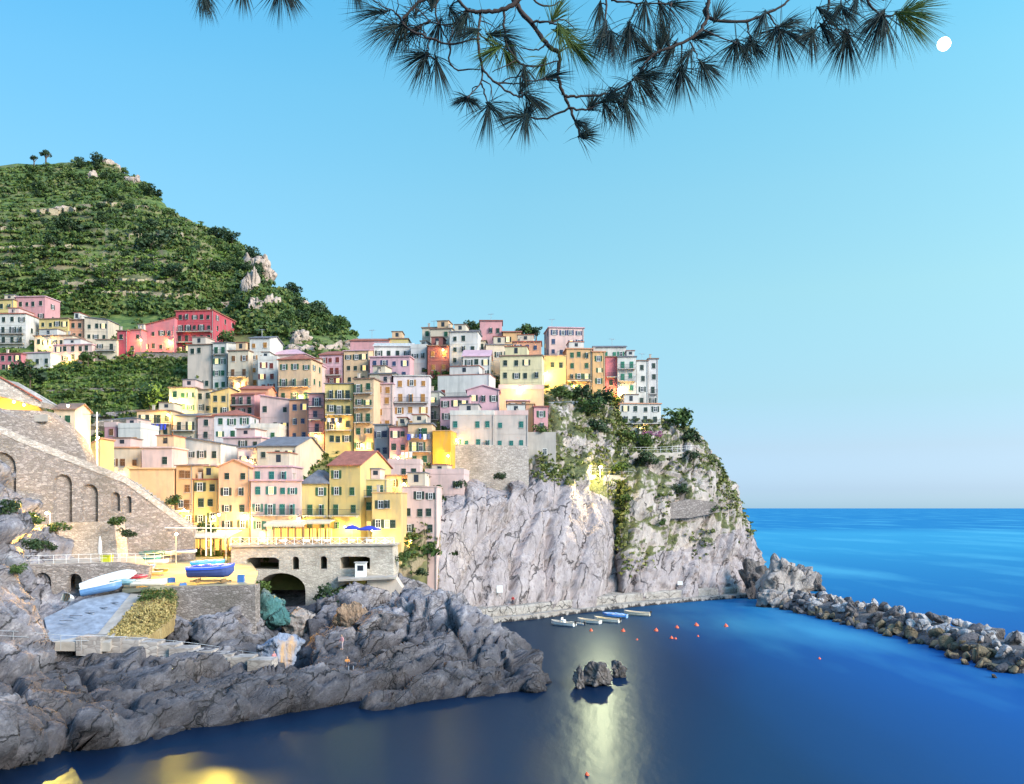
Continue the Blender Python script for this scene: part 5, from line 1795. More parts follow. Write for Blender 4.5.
rock('sea_rock', 'tall pale pointed rock in the sea between the cliff and the breakwater', W(790, 603, 189) + Vector((0, 0, 2.6)), (6.4, 5.5, 6.9), .3, M_stack, 5, rough_=.16)
rock('sea_rock', 'dark upright rock leaning against the foot of the headland cliff', W(757, 602, 199) + Vector((0, 0, 2.6)), (3.4, 4.2, 6.8), .9, M_islet, 9, rough_=.18)
rock('sea_rock', 'dark low rock behind the tall pale pointed rock, seaward side', W(812, 584, 218) + Vector((0, 0, .3)), (5.2, 4, 3.6), .5, M_islet, 12, rough_=.16)
rock('sea_rock', 'low pale shoulder rock in front of the tall pale pointed rock', W(774, 606, 183) + Vector((0, 0, .5)), (4.6, 3.2, 4.4), .1, M_stack, 21, rough_=.16)
rock('sea_rock', 'larger dark jagged rock standing alone in the harbour', at0(597, 686) + Vector((0, .6, .9)), (2.6, 2.0, 1.9), .2, M_islet, 31, rough_=.2)
rock('sea_rock', 'smaller dark rock touching the right side of the lone harbour rock', at0(618, 677) + Vector((0, .4, .3)), (1.35, 1.2, 1.45), .2, M_islet, 33, rough_=.18)
rock('sea_rock', 'thin dark slab at the left side of the lone harbour rock', at0(580, 689) + Vector((0, .8, .8)), (.8, 1.2, 1.7), .2, M_islet, 35, rough_=.15)
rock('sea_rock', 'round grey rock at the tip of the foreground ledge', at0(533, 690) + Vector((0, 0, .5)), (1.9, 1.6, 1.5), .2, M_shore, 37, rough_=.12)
M_ob = rockmat('orange_blue_rock', (.52, .30, .12), (.20, .23, .30), (.07, .09, .13), sc1=.35, wet_shade=False)
rock('boulder', 'big blue grey boulder with orange lichen at the mouth of the gully', W(277, 654, 106), (3.6, 2.6, 2.7), .4, M_ob, 41, rough_=.12, cat='boulder')
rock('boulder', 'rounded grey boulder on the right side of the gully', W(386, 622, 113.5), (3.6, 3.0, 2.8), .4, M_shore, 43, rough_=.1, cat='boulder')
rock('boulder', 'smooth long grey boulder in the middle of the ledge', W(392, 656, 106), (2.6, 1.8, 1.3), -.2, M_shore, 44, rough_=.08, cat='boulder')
rock('boulder', 'reddish brown boulder between the gully and the ledge', W(352, 622, 117), (2.3, 1.8, 2.6), .6, rockmat('red_brown_rock', (.40, .27, .16), (.26, .17, .11), (.11, .075, .055), wet_shade=False), 45, rough_=.14, cat='boulder')
M_teal = rockmat('teal_rock', (.16, .28, .27), (.045, .14, .14), (.012, .05, .05), (0, R(-35), 0), (1, 1, .3), wet_shade=False)  # greenish blue tint over the whole rock
rock('boulder', 'teal tinted slanting rock in the shade under the arch', W(273, 613, 125), (3.0, 3.2, 3.4), .3, M_teal, 47, rough_=.14, cat='boulder')
rock('boulder', 'pale slanting rock below the bridge arch', W(304, 622, 127), (3.4, 2.6, 2.4), .5, M_stack, 48, rough_=.14, cat='boulder')
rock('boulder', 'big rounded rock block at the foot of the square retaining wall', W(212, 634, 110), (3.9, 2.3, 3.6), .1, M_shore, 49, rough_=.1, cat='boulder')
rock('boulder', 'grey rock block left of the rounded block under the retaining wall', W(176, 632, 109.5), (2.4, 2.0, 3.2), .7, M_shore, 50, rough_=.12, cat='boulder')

# the breakwater: every boulder an object of its own
bvar = {}
for mname, mat in (('pale', M_boulder), ('dark', M_dark_rock), ('brown', M_brown_rock)):
    for k in range(6):
        V, Fc = rock_mesh(100 + k, 12, .38, .8, .035, 3)
        bvar[mname, k] = mesh_np('boulder', V, Fc, mat)
crest = np.array([(794, 186), (830, 172), (880, 156), (950, 136), (1000, 121.5), (1060, 109)], float)
cp_ = catmull(np.stack([(crest[:, 0] - CX) / F * crest[:, 1], crest[:, 1]], 1), 200)
ct = np.gradient(cp_, axis=0)
ct /= np.linalg.norm(ct, axis=1, keepdims=True)
cnr = np.stack([ct[:, 1], -ct[:, 0]], 1)
if (cnr[:, 1] > 0).mean() > .5:
    cnr = -cnr                       # towards the camera side
strip('breakwater_mound', [(6.6, -1.5), (5.6, .1), (3.2, 1.5), (0, 2.1), (-3.5, 1.4), (-6.5, -1.5)], M_dark_rock, 'structure', cp_, cnr)
g = np.random.RandomState(4)
LB = {'pale': 'pale grey angular boulder heaped on the breakwater', 'dark': 'dark grey angular boulder heaped on the breakwater', 'brown': 'brown algae stained boulder at the waterline of the breakwater'}
for i in range(290):
    k = int(g.randint(0, 200))
    u = g.uniform(-1, 1) if i % 5 else g.uniform(.2, 1)
    half = 7.0 if k > 20 else 4
    hh = 2.9 * (1 - abs(u) ** 1.5) - .3
    s_ = g.uniform(.6, 1.3) * (1.2 if k > 110 else 1)
    if u > .62:
        kind = 'brown' if g.rand() < .7 else 'dark'
    else:
        kind = 'pale' if g.rand() < (.58 if u < .5 else .3) else 'dark'
    q = cp_[k] + cnr[k] * u * half
    o = link('breakwater_boulder', bvar[kind, int(g.randint(6))], None, (q[0], q[1], hh + g.uniform(-.25, .35)), tuple(g.uniform(0, 6.28, 3)), (s_ * g.uniform(.85, 1.35), s_ * g.uniform(.85, 1.3), s_ * g.uniform(.6, .95)))
    pt = ('at the landward end', 'in the landward half', 'in the middle', 'in the seaward half', 'at the right end')[min(4, k // 40)]
    rowp = 'facing the harbour' if u > .25 else ('along the crest' if u > -.4 else 'facing the open sea')
    tag(o, {'pale': 'pale grey boulder', 'dark': 'dark grey boulder', 'brown': 'brown algae stained boulder'}[kind] + ' ' + pt + ' of the breakwater ' + rowp, 'boulder', kind + ' boulders of the breakwater')
for lb, px, py, s_ in (('small boulder alone in the water off the breakwater end', 995, 677.5, .6), ('low flat boulder just off the breakwater, nearest the camera', 966, 664, 1.0)):
    tag(link('breakwater_boulder', bvar['brown', 2], None, at0(px, py), (.4, .2, 1), (s_ * 1.3, s_, s_ * .6)), lb, 'boulder')

# pale rock outcrops on the hill
M_out = rockmat('hill_rock', (.56, .45, .38), (.40, .31, .25), (.17, .13, .10), (0, R(15), 0), (1, 1, .4), wet_shade=False, sc1=.25)
for i, (lb, px, py, sx_, sz_) in enumerate((
        ('pale rock face near the top of the hill, right of the dark summit shrubs', 128, 182, 9, 8), ('small pale rock face left of the hill top', 92, 178, 7, 7), ('rock knob on the summit ridge of the hill', 110, 166, 7, 5),
        ('steep pale rock face on the spur, uppermost', 254, 268, 6, 8), ('pale rock rib in the middle of the spur', 246, 296, 5, 11), ('pale rock face right above the big red building', 224, 308, 9, 5),
        ('long pale rock rib low on the spur', 262, 312, 5, 12), ('grey rock knob behind the tall white gabled house', 292, 344, 6, 6), ('pale rock face beside the end of the hill behind the rose house', 316, 350, 7, 6),
        ('flat band of pale rock across the upper terraces', 62, 211, 17, 3.2), ('grey rock face under the ridge on the right slope', 300, 306, 6, 5), ('small brown rock face at the right foot of the hill', 338, 344, 6, 4))):
    c_ = hill_at(px, py)
    rock('rock_outcrop', lb, c_ + Vector((0, 3.2, -sz_ * .25)), (sx_, 4.5, sz_), 0.2 * (i % 3 - 1), M_out, 60 + i, rough_=.2, cat='rock face')


# ------------------------------------------------------------------ foliage
def leaf_cloud(seed, blobs, n, leaf, out=.6):
    g = np.random.RandomState(seed)
    blobs = np.array(blobs, float)
    w_ = blobs[:, 3] ** 2
    b = blobs[g.choice(len(blobs), n, p=w_ / w_.sum())]
    d_ = g.normal(size=(n, 3))
    d_ /= np.linalg.norm(d_, axis=1, keepdims=True)
    c_ = b[:, :3] + d_ * b[:, 3:4] * (g.uniform(.35, 1.08, (n, 1)) ** .6)
    nn = d_ * out + g.normal(size=(n, 3)) * .6
    nn /= np.linalg.norm(nn, axis=1, keepdims=True)
    a = np.cross(nn, g.normal(size=(n, 3)))
    a /= np.maximum(np.linalg.norm(a, axis=1, keepdims=True), 1e-6)
    b2 = np.cross(nn, a)
    s_ = leaf * g.uniform(.6, 1.3, (n, 1))
    V = np.stack([c_ - a * s_, c_ + b2 * s_ * .55, c_ + a * s_, c_ - b2 * s_ * .55], 1).reshape(-1, 3)
    return V, np.arange(4 * n).reshape(-1, 4)


def crown_blobs(seed, k=9, flat=.8):
    g = np.random.RandomState(seed)
    o = [(0, 0, 0, .55)]
    for _ in range(k):
        a = g.uniform(0, 6.28)
        r_ = g.uniform(.35, .7)
        o.append((r_ * math.cos(a), r_ * math.sin(a), g.uniform(-.45, .6) * flat, g.uniform(.25, .45)))
    return o


crowns = {}
for nm, mat in (('leaf', M_leaf), ('dark', M_leafd)):
    for k in range(5):
        V, Fc = leaf_cloud(k + 3, crown_blobs(k + 1), 520, .13)
        crowns[nm, k] = mesh_np('crown', V, Fc, mat)
mb = MB()
mb.tube([(0, 0, -.3), (.03, 0, .45), (-.02, .03, 1.0)], [.09, .065, .03], 7)
for a in (0.4, 2.3, 4.4):
    mb.tube([(0, 0, .55), (.2 * math.cos(a), .2 * math.sin(a), .85), (.42 * math.cos(a), .42 * math.sin(a), 1.05)], [.045, .03, .012], 5)
trunk_me = mb.mesh('trunk', M_bark)


def tree(label, loc, r_, hgt, kind='leaf', k=0, group=None, name='tree', cat='tree'):
    """crown radius r_, trunk to the crown centre hgt"""
    p = empty(name, loc, rnd.uniform(0, 6.28), label, cat, group)
    link('trunk', trunk_me, p, (0, 0, 0), (0, 0, 0), (hgt * .9, hgt * .9, hgt))
    link('crown', crowns[kind, k % 5], p, (0, 0, hgt), (0, 0, 0), (r_, r_, r_ * .85))
    return p


def bush(label, loc, r_, rz_=None, kind='leaf', k=0, group=None):
    p = empty('bush', loc, rnd.uniform(0, 6.28), label, 'bush', group)
    link('stem', trunk_me, p, (0, 0, -r_ * .2), (0, 0, 0), (r_ * .5, r_ * .5, r_ * .5))
    link('foliage', crowns[kind, k % 5], p, (0, 0, r_ * .3), (0, 0, 0), (r_, r_, rz_ or r_ * .75))
    return p


# dry stone walls holding the terraces
M_tw = stonemat('terrace_stone', (.40, .32, .21), (.52, .44, .30), (.20, .15, .09), .6, .3)
for i, (lb, xa, xb, py, hgt) in enumerate((
        ('ochre dry stone terrace wall across the upper hill, brightest one', 30, 92, 213, 2.6), ('ochre terrace wall at the left edge, middle height', -20, 74, 250, 2.0), ('short ochre terrace wall right of the wide dark tree', 128, 196, 237, 2.0),
        ('long ochre terrace wall over the lower vines', -10, 120, 268, 1.6), ('terrace wall right of the long lower one', 134, 206, 262, 1.6), ('low terrace wall above the upper left houses', 60, 168, 285, 1.8),
        ('terrace wall above the vineyard left of the red building', 70, 205, 297, 1.6), ('faint terrace wall high on the left slope', -20, 60, 229, 1.5), ('short terrace wall below the summit', 100, 150, 207, 1.6))):
    mb = MB()
    pts = []
    for px in np.arange(xa, xb, 3.0):
        yy = py + 1.5 * math.sin(px / 23 + i)
        pts.append(hill_at(px, yy) + Vector((0, -.5, -.3)))
    for a, b_ in zip(pts[:-1], pts[1:]):
        z0, z1 = a.z, b_.z
        mb.add([a, b_, b_ + Vector((0, 0, hgt)), a + Vector((0, 0, hgt)), a + Vector((0, 1.6, 0)), b_ + Vector((0, 1.6, 0)), b_ + Vector((0, 1.6, hgt)), a + Vector((0, 1.6, hgt))],
               [(0, 1, 2, 3), (3, 2, 6, 7), (5, 4, 7, 6)])
    tag(mb.build('hill_terrace_wall', M_tw), lb, 'stone wall')

# trees one can tell apart on the hill
g = np.random.RandomState(12)
TL = {'dark': 'dark evergreen tree growing among the hillside terraces', 'leaf': 'mid green bushy tree growing among the hillside terraces'}
spots = []
for i in range(1200):
    if len(spots) >= 120:
        break
    px, py = g.uniform(-20, 352), g.uniform(160, 335)
    ys = np.interp(px, _sil[:, 0], _sil[:, 1])
    if py < ys + 1 or (px < 240 and py > 300) or (px < 120 and py > 292):
        continue
    if px < 215 and py > 222 and g.rand() < .6:
        continue
    den = vnoise(np.array([[px / 28, py / 16, 3.3]]), 8)[0]
    if den < (-.1 if px < 200 else -.5):
        continue
    spots.append((px, py))
for i, (px, py) in enumerate(spots):
    kd = 'dark' if g.rand() < .6 else 'leaf'
    r_ = g.uniform(1.8, 3.6)
    where = ('near the summit', 'on the upper terraces', 'on the middle terraces', 'on the lower slope')[int(np.clip((py - 165) / 38, 0, 3))]
    side_ = ('at the far left', 'left of the middle', 'right of the middle', 'on the spur', 'at the right foot of the hill')[int(np.clip(px / 68, 0, 4))]
    tree(('large ' if r_ > 2.8 else 'small ') + {'dark': 'dark evergreen', 'leaf': 'mid green bushy'}[kd] + ' tree ' + where + ', ' + side_, hill_at(px, py), r_, r_ * .75, kd, i, kd.replace('leaf', 'green') + ' trees on the hillside')
for i, (lb, px, py, r_, hh, kd) in enumerate((
        ('tall umbrella shaped pine on the skyline at the left end of the ridge', 45, 167, 3.2, 6.5, 'dark'), ('thin pine on the skyline left of the umbrella shaped pine', 33, 167, 2.2, 5, 'dark'),
        ('dark round tree left of the flat rock band', 70, 236, 5.5, 4, 'dark'), ('wide dark tree in the middle of the terraces', 152, 250, 6, 4, 'dark'), ('dark tree on the spur edge against the sky', 255, 256, 4, 3, 'dark'),
        ('bushy tree on the ridge shoulder against the sky', 218, 240, 5, 3.4, 'dark'), ('second bushy tree on the ridge shoulder, to the right', 232, 244, 4.4, 3, 'dark'),
        ('shrubby tree on the ridge below the summit knob', 150, 196, 5, 3, 'dark'), ('dark summit tree beside the summit rock', 98, 166, 4.5, 2.6, 'dark'), ('dark summit tree left of the rock knob', 82, 166, 4, 2.6, 'dark'))):
    tree(lb, hill_at(px, py) + Vector((0, 0, 0)), r_, hh, kd, i)
for i, (lb, px, py, Y, r_, hh, kd) in enumerate((
        ('dark tree in front of the right side of the big red building', 226, 345, 232, 3.0, 2.4, 'leaf'), ('leafy tree beside the low peach house', 88, 364, 228, 2.6, 2.0, 'leaf'),
        ('big bushy tree at the left end of the vine rows', 30, 384, 205, 4.2, 2.6, 'dark'), ('big dark tree at the right end of the vine rows', 150, 408, 198, 4.6, 2.4, 'leaf'),
        ('trees crown between the small cream house and the lamp mast', 84, 428, 152, 2.6, 2.0, 'dark'),
        ('green tree below the small cream house balcony', 86, 452, 147, 2.0, 1.8, 'leaf'),
        ('rounded tree at the right end of the headland beside the white villa', 678, 434, 218, 4.6, 4.2, 'leaf'), ('lower dark tree at the right end of the headland', 688, 446, 217, 3.6, 2.4, 'dark'),
        ('tree top on the skyline left of the pink tower', 470, 338, 246, 2.6, 3.0, 'dark'), ('tree top on the skyline left of the pink tower, nearer it', 478, 338, 246, 2.2, 2.8, 'leaf'),
        ('tree top on the skyline right of the pink tower', 526, 340, 246, 3.2, 3.0, 'leaf'), ('tree top on the skyline right of the orange roofed house', 536, 342, 246, 2.4, 3.0, 'dark'))):
    tree(lb, W(px, py, Y), r_, hh, kd, i)

for i, (lb, px, py, Y, r_, kd) in enumerate((
        ('dense bush under the yellow house at the upper right', 560, 396, 207, 3.4, 'leaf'), ('long hedge like bush under the orange house', 582, 396, 212, 3.4, 'dark'), ('dark bush under the pale orange house', 600, 402, 212, 3.6, 'dark'),
        ('green bush hanging over the rock below the orange house', 590, 412, 207, 3.8, 'leaf'), ('olive green bush in the gully left of the white villa', 600, 430, 205, 3.2, 'dark'), ('bush on the rock left of the lamp lit path', 570, 452, 196, 3.0, 'dark'),
        ('bush right of the cliff path lamp', 622, 470, 197, 2.6, 'leaf'), ('green bush on the white villa terrace, left end', 628, 440, 209, 2.6, 'leaf'),
        ('green bush on the white villa terrace, middle', 645, 444, 208, 2.6, 'leaf'), ('dark green bush below the headland path', 648, 462, 203, 3.0, 'dark'), ('bush on the rocks at the right end of the headland path', 690, 458, 209, 2.6, 'dark'),
        ('yellow green bush hanging over the cliff cleft', 626, 500, 194, 1.8, 'leaf'), ('small bush on the rock right of the short grey wall', 712, 512, 203, 1.8, 'leaf'),
        ('bush on the rock above the short grey wall', 680, 492, 202, 2.2, 'dark'), ('low bush on the cliff below the short grey wall', 660, 524, 196, 1.6, 'leaf'), ('bush at the top corner of the stone base', 500, 478, 177, 1.6, 'dark'),
        ('bush at the left of the cliff top under the stone base', 460, 486, 169, 1.8, 'dark'), ('dark green ivy bush under the right half of the bridge', 332, 602, 134, 2.9, 'dark'), ('mossy green bush in the shade of the bridge arch', 262, 592, 137, 2.0, 'leaf'), ('ivy bush left of the ochre buttress', 342, 596, 136, 1.8, 'leaf'),
        ('yellow lit bush under the first tall niche', 58, 530, 120.5, 1.6, 'leaf'), ('round bush at the foot of the small niches', 118, 524, 124, 1.5, 'leaf'), ('bush on the rock right of the pale masonry block', 128, 536, 124, 1.3, 'dark'),
        ('potted bush on the parapet below the blank peach wall', 147, 500, 138, 1.1, 'dark'), ('taller potted bush right beside the narrow orange house', 172, 503, 142, 1.7, 'leaf'), ('planted bush above the veranda canopy', 205, 530, 147, 2.0, 'leaf'),
        ('bush at the left of the blue covered boat rocks', 222, 566, 137, 1.3, 'dark'), ('hanging garden bush in front of the pink house above the stone tower', 541, 433, 187.5, 2.0, 'leaf'),
        ('agave like bush on the left rocks, upper', 10, 512, 113, 1.8, 'dark'), ('green bush on the left rocks beside the first niche', 34, 522, 116, 1.7, 'leaf'), ('low bush on the rocks left of the pale masonry block', 46, 548, 117, 1.4, 'dark'), ('agave like bush on the left rocks, lower', 30, 548, 108, 1.6, 'dark'), ('grass tuft bush on the left rocks by the boathouse', 18, 572, 106, 1.2, 'leaf'),
        ('scrub bush on the earth slope right of the bridge', 404, 560, 142, 1.4, 'leaf'), ('scrub bush on the earth slope at the cliff foot', 422, 574, 145, 1.3, 'dark'))):
    bush(lb, W(px, py, Y), r_, None, kd, i)
# clipped hedge at the corner of the square
V, Fc = leaf_cloud(91, [(x, y, z, .85) for x in (-1.6, -.6, .4, 1.4) for y in (-.3, .4) for z in (-1.2, -.4, .3)], 2600, .13)
tag(link('hedge', mesh_np('hedge', V, Fc, M_leaf), None, W(159, 597, 110.5)), 'dense clipped hedge at the corner of the square above the dry grass slope', 'hedge')
V, Fc = leaf_cloud(92, [(x, 0, 0, .8) for x in (-1.8, -.6, .6, 1.8)], 700, .13)
tag(link('bougainvillea', mesh_np('bougainvillea', V, Fc, leafmat('pink_blossom', [(.2, (.10, .12, .05)), (.45, (.45, .12, .30)), (.8, (.65, .25, .45))])), None, W(652, 434, 211)), 'pink flowering bougainvillea on the terrace of the white villa', 'bougainvillea')

# scrub covering the hill and the slope between the houses: nobody could count it
def scatter(name, mat, pts, sizes, nq, leaf, label, cat, seed, flat=.6):
    g = np.random.RandomState(seed)
    n = len(pts)
    d_ = g.normal(size=(n, nq, 3))
    d_ /= np.linalg.norm(d_, axis=2, keepdims=True)
    d_[:, :, 2] = np.abs(d_[:, :, 2]) * flat
    c_ = pts[:, None] + d_ * sizes[:, None, None] * g.uniform(.3, 1, (n, nq, 1))
    nn = d_ + g.normal(size=(n, nq, 3)) * .5
    nn /= np.linalg.norm(nn, axis=2, keepdims=True)
    a = np.cross(nn, g.normal(size=(n, nq, 3)))
    a /= np.maximum(np.linalg.norm(a, axis=2, keepdims=True), 1e-6)
    b2 = np.cross(nn, a)
    s_ = leaf * sizes[:, None, None] * g.uniform(.6, 1.3, (n, nq, 1))
    V = np.stack([c_ - a * s_, c_ + b2 * s_ * .6, c_ + a * s_, c_ - b2 * s_ * .6], 2).reshape(-1, 3)
    o = link(name, mesh_np(name, V, np.arange(len(V)).reshape(-1, 4), mat))
    return tag(o, label, cat, None, 'stuff')


hp = HG[2:nvh - 1].reshape(-1, 3)
hpy = HOR - (hp[:, 2] - H) / hp[:, 1] * F
hpx = CX + hp[:, 0] / hp[:, 1] * F
hnz = np.abs(grid_normals(HG)[2:nvh - 1].reshape(-1, 3)[:, 2])
g = np.random.RandomState(77)
patch = fbm(np.stack([hpx / 30, hpy / 15, hpx * 0], 1), 4, 51)
up = (hpy < 335) & ~((hpx < 170) & (hpy > 316)) & ~((hpx < 30) & (hpy > 300))
wgt = np.where(up, np.clip(.5 + 1.5 * patch, .14, 1.2), .0)
wgt = np.where(hpy < 200, np.maximum(wgt, .55), wgt)
wgt = np.where((hpx > 235) & up, np.maximum(wgt, .8), wgt)
wgt = np.where(~up & (hpy < 560), .10, wgt)
wgt = np.where(~up & (hpx < 195) & (hpy > 352) & (hpy < 445), .35, wgt)
sel = g.choice(len(hp), 27000, p=wgt / wgt.sum())
j_ = g.normal(size=(len(sel), 3)) * (1.2, 1.2, .1)
sz = g.uniform(.7, 2.0, len(sel)) * np.where(up[sel], 1, .7)
scatter('scrub', M_scrub, hp[sel] + j_, sz, 16, .42, 'dense green scrub covering the hillside', 'scrub', 5)
# vines: rows along the terraces
vw = np.where((hpx < 235) & (hpy < 300) & (hnz > .5), np.clip(.2 - patch, .0, 1), 0)
sel = g.choice(len(hp), 6000, p=vw / vw.sum())
P1 = hp[sel] + g.normal(size=(len(sel), 3)) * (1.5, .8, .1)
rows_ = []
for py in (364, 369, 374, 380, 385, 391, 396, 401, 407):
    for px in np.arange(8, 186, .55):
        if fbm(np.array([[px / 22, py / 8, 1.5]]), 3, 4)[0] > -.28:
            c_ = hill_at(px + g.uniform(-1, 1), py + 2.0 * math.sin(px / 31) + g.uniform(-.6, .6))
            rows_.append(tuple(c_))
for py in np.arange(221, 300, 6.2):
    for px in np.arange(-20, 232, .5):
        if fbm(np.array([[px / 34, py / 9, 7.5]]), 3, 14)[0] > -.05:
            yy = py + 2.5 * math.sin(px / 37 + py / 25) - px * .012
            if yy > np.interp(px, _sil[:, 0], _sil[:, 1]) + 4:
                rows_.append(tuple(hill_at(px + g.uniform(-1.4, 1.4), yy + g.uniform(-.8, .8)) + Vector((0, -.8, .2))))
P2 = np.array(rows_)
scatter('vines', M_vine, np.concatenate([P1, P2]), np.concatenate([g.uniform(.5, .95, len(P1)), g.uniform(.5, .85, len(P2))]), 12, .42, 'bright green vine rows on the terraces', 'vines', 6)
# grass and ivy on the cliff ledges
cf = CG.reshape(-1, 3)
cpy = HOR - (cf[:, 2] - H) / cf[:, 1] * F
cpx = CX + cf[:, 0] / cf[:, 1] * F
cb = fbm(cf / 7, 4, 61)
lim = np.interp(cpx, [380, 425, 440, 470, 520, 560, 610, 622, 700, 740, 770], [600, 575, 500, 474, 474, 486, 500, 575, 560, 545, 520])
wg = np.where((cpy < lim) & (cpy > 385), np.clip(cb + .12, 0, 1) ** 1.0, 0)
wg = np.where(cpx < 434, wg * .25, np.where((cpx < 535) & (cpy > 455), wg * .3, wg))
wg = np.where((np.abs(cpx - 621) < 6) & (cpy > 480) & (cpy < 545), .3, wg)
wg = np.where((np.abs(cpx - 600) < 16) & (np.abs(cpy - 478) < 12), wg * .15, wg)
sel = g.choice(len(cf), 3200, p=wg / wg.sum())
scatter('cliff_plants', leafmat('cliff_leaves', [(.2, (.03, .05, .015)), (.45, (.08, .11, .025)), (.65, (.17, .18, .04)), (.85, (.26, .23, .08))]), cf[sel] + g.normal(size=(len(sel), 3)) * .4, g.uniform(.35, .95, len(sel)), 12, .42, 'low plants and grass growing on the cliff ledges', 'plants', 7)

# dry grass on the little slope beside the slipway
corn = [W(107, 638, 101.2), W(146, 593, 113.4), W(175, 591, 112.0), W(175, 617, 108.6), W(150, 636, 104.0)]
g = np.random.RandomState(88)
gp_ = []
for _ in range(900):
    i = int(g.randint(1, 4))
    a, b_ = g.rand(), g.rand()
    if a + b_ > 1:
        a, b_ = 1 - a, 1 - b_
    gp_.append(tuple(corn[0] + (corn[i] - corn[0]) * a + (corn[i + 1] - corn[0]) * b_ + Vector((0, 0, .12))))
scatter('dry_grass', leafmat('dry_grass_blades', [(.2, (.12, .10, .03)), (.45, (.32, .25, .09)), (.7, (.45, .34, .14)), (.85, (.16, .17, .05))]), np.array(gp_), g.uniform(.18, .42, len(gp_)), 12, .4, 'dry yellow grass on the slope beside the slipway', 'grass', 9)

# ------------------------------------------------------------------ boats
def hull_mesh(L, B, D, colour, inner, rim, open_=True):
    n, m = 15, 9
    out_, inn = [], []
    for i in range(n):
        t_ = i / (n - 1)
        b_ = B / 2 * min(1, (math.sin(math.pi * min(1, .12 + .62 * (1 - t_) + .02) * .9) ** .75)) if t_ > .35 else B / 2 * (.80 + .2 * math.sin(t_ / .35 * math.pi / 2))
        b_ = max(.02, b_ * (1 - max(0, (t_ - .8) / .2) ** 2 * .96))
        sheer = D * (1 + .35 * t_ ** 3)
        keel = D * .02 + D * .55 * max(0, (t_ - .78) / .22) ** 2
        x = (t_ - .5) * L
        ro, ri = [], []
        for k in range(m):
            a = math.pi * k / (m - 1)
            cy_, sy_ = -math.cos(a), math.sin(a)
            z = sheer - (sheer - keel) * (sy_ ** .7)
            ro.append((x, b_ * cy_, z))
            ri.append((x * .96, max(0, b_ - .06) * cy_, max(z + .05, .12 * D + .04) if 0 < k < m - 1 else sheer))
        out_.append(ro)
        inn.append(ri)
    def gridf(rows, flip):
        V = [p_ for r_ in rows for p_ in r_]
        fs = [(i * m + k, i * m + k + 1, (i + 1) * m + k + 1, (i + 1) * m + k) for i in range(n - 1) for k in range(m - 1)]
        return V, [tuple(reversed(f)) for f in fs] if flip else fs
    mb = MB()
    V, fs = gridf(out_, False)
    mb.add(V, fs, 0)
    mb.add(out_[0], [tuple(range(m))], 0)
    hull = mb.mesh('hull', plain('boat_paint', colour, .45, var=.1))
    mb = MB()
    V, fs = gridf(inn, True)
    mb.add(V, fs, 0)
    mb.add(inn[0], [tuple(reversed(range(m)))], 0)
    ins = mb.mesh('interior', plain('boat_interior', inner, .6, var=.15))
    mb = MB()
    loop = [r_[0] for r_ in out_] + [r_[-1] for r_ in reversed(out_)]
    mb.tube([Vector(q) + Vector((0, 0, .02)) for q in loop] + [Vector(loop[0]) + Vector((0, 0, .02))], .055, 6)
    gun = mb.mesh('gunwale', plain('boat_rim', rim, .5, var=.1))
    return hull, ins, gun, [r_[0][2] for r_ in out_], [abs(r_[0][1]) for r_ in out_]


def boat(label, loc, L, rz, colour, inner=(.5, .45, .38), rim=(.6, .58, .54), roll=0, pitch=0, cover=None, motor=False, group=None, B=None, D=None, console=False):
    B = B or L * .36
    D = D or L * .16
    p = empty('boat', loc, rz, label, 'boat', group)
    p.rotation_euler = (roll, pitch, rz)
    h_, i_, g_, sh_, wd = hull_mesh(L, B, D, colour, inner, rim)
    link('hull', h_, p)
    link('gunwale', g_, p)
    if cover:
        mb = MB()
        n = 13
        k = 9
        vs = []
        for i in range(n):
            t_ = i / (n - 1)
            j = min(14, int(round(t_ * 14)))
            b_, z0 = wd[j] + .08, sh_[j]
            for q in range(k):
                a = math.pi * q / (k - 1)
                bump_ = .16 * math.sin(i * 1.9 + q) * .3
                vs.append(((t_ - .5) * L * 1.02, -b_ * math.cos(a), z0 - .28 * (1 if q in (0, k - 1) else 0) + (.34 * L / 5 * math.sin(a) * math.sin(math.pi * (t_ * .8 + .12)) + bump_ if 0 < q < k - 1 else 0)))
        mb.add(vs, [(i * k + q, i * k + q + 1, (i + 1) * k + q + 1, (i + 1) * k + q) for i in range(n - 1) for q in range(k - 1)])
        mb.build('cover', plain('tarpaulin', cover, .55, var=.2, scale=1.5), p)
    else:
        link('interior', i_, p)
        for f_ in (.25, .5, .7):
            j = int(f_ * 14)
            mb = MB()
            mb.box(-.13, -wd[j] + .07, 0, .13, wd[j] - .07, .04)
            mb.build('thwart', M_wood, p, ((f_ - .5) * L, 0, sh_[j] - .14))
    if console:
        mb = MB()
        mb.box(-.35, -.35, .15, .35, .35, D + .45)
        mb.box(.15, -.33, D + .451, .22, .33, D + .8)
        mb.build('console', M_white, p)
    if motor:
        mb = MB()
        mb.box(-.16, -.15, D * .9, .16, .15, D * .9 + .42)
        mb.box(-.06, -.05, -.3, .06, .05, D * .9 - .002)
        mb.build('outboard_motor', M_iron, p, (-L / 2 - .14, 0, 0))
    return p


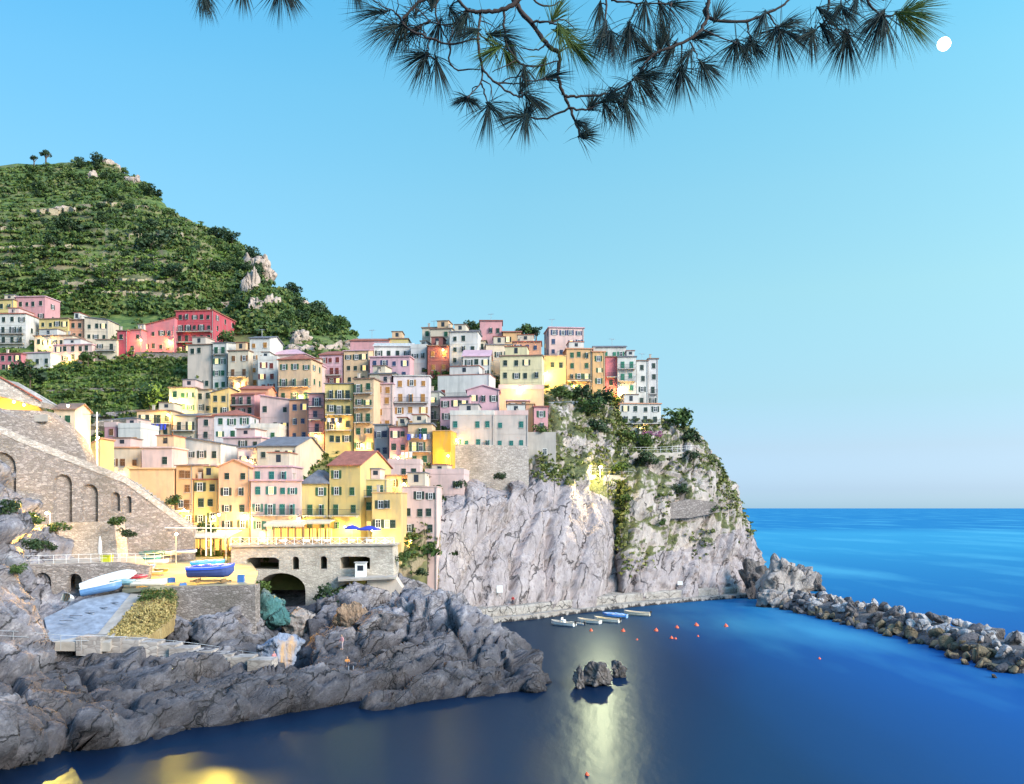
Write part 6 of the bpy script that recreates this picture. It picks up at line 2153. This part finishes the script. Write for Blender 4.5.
BW, BC = (.72, .70, .66), (.62, .52, .36)
BL = (.05, .10, .38)
bg = 'boats drawn up by the square'
WZ = lambda px, py, Y, dz=0: W(px, py, Y) + Vector((0, 0, dz))
boat('long upturned white hull leaning above the blue and red boat on the slipway', WZ(107, 583, 114.5, .75), 6.8, R(16), (.80, .79, .77), roll=R(-125), pitch=R(-18), group=bg, B=1.7, D=.8)
boat('white rimmed blue boat with red inside lying along the slipway edge', WZ(102, 594, 112, .15), 4.8, R(22), (.10, .22, .42), (.48, .08, .10), (.75, .74, .72), pitch=R(-10), roll=R(-14), group=bg)
boat('pale teal covered boat right of the blue and red boat', WZ(124, 586, 114.5, .1), 3.3, R(-14), (.20, .34, .38), cover=(.22, .40, .44), group=bg)
boat('dinghy under a red cover behind the teal boat', WZ(136, 581, 117.5, .1), 3.2, R(-8), (.55, .52, .48), cover=(.52, .04, .06), group=bg)
boat('long white open boat at the edge of the square beside the hedge', WZ(150, 586.5, 115, .05), 4.6, R(12), (.80, .76, .70), (.70, .62, .52), group=bg)
boat('small grey dinghy behind the red covered one', WZ(147, 569, 124, .05), 3.0, R(-20), (.45, .46, .48), (.30, .30, .32), group=bg)
boat('small white dinghy by the white railing, farther back', WZ(158, 564, 129, .05), 3.0, R(15), (.78, .77, .74), group=bg)
boat('small yellow kayak like boat in front of the white dinghy', WZ(162, 572, 124, .05), 3.0, R(-38), (.68, .55, .10), (.4, .3, .05), B=.8, D=.35, group=bg)
boat('orange and white dinghy beside the lit square paving', WZ(152, 576, 120, .05), 2.8, R(8), (.68, .40, .12), (.6, .5, .3), group=bg)
boat('pink red covered boat in front of the veranda, left end', WZ(162, 553, 142, .1), 4.2, R(5), (.60, .12, .22), cover=(.62, .28, .22), group=bg)
boat('green and yellow boat in front of the veranda', WZ(175, 550.5, 143.5, .3), 4.6, R(-6), (.12, .28, .10), cover=(.08, .30, .22), group=bg)
boat('white open dinghy with blue rim at the right of the veranda boats', WZ(187, 554, 139, .1), 2.9, R(18), (.74, .73, .70), (.55, .48, .36), (.05, .10, .28), group=bg)
boat('large boat under a bright blue tarpaulin on the front edge of the square', WZ(211, 582, 114.5, .55), 5.8, R(3), (.05, .08, .25), cover=(.03, .09, .62), group=bg, D=1.3, B=2.2)
boat('light blue covered boat right behind the blue tarpaulin boat', WZ(208, 575, 118.5, .8), 4.2, R(6), (.10, .35, .50), cover=(.06, .40, .62), group=bg, D=.9)
for lb, px, py, Y, L, rz, col_, inn_, cov in (
        ('white dinghy with a blue cover among the boats left of the square', 141, 572, 122, 3.4, 20, (.7, .68, .64), (.4, .4, .4), (.10, .22, .45)),
        ('turquoise open boat behind the white railing boats', 150, 562, 130, 3.6, -12, (.10, .40, .42), (.45, .40, .32), None),
        ('cream open boat next to the pink red covered boat', 170, 557, 139, 3.6, 14, (.70, .62, .48), (.5, .4, .28), None),
        ('dark green covered boat at the left of the boats by the veranda', 153, 558, 136, 3.8, -8, (.06, .16, .10), (.3, .3, .3), (.05, .17, .11)),
        ('orange red open boat between the grey dinghy and the railing', 133, 571, 121, 3.2, 35, (.62, .20, .07), (.5, .36, .2), None)):
    boat(lb, WZ(px, py, Y, .25), L, R(rz), col_, inn_, cover=cov, group=bg)
for i, (lb, px, py, Y, n_) in enumerate((('stack of three blue fish crates beside the tarpaulin boat', 241, 583, 114.5, 3), ('two blue fish crates stacked behind the hedge', 172, 583, 115.5, 2), ('single blue fish crate at the left front of the square', 183, 586, 113.8, 1))):
    p = empty('fish_crate_stack' if n_ > 1 else 'fish_crate', WZ(px, py, Y, .06), R(15 * i), lb, 'crates')
    for q_ in range(n_):
        mb = MB()
        z_ = q_ * .34
        mb.box(-.4, -.28, z_, .4, .28, z_ + .04)
        for a, b_, c_, d_ in ((-.4, -.28, .4, -.25), (-.4, .25, .4, .28), (-.4, -.249, -.37, .249), (.37, -.249, .4, .249)):
            mb.box(a, b_, z_ + .041, c_, d_, z_ + .32)
        mb.build('crate', plain('crate_blue', (.05, .16, .42), .6), p)
# trestle under the blue boat
p = empty('boat_trestle', WZ(211, 582.5, 114.5), R(3), 'low grey wooden trestle under the blue tarpaulin boat', 'trestle')
for x in (-1.6, 1.6):
    mb = MB()
    mb.box(x - .1, -.9, 0, x + .1, .9, .5)
    link('support', mb.mesh('support', M_wood), p)
mb = MB()
mb.box(-2.4, -.75, .12, 2.4, -.6, .3)
mb.box(-2.4, .6, .12, 2.4, .75, .3)
mb.build('runner', M_wood, p)
boat('small white dinghy hull leaning on its side by the boathouse arches', WZ(71, 602, 110.5, .4), 2.9, R(-42), (.78, .75, .72), roll=R(70), group=bg, B=1.1, D=.5)
wg_ = 'boats moored in the harbour'
for lb, px, py, L, rz, col_, inn_, cov, mot, con in (
        ('white motor boat with console, leftmost of the moored boats', 563, 625.5, 4.6, 146, (.76, .75, .72), (.55, .50, .44), None, True, True),
        ('white open boat second from left among the moored boats', 589, 623, 4.4, 148, (.78, .74, .66), (.66, .50, .30), None, False, False),
        ('white boat with yellow inside in the middle of the moored boats', 607, 622, 4.8, 150, (.76, .72, .62), (.70, .52, .22), None, True, False),
        ('boat with a bright blue cover among the moored boats', 615, 617.5, 4.6, 156, (.25, .40, .60), (.3, .3, .3), (.04, .22, .60), False, False),
        ('white and tan open boat, rightmost of the moored boats', 637, 615.5, 4.9, 160, (.72, .62, .46), (.62, .46, .26), None, True, False),
        ('small grey blue dinghy right behind the leftmost motor boat', 577, 624.5, 2.6, 150, (.25, .33, .42), (.15, .2, .26), None, True, False)):
    boat(lb, at0(px, py) + Vector((0, 0, -.18)), L, R(rz), col_, inn_, (.66, .60, .50), cover=cov, motor=mot, group=wg_, console=con)

# buoys
bm_ = MB()
bm_.lathe([(.001, -.3), (.22, -.22), (.32, 0), (.22, .22), (.08, .32), (.06, .42), (.001, .44)], 12)
bme = bm_.mesh('buoy', plain('buoy_orange', (.80, .12, .04), .45), True)
for i, (lb, px, py, s_) in enumerate((('orange buoy below the second moored boat', 591, 631, 1.0), ('orange buoy right below the blue covered boat', 623, 631.5, 1.2), ('orange buoy right of the moored boats, left in the row', 656, 631, 1.2),
                                      ('orange buoy in the middle of the row, slightly farther', 677, 628, 1.1), ('orange buoy farthest back in the row', 696.5, 625.8, 1.3), ('orange buoy at the right end of the row', 726, 626.5, 1.2),
                                      ('orange buoy in front of the row, larger of a pair', 671.5, 638.5, 1.0), ('orange buoy in front of the row, smaller of a pair', 675.5, 639, .7), ('tiny pink buoy closest to the lone rock', 637, 640, .6),
                                      ('tiny buoy below the farthest buoy', 698, 636.5, .6), ('tiny buoy far out toward the breakwater', 819.5, 659, .6), ('orange buoy nearest the camera at the bottom of the picture', 587, 775, .55))):
    tag(link('buoy', bme, None, at0(px, py), (R(8), 0, i), (s_,) * 3), lb, 'buoy', 'orange buoys in the harbour')
for lb, px, py, Y, w_, h_ in (('white blank notice plate on the rock face above the quay, left one', 500, 588, 160.5, 1.1, 1.3), ('white blank notice plate on the rock face above the quay, right one', 679, 583, 190.5, 1.1, .8)):
    c_ = cliff_at(px, py)
    p = empty('notice_plate', Vector((c_.x, c_.y - .9, c_.z)), 0, lb, 'sign')
    mb = MB()
    mb.box(-w_ / 2, 0, -h_ / 2, w_ / 2, .05, h_ / 2)
    mb.build('plate', M_white, p)
    mb = MB()
    mb.tube([(-w_ * .3, .09, -h_), (-w_ * .3, .09, h_ * .4)], .04, 6)
    mb.tube([(w_ * .3, .09, -h_), (w_ * .3, .09, h_ * .4)], .04, 6)
    mb.build('post', M_metal, p)

# ladder on the rocks
p = empty('ladder', shore_at(354, 99.5) + Vector((0, -1.2, -.9)), R(8), 'small metal bathing ladder going down the rocks into the water', 'ladder')
for x in (-.25, .25):
    mb = MB()
    mb.tube([(x, 0, -1.0), (x, .25, 1.6), (x, .7, 1.95)], .035, 6)
    mb.build('rail', M_metal, p)
mb = MB()
for k in range(6):
    mb.tube([(-.25, .03 + .04 * k, -.6 + k * .4), (.25, .03 + .04 * k, -.6 + k * .4)], .025, 5)
mb.build('rungs', M_metal, p)


# people
def skin(name, V, E, rad, mat, parent, root=0):
    me = bpy.data.meshes.new(name)
    me.from_pydata([tuple(v) for v in V], E, [])
    me.materials.append(mat)
    o = link(name, me, parent)
    m_ = o.modifiers.new('skin', 'SKIN')
    for sv, r_ in zip(me.skin_vertices[0].data, rad):
        sv.radius = (r_, r_) if not isinstance(r_, tuple) else r_
    me.skin_vertices[0].data[root].use_root = True
    s_ = o.modifiers.new('subsurf', 'SUBSURF')
    s_.levels = s_.render_levels = 1
    return o


def person(label, loc, rz, pose, top_col, leg_col, hair=(.05, .03, .02)):
    p = empty('person', loc, rz, label, 'person')
    if pose == 'stand':
        pel, ch, nk, hd = (0, 0, .92), (0, -.01, 1.25), (0, 0, 1.46), (0, -.02, 1.64)
        kn, an, to = [(-.1, -.02, .49), (.12, -.06, .49)], [(-.11, .03, .08), (.14, .02, .08)], [(-.12, -.16, .03), (.15, -.17, .03)]
        el_, ha = [(-.26, .02, 1.12), (.26, 0, 1.12)], [(-.25, -.12, .88), (.22, -.18, .92)]
    else:
        pel, ch, nk, hd = (0, 0, .12), (0, -.07, .45), (0, -.08, .66), (0, -.11, .84)
        kn, an, to = [(-.14, -.42, .36), (.14, -.44, .34)], [(-.13, -.5, -.04), (.14, -.52, -.06)], [(-.13, -.68, -.08), (.14, -.7, -.1)]
        el_, ha = [(-.26, -.2, .38), (.26, -.2, .38)], [(-.12, -.42, .42), (.12, -.42, .42)]
    shl = [(nk[0] - .18, nk[1], nk[2] - .08), (nk[0] + .18, nk[1], nk[2] - .08)]
    V = [pel, ch, nk, hd, (hd[0], hd[1] - .01, hd[2] + .1)]
    Rr = [(.15, .11), (.16, .11), .055, .095, .075]
    E = [(0, 1), (1, 2), (2, 3), (3, 4)]
    for s in (0, 1):
        b_ = len(V)
        V += [shl[s], el_[s], ha[s], tuple(np.array(ha[s]) + (0, -.08, -.06))]
        Rr += [.06, .045, .035, .03]
        E += [(1, b_), (b_, b_ + 1), (b_ + 1, b_ + 2), (b_ + 2, b_ + 3)]
        b_ = len(V)
        hipx = (-.09, .09)[s]
        V += [(pel[0] + hipx, pel[1], pel[2] - .06), kn[s], an[s], to[s]]
        Rr += [.085, .06, .045, .035]
        E += [(0, b_), (b_, b_ + 1), (b_ + 1, b_ + 2), (b_ + 2, b_ + 3)]
    skin('body', V, E, Rr, plain('skin_tone', (.5, .30, .21), .6), p)
    V = [(pel[0], pel[1], pel[2] + .02), ch, (nk[0], nk[1], nk[2] - .07)]
    Rr = [(.17, .13), (.185, .13), .09]
    E = [(0, 1), (1, 2)]
    for s in (0, 1):
        b_ = len(V)
        V += [shl[s], el_[s], tuple(np.array(el_[s]) * .25 + np.array(ha[s]) * .75)]
        Rr += [.08, .06, .05]
        E += [(1, b_), (b_, b_ + 1), (b_ + 1, b_ + 2)]
    skin('jacket', V, E, Rr, plain('jacket_cloth', top_col, .9), p)
    V = [pel]
    Rr = [(.165, .125)]
    E = []
    for s in (0, 1):
        b_ = len(V)
        hipx = (-.09, .09)[s]
        V += [(pel[0] + hipx, pel[1], pel[2] - .06), kn[s], an[s]]
        Rr += [.1, .075, .06]
        E += [(0, b_), (b_, b_ + 1), (b_ + 1, b_ + 2)]
    skin('trousers', V, E, Rr, plain('trouser_cloth', leg_col, .9), p)
    skin('hair', [(hd[0], hd[1] + .03, hd[2] + .03), (hd[0], hd[1] + .03, hd[2] + .1)], [(0, 1)], [.1, .085], plain('hair', hair, .8), p)
    return p


q = shore_at(344, 106)
person('person in a pale pink jacket standing on the rocks beside the gully', q + Vector((0, 0, .05)), R(-30), 'stand', (.62, .30, .32), (.45, .35, .36))
q = shore_at(349, 102)
person('person in an orange top sitting low on the ledge near the ladder', q + Vector((0, 0, .1)), R(20), 'sit', (.66, .28, .08), (.10, .10, .14))
q = W(274, 668, 103.3)
person('person in a pinkish jacket standing at the foot of the pale steps', Vector((q.x, q.y, shore_at(274, 103.3).z + .1)), R(40), 'stand', (.55, .22, .22), (.3, .24, .24))
k = int(np.argmin(np.abs(CX + qp[:, 0] / qp[:, 1] * F - 522)))
person('person in a red jacket standing on top of the quay wall by the rock face', Vector((qp[k][0] - nr[k][0] * 2.6, qp[k][1] - nr[k][1] * 2.6, 2.42)), R(-20), 'stand', (.50, .04, .04), (.05, .05, .08))

# laundry
for lb, px, py, n_, cols in (('blue laundry hanging from the balcony of the peach house', 158, 424, 5, ((.04, .06, .45), (.06, .10, .5))), ('blue and white laundry under the lit balcony windows', 419, 434, 6, ((.05, .08, .4), (.7, .7, .7), (.1, .12, .2))),
                             ('white sheets hanging on the pink house above the red roof', 407, 452, 3, ((.75, .74, .72),)), ('dark laundry on the ochre balcony tower', 333, 418, 5, ((.03, .03, .05), (.7, .7, .7)))):
    c_ = front(px, py, 1.15)
    p = empty('laundry', c_, 0, lb, 'laundry')
    for i in range(n_):
        mb = MB()
        w_ = rnd.uniform(.4, .7)
        h_ = rnd.uniform(.6, 1.2)
        vs = []
        for a in range(5):
            for b_ in range(4):
                vs.append((w_ * a / 4, .05 * math.sin(a * 2 + b_), -h_ * b_ / 3))
        f_ = [(a * 4 + b_, a * 4 + b_ + 1, (a + 1) * 4 + b_ + 1, (a + 1) * 4 + b_) for a in range(4) for b_ in range(3)]
        mb.add(vs, f_)
        mb.build('cloth', plain('laundry_cloth', cols[i % len(cols)], .9), p, ((i - n_ / 2) * .78, 0, 0))
    mb = MB()
    mb.tube([(-n_ * .45, 0, .02), (n_ * .45, 0, .02)], .015, 5)
    mb.build('line', M_iron, p)

# roof aerials on the skyline
for lb, px, py, Y, h_ in (('tall aerial on the skyline above the large pale pink house', 552, 328, 232, 2.6), ('aerial on the cream skyline house left of the white houses', 434, 329, 227, 2.4), ('aerial above the pink tower house', 491, 321, 237, 2.2), ('aerial on the white attic at the right', 612, 346, 233, 2.2),
                          ('aerial on the white house near the right end of the skyline', 642, 361, 227, 2.2), ('aerial on the low pink skyline house', 372, 338, 231, 2.4), ('aerial on the tall white gabled house', 262, 336, 224, 2.0)):
    p = empty('aerial', W(px, py, Y + 1.5) - Vector((0, 0, .3)), rnd.uniform(-.5, .5), lb, 'aerial')
    mb = MB()
    mb.tube([(0, 0, 0), (0, 0, h_)], .05, 5)
    mb.build('mast', M_metal, p)
    mb = MB()
    mb.tube([(-.8, 0, h_ - .1), (.8, 0, h_ - .1)], .035, 5)
    for i in range(5):
        mb.tube([(-.7 + i * .35, -.45, h_ - .1), (-.7 + i * .35, .45, h_ - .1)], .025, 4)
    mb.build('antenna', M_metal, p)

# the moon
mb = bmesh.new()
bmesh.ops.create_uvsphere(mb, u_segments=64, v_segments=40, radius=1)
me = bpy.data.meshes.new('moon')
mb.to_mesh(me)
mb.free()
me.polygons.foreach_set('use_smooth', [True] * len(me.polygons))
me.materials.append(emit('moonlight', (1.0, .97, .90), 6.0))
tag(link('moon', me, None, W(944, 44, 9000), (0, 0, 0), (62, 62, 62)), 'bright white moon disc in the blue sky at the upper right', 'moon')

# ------------------------------------------------------------------ the pine branch overhead
PB = 3.3
k_ = PB / F
pine = empty('pine_branch', W(520, -24, PB), 0, 'dark pine branch with long needles hanging into the top of the picture', 'pine branch')
orig = pine.location.copy()
gp = np.random.RandomState(3)


def PP(px, py, dz=0.0):
    return W(px, py, PB + dz) - orig


limbs = [
    ([(60, -70), (180, -42), (300, -34), (420, -28), (520, -22), (620, -22), (720, -26), (870, -30), (1010, -60)], 5.5),
    ([(505, -22), (514, 0), (530, 22), (547, 44), (559, 55), (558, 77), (564, 96), (570, 108), (577, 126), (581, 137)], 2.6),
    ([(564, 96), (582, 96), (612, 92), (637, 78)], 1.4), ([(569, 108), (588, 109), (604, 101)], 1.2), ([(569, 108), (544, 119), (526, 116)], 1.2),
    ([(522, -20), (519, 0), (500, 10), (481, 11.5), (467, 10), (452, -8)], 2.6), ([(481, 11), (478, 33), (482, 66), (495, 82), (517, 97), (525, 94)], 1.5), ([(504, 9), (507, 46), (527, 66), (558, 61)], 1.3),
    ([(482, 66), (481, 82), (467, 98)], 1.0), ([(481, 82), (489, 107)], 1.0), ([(452, -10), (420, 2), (403, 23), (429, 38), (450, 44), (480, 38)], 1.6), ([(450, 44), (452, 67), (480, 70)], 1.1), ([(403, 23), (392, 10), (384, 14)], 1.0),
    ([(429, 38), (428, 50), (426, 56)], 1.0), ([(440, -8), (436, 16), (450, 44)], 1.1), ([(466, 10), (452, 24), (429, 22)], 1.2), ([(430, 20), (414, 30), (400, 28)], 1.0),
    ([(712, -26), (709, 0), (704, 25), (686, 41), (653, 55), (641, 71)], 2.2), ([(709, 0), (706, 16), (739, 22), (768, 13), (788, 1), (800, -20)], 1.8), ([(829, -26), (829, 0), (826, 20), (812, 32)], 1.5),
    ([(860, -26), (867, 0), (882, 17)], 1.8), ([(826, 21), (847, 34)], 1.0), ([(747, 20), (750, 41)], .9), ([(702, 30), (738, 44)], .9), ([(682, 44), (681, 71)], .9), ([(690, 42), (702, 65)], .9),
    ([(609, -20), (605, 25), (611, 35)], 1.1), ([(612, 0), (637, 3), (672, 4)], 1.1), ([(637, 3), (629, 26)], .9), ([(768, 13), (779, 30)], 1.0), ([(530, 22), (548, 22), (562, 26)], 1.3), ([(612, 92), (625, 101)], .8), ([(882, 17), (905, 14)], 1.2), ([(840, -25), (842, 8)], 1.0),
    ([(527, 66), (523, 80), (545, 80), (558, 77)], .9), ([(478, 33), (495, 46), (507, 46)], .9), ([(495, 82), (515, 84), (535, 83)], .9), ([(514, 0), (525, -5), (545, 6), (560, 2)], 1.2), ([(547, 44), (536, 50), (520, 47)], .9)]
limb_pts = []
for i, (pts, r_) in enumerate(limbs):
    dz0 = gp.uniform(-.06, .06) if i else 0
    P_ = catmull(np.array([(x + 0 * y, y) for x, y in pts], float), len(pts) * 5)
    wob = np.stack([gp.normal(size=len(P_)) * .5, gp.normal(size=len(P_)) * .5], 1) if i else 0
    P_ = P_ + wob
    pts3 = [PP(x, y, dz0 * (j / len(P_))) for j, (x, y) in enumerate(P_)]
    limb_pts += [(tuple(q_), p2) for q_, p2 in zip(map(tuple, P_), pts3)]
    mb = MB()
    n_ = len(pts3)
    mb.tube(pts3, [r_ * k_ * (1 - .55 * j / n_) * gp.uniform(.88, 1.15) for j in range(n_)], 6)
    mb.build('limb' if r_ > 2 else 'twig', plain('pine_bark', (.045, .030, .026), .9, var=.3, scale=60), pine, smooth=True)
for q_ in range(44):           # the tangle of fine twigs
    a_ = limb_pts[int(gp.randint(160, len(limb_pts)))]
    if not (370 < a_[0][0] < 590 or gp.rand() < .3) or a_[0][1] > 90:
        continue
    v_ = Vector(a_[1])
    dr = Vector((gp.normal(), gp.normal() * .3, gp.normal() - .2)).normalized()
    pts3 = [v_.copy()]
    for _s in range(6):
        dr = (dr + Vector((gp.normal() * .35, gp.normal() * .2, gp.normal() * .35 - .03))).normalized()
        v_ = v_ + dr * .019
        pts3.append(v_.copy())
    mb = MB()
    mb.tube(pts3, [.0026 - .0002 * z for z in range(7)], 5)
    mb.build('twig', plain('pine_bark', (.045, .030, .026), .9, var=.3, scale=60), pine, smooth=True)
M_need = leafmat('pine_needles', [(.2, (.008, .018, .022)), (.5, (.013, .028, .026)), (.85, (.03, .05, .02))])
M_needg = leafmat('green_pine_needles', [(.2, (.03, .06, .012)), (.5, (.07, .11, .015)), (.85, (.13, .15, .02))])
tufts = [(384, 12, 185, 45), (396, 26, 200, 45), (404, 24, 240, 40), (415, 14, 90, 38), (426, 56, 250, 40), (426, 55, 180, 38), (436, 60, 285, 42), (440, 22, 260, 38), (450, 8, 300, 36), (432, 8, 90, 34), (489, 107, 265, 42), (489, 105, 320, 34), (467, 98, 200, 20), (467, 98, 330, 22),
         (526, 116, 190, 40), (526, 116, 60, 30), (526, 116, 270, 34), (527, 95, 330, 36), (520, 93, 60, 26), (581, 136, 0, 26), (577, 122, 320, 24), (604, 101, 20, 36), (604, 103, 300, 30), (590, 108, 60, 30), (612, 92, 300, 42), (625, 101, 290, 42), (637, 78, 10, 42), (637, 80, 320, 42), (630, 84, 260, 26),
         (653, 55, 130, 40), (653, 55, 200, 34), (660, 50, 80, 40), (668, 45, 110, 38), (675, 43, 240, 40), (641, 71, 300, 44), (681, 70, 255, 40), (681, 70, 285, 42), (702, 64, 300, 40), (702, 64, 340, 30), (690, 52, 240, 36), (695, 38, 20, 36), (605, 25, 250, 40), (605, 28, 290, 40), (611, 35, 270, 42), (629, 26, 260, 42), (629, 26, 300, 38),
         (645, 4, 270, 36), (660, 4, 300, 38), (672, 4, 350, 40), (735, 43, 240, 34), (738, 44, 300, 40), (750, 41, 260, 36), (750, 41, 310, 34), (764, 14, 250, 34), (779, 30, 280, 44), (785, 32, 330, 44), (775, 30, 230, 36), (782, 26, 20, 34), (812, 32, 210, 36), (812, 32, 280, 34), (822, 26, 320, 34), (847, 34, 250, 44), (847, 34, 285, 46), (840, 6, 240, 36), (842, 8, 300, 40), (858, -4, 250, 36),
         (882, 17, 255, 50), (884, 17, 275, 52), (880, 15, 230, 46), (715, 20, 60, 30), (508, 40, 300, 32), (478, 30, 200, 30), (545, 78, 10, 34), (524, 68, 280, 30), (600, 4, 260, 34), (205, -12, 262, 34), (200, -10, 290, 32), (243, -14, 270, 34), (280, -12, 255, 38), (285, -14, 300, 34), (352, -22, 285, 36)]
green = [(560, 28, 300, 42), (556, 30, 340, 40), (570, 42, 320, 44), (574, 46, 350, 44), (552, 20, 60, 34), (498, 48, 200, 34), (505, 52, 300, 30), (905, 14, 350, 46), (905, 12, 20, 44), (900, 16, 310, 48), (545, 60, 250, 30)]
for _ in range(80):
    q_ = limb_pts[int(gp.randint(160, len(limb_pts)))][0]
    if q_[1] < 60 and q_[1] > -12 and (q_[0] < 580 or _ % 4 == 0):
        tufts.append((q_[0] + gp.uniform(-12, 12), q_[1] + gp.uniform(-4, 12), gp.uniform(170, 370), gp.uniform(30, 44)))
tufts = tufts[:88]
for i, (px, py, ang, ln) in enumerate(tufts + green):
    best = min(limb_pts, key=lambda q_: (q_[0][0] - px) ** 2 + (q_[0][1] - py) ** 2)
    c_ = PP(px, py, gp.uniform(-.05, .05))
    vs, fs = [], []
    sprd = gp.uniform(.7, 1.6)
    nn_ = int(gp.uniform(44, 78))
    ax = Vector((math.cos(R(ang)), gp.uniform(-.35, .35), math.sin(R(ang)))).normalized()
    for j in range(nn_):
        t0 = gp.uniform(-.10, .02)
        base = c_ + ax * t0 * ln * k_ * 1.5
        spread = gp.uniform(.05, .62) * sprd
        d_ = (ax + Vector(tuple(gp.normal(size=3))) * spread).normalized()
        l_ = ln * k_ * gp.uniform(.72, 1.12)
        sag = Vector((0, 0, -.10 * l_))
        sd_ = d_.cross(Vector((0, 1, 0)))
        if sd_.length < .05:
            sd_ = Vector((1, 0, 0))
        sd_ = (sd_.normalized() + Vector((0, gp.uniform(-.5, .5), 0))).normalized() * .00105
        up_ = d_.cross(sd_).normalized() * .0008
        m_ = base + d_ * l_ * .5
        e_ = base + d_ * l_ + sag
        b0 = len(vs)
        vs += [base - sd_, base + sd_, base + up_, m_ - sd_, m_ + sd_, m_ + up_, e_]
        fs += [(b0, b0 + 1, b0 + 4, b0 + 3), (b0 + 1, b0 + 2, b0 + 5, b0 + 4), (b0 + 2, b0, b0 + 3, b0 + 5), (b0 + 3, b0 + 4, b0 + 6), (b0 + 4, b0 + 5, b0 + 6), (b0 + 5, b0 + 3, b0 + 6)]
    mb = MB()
    mb.add(vs, fs)
    if (Vector(best[1]) - c_).length > .004:
        mid = (Vector(best[1]) + c_) / 2 + Vector((0, 0, .006))
        mb.tube([best[1], mid, c_], [.0028, .0024, .0022], 5, 1)
    mb.build('needle_tuft', [M_needg if i >= len(tufts) else M_need, plain('pine_bark', (.045, .030, .026), .9, var=.3, scale=60)], pine)
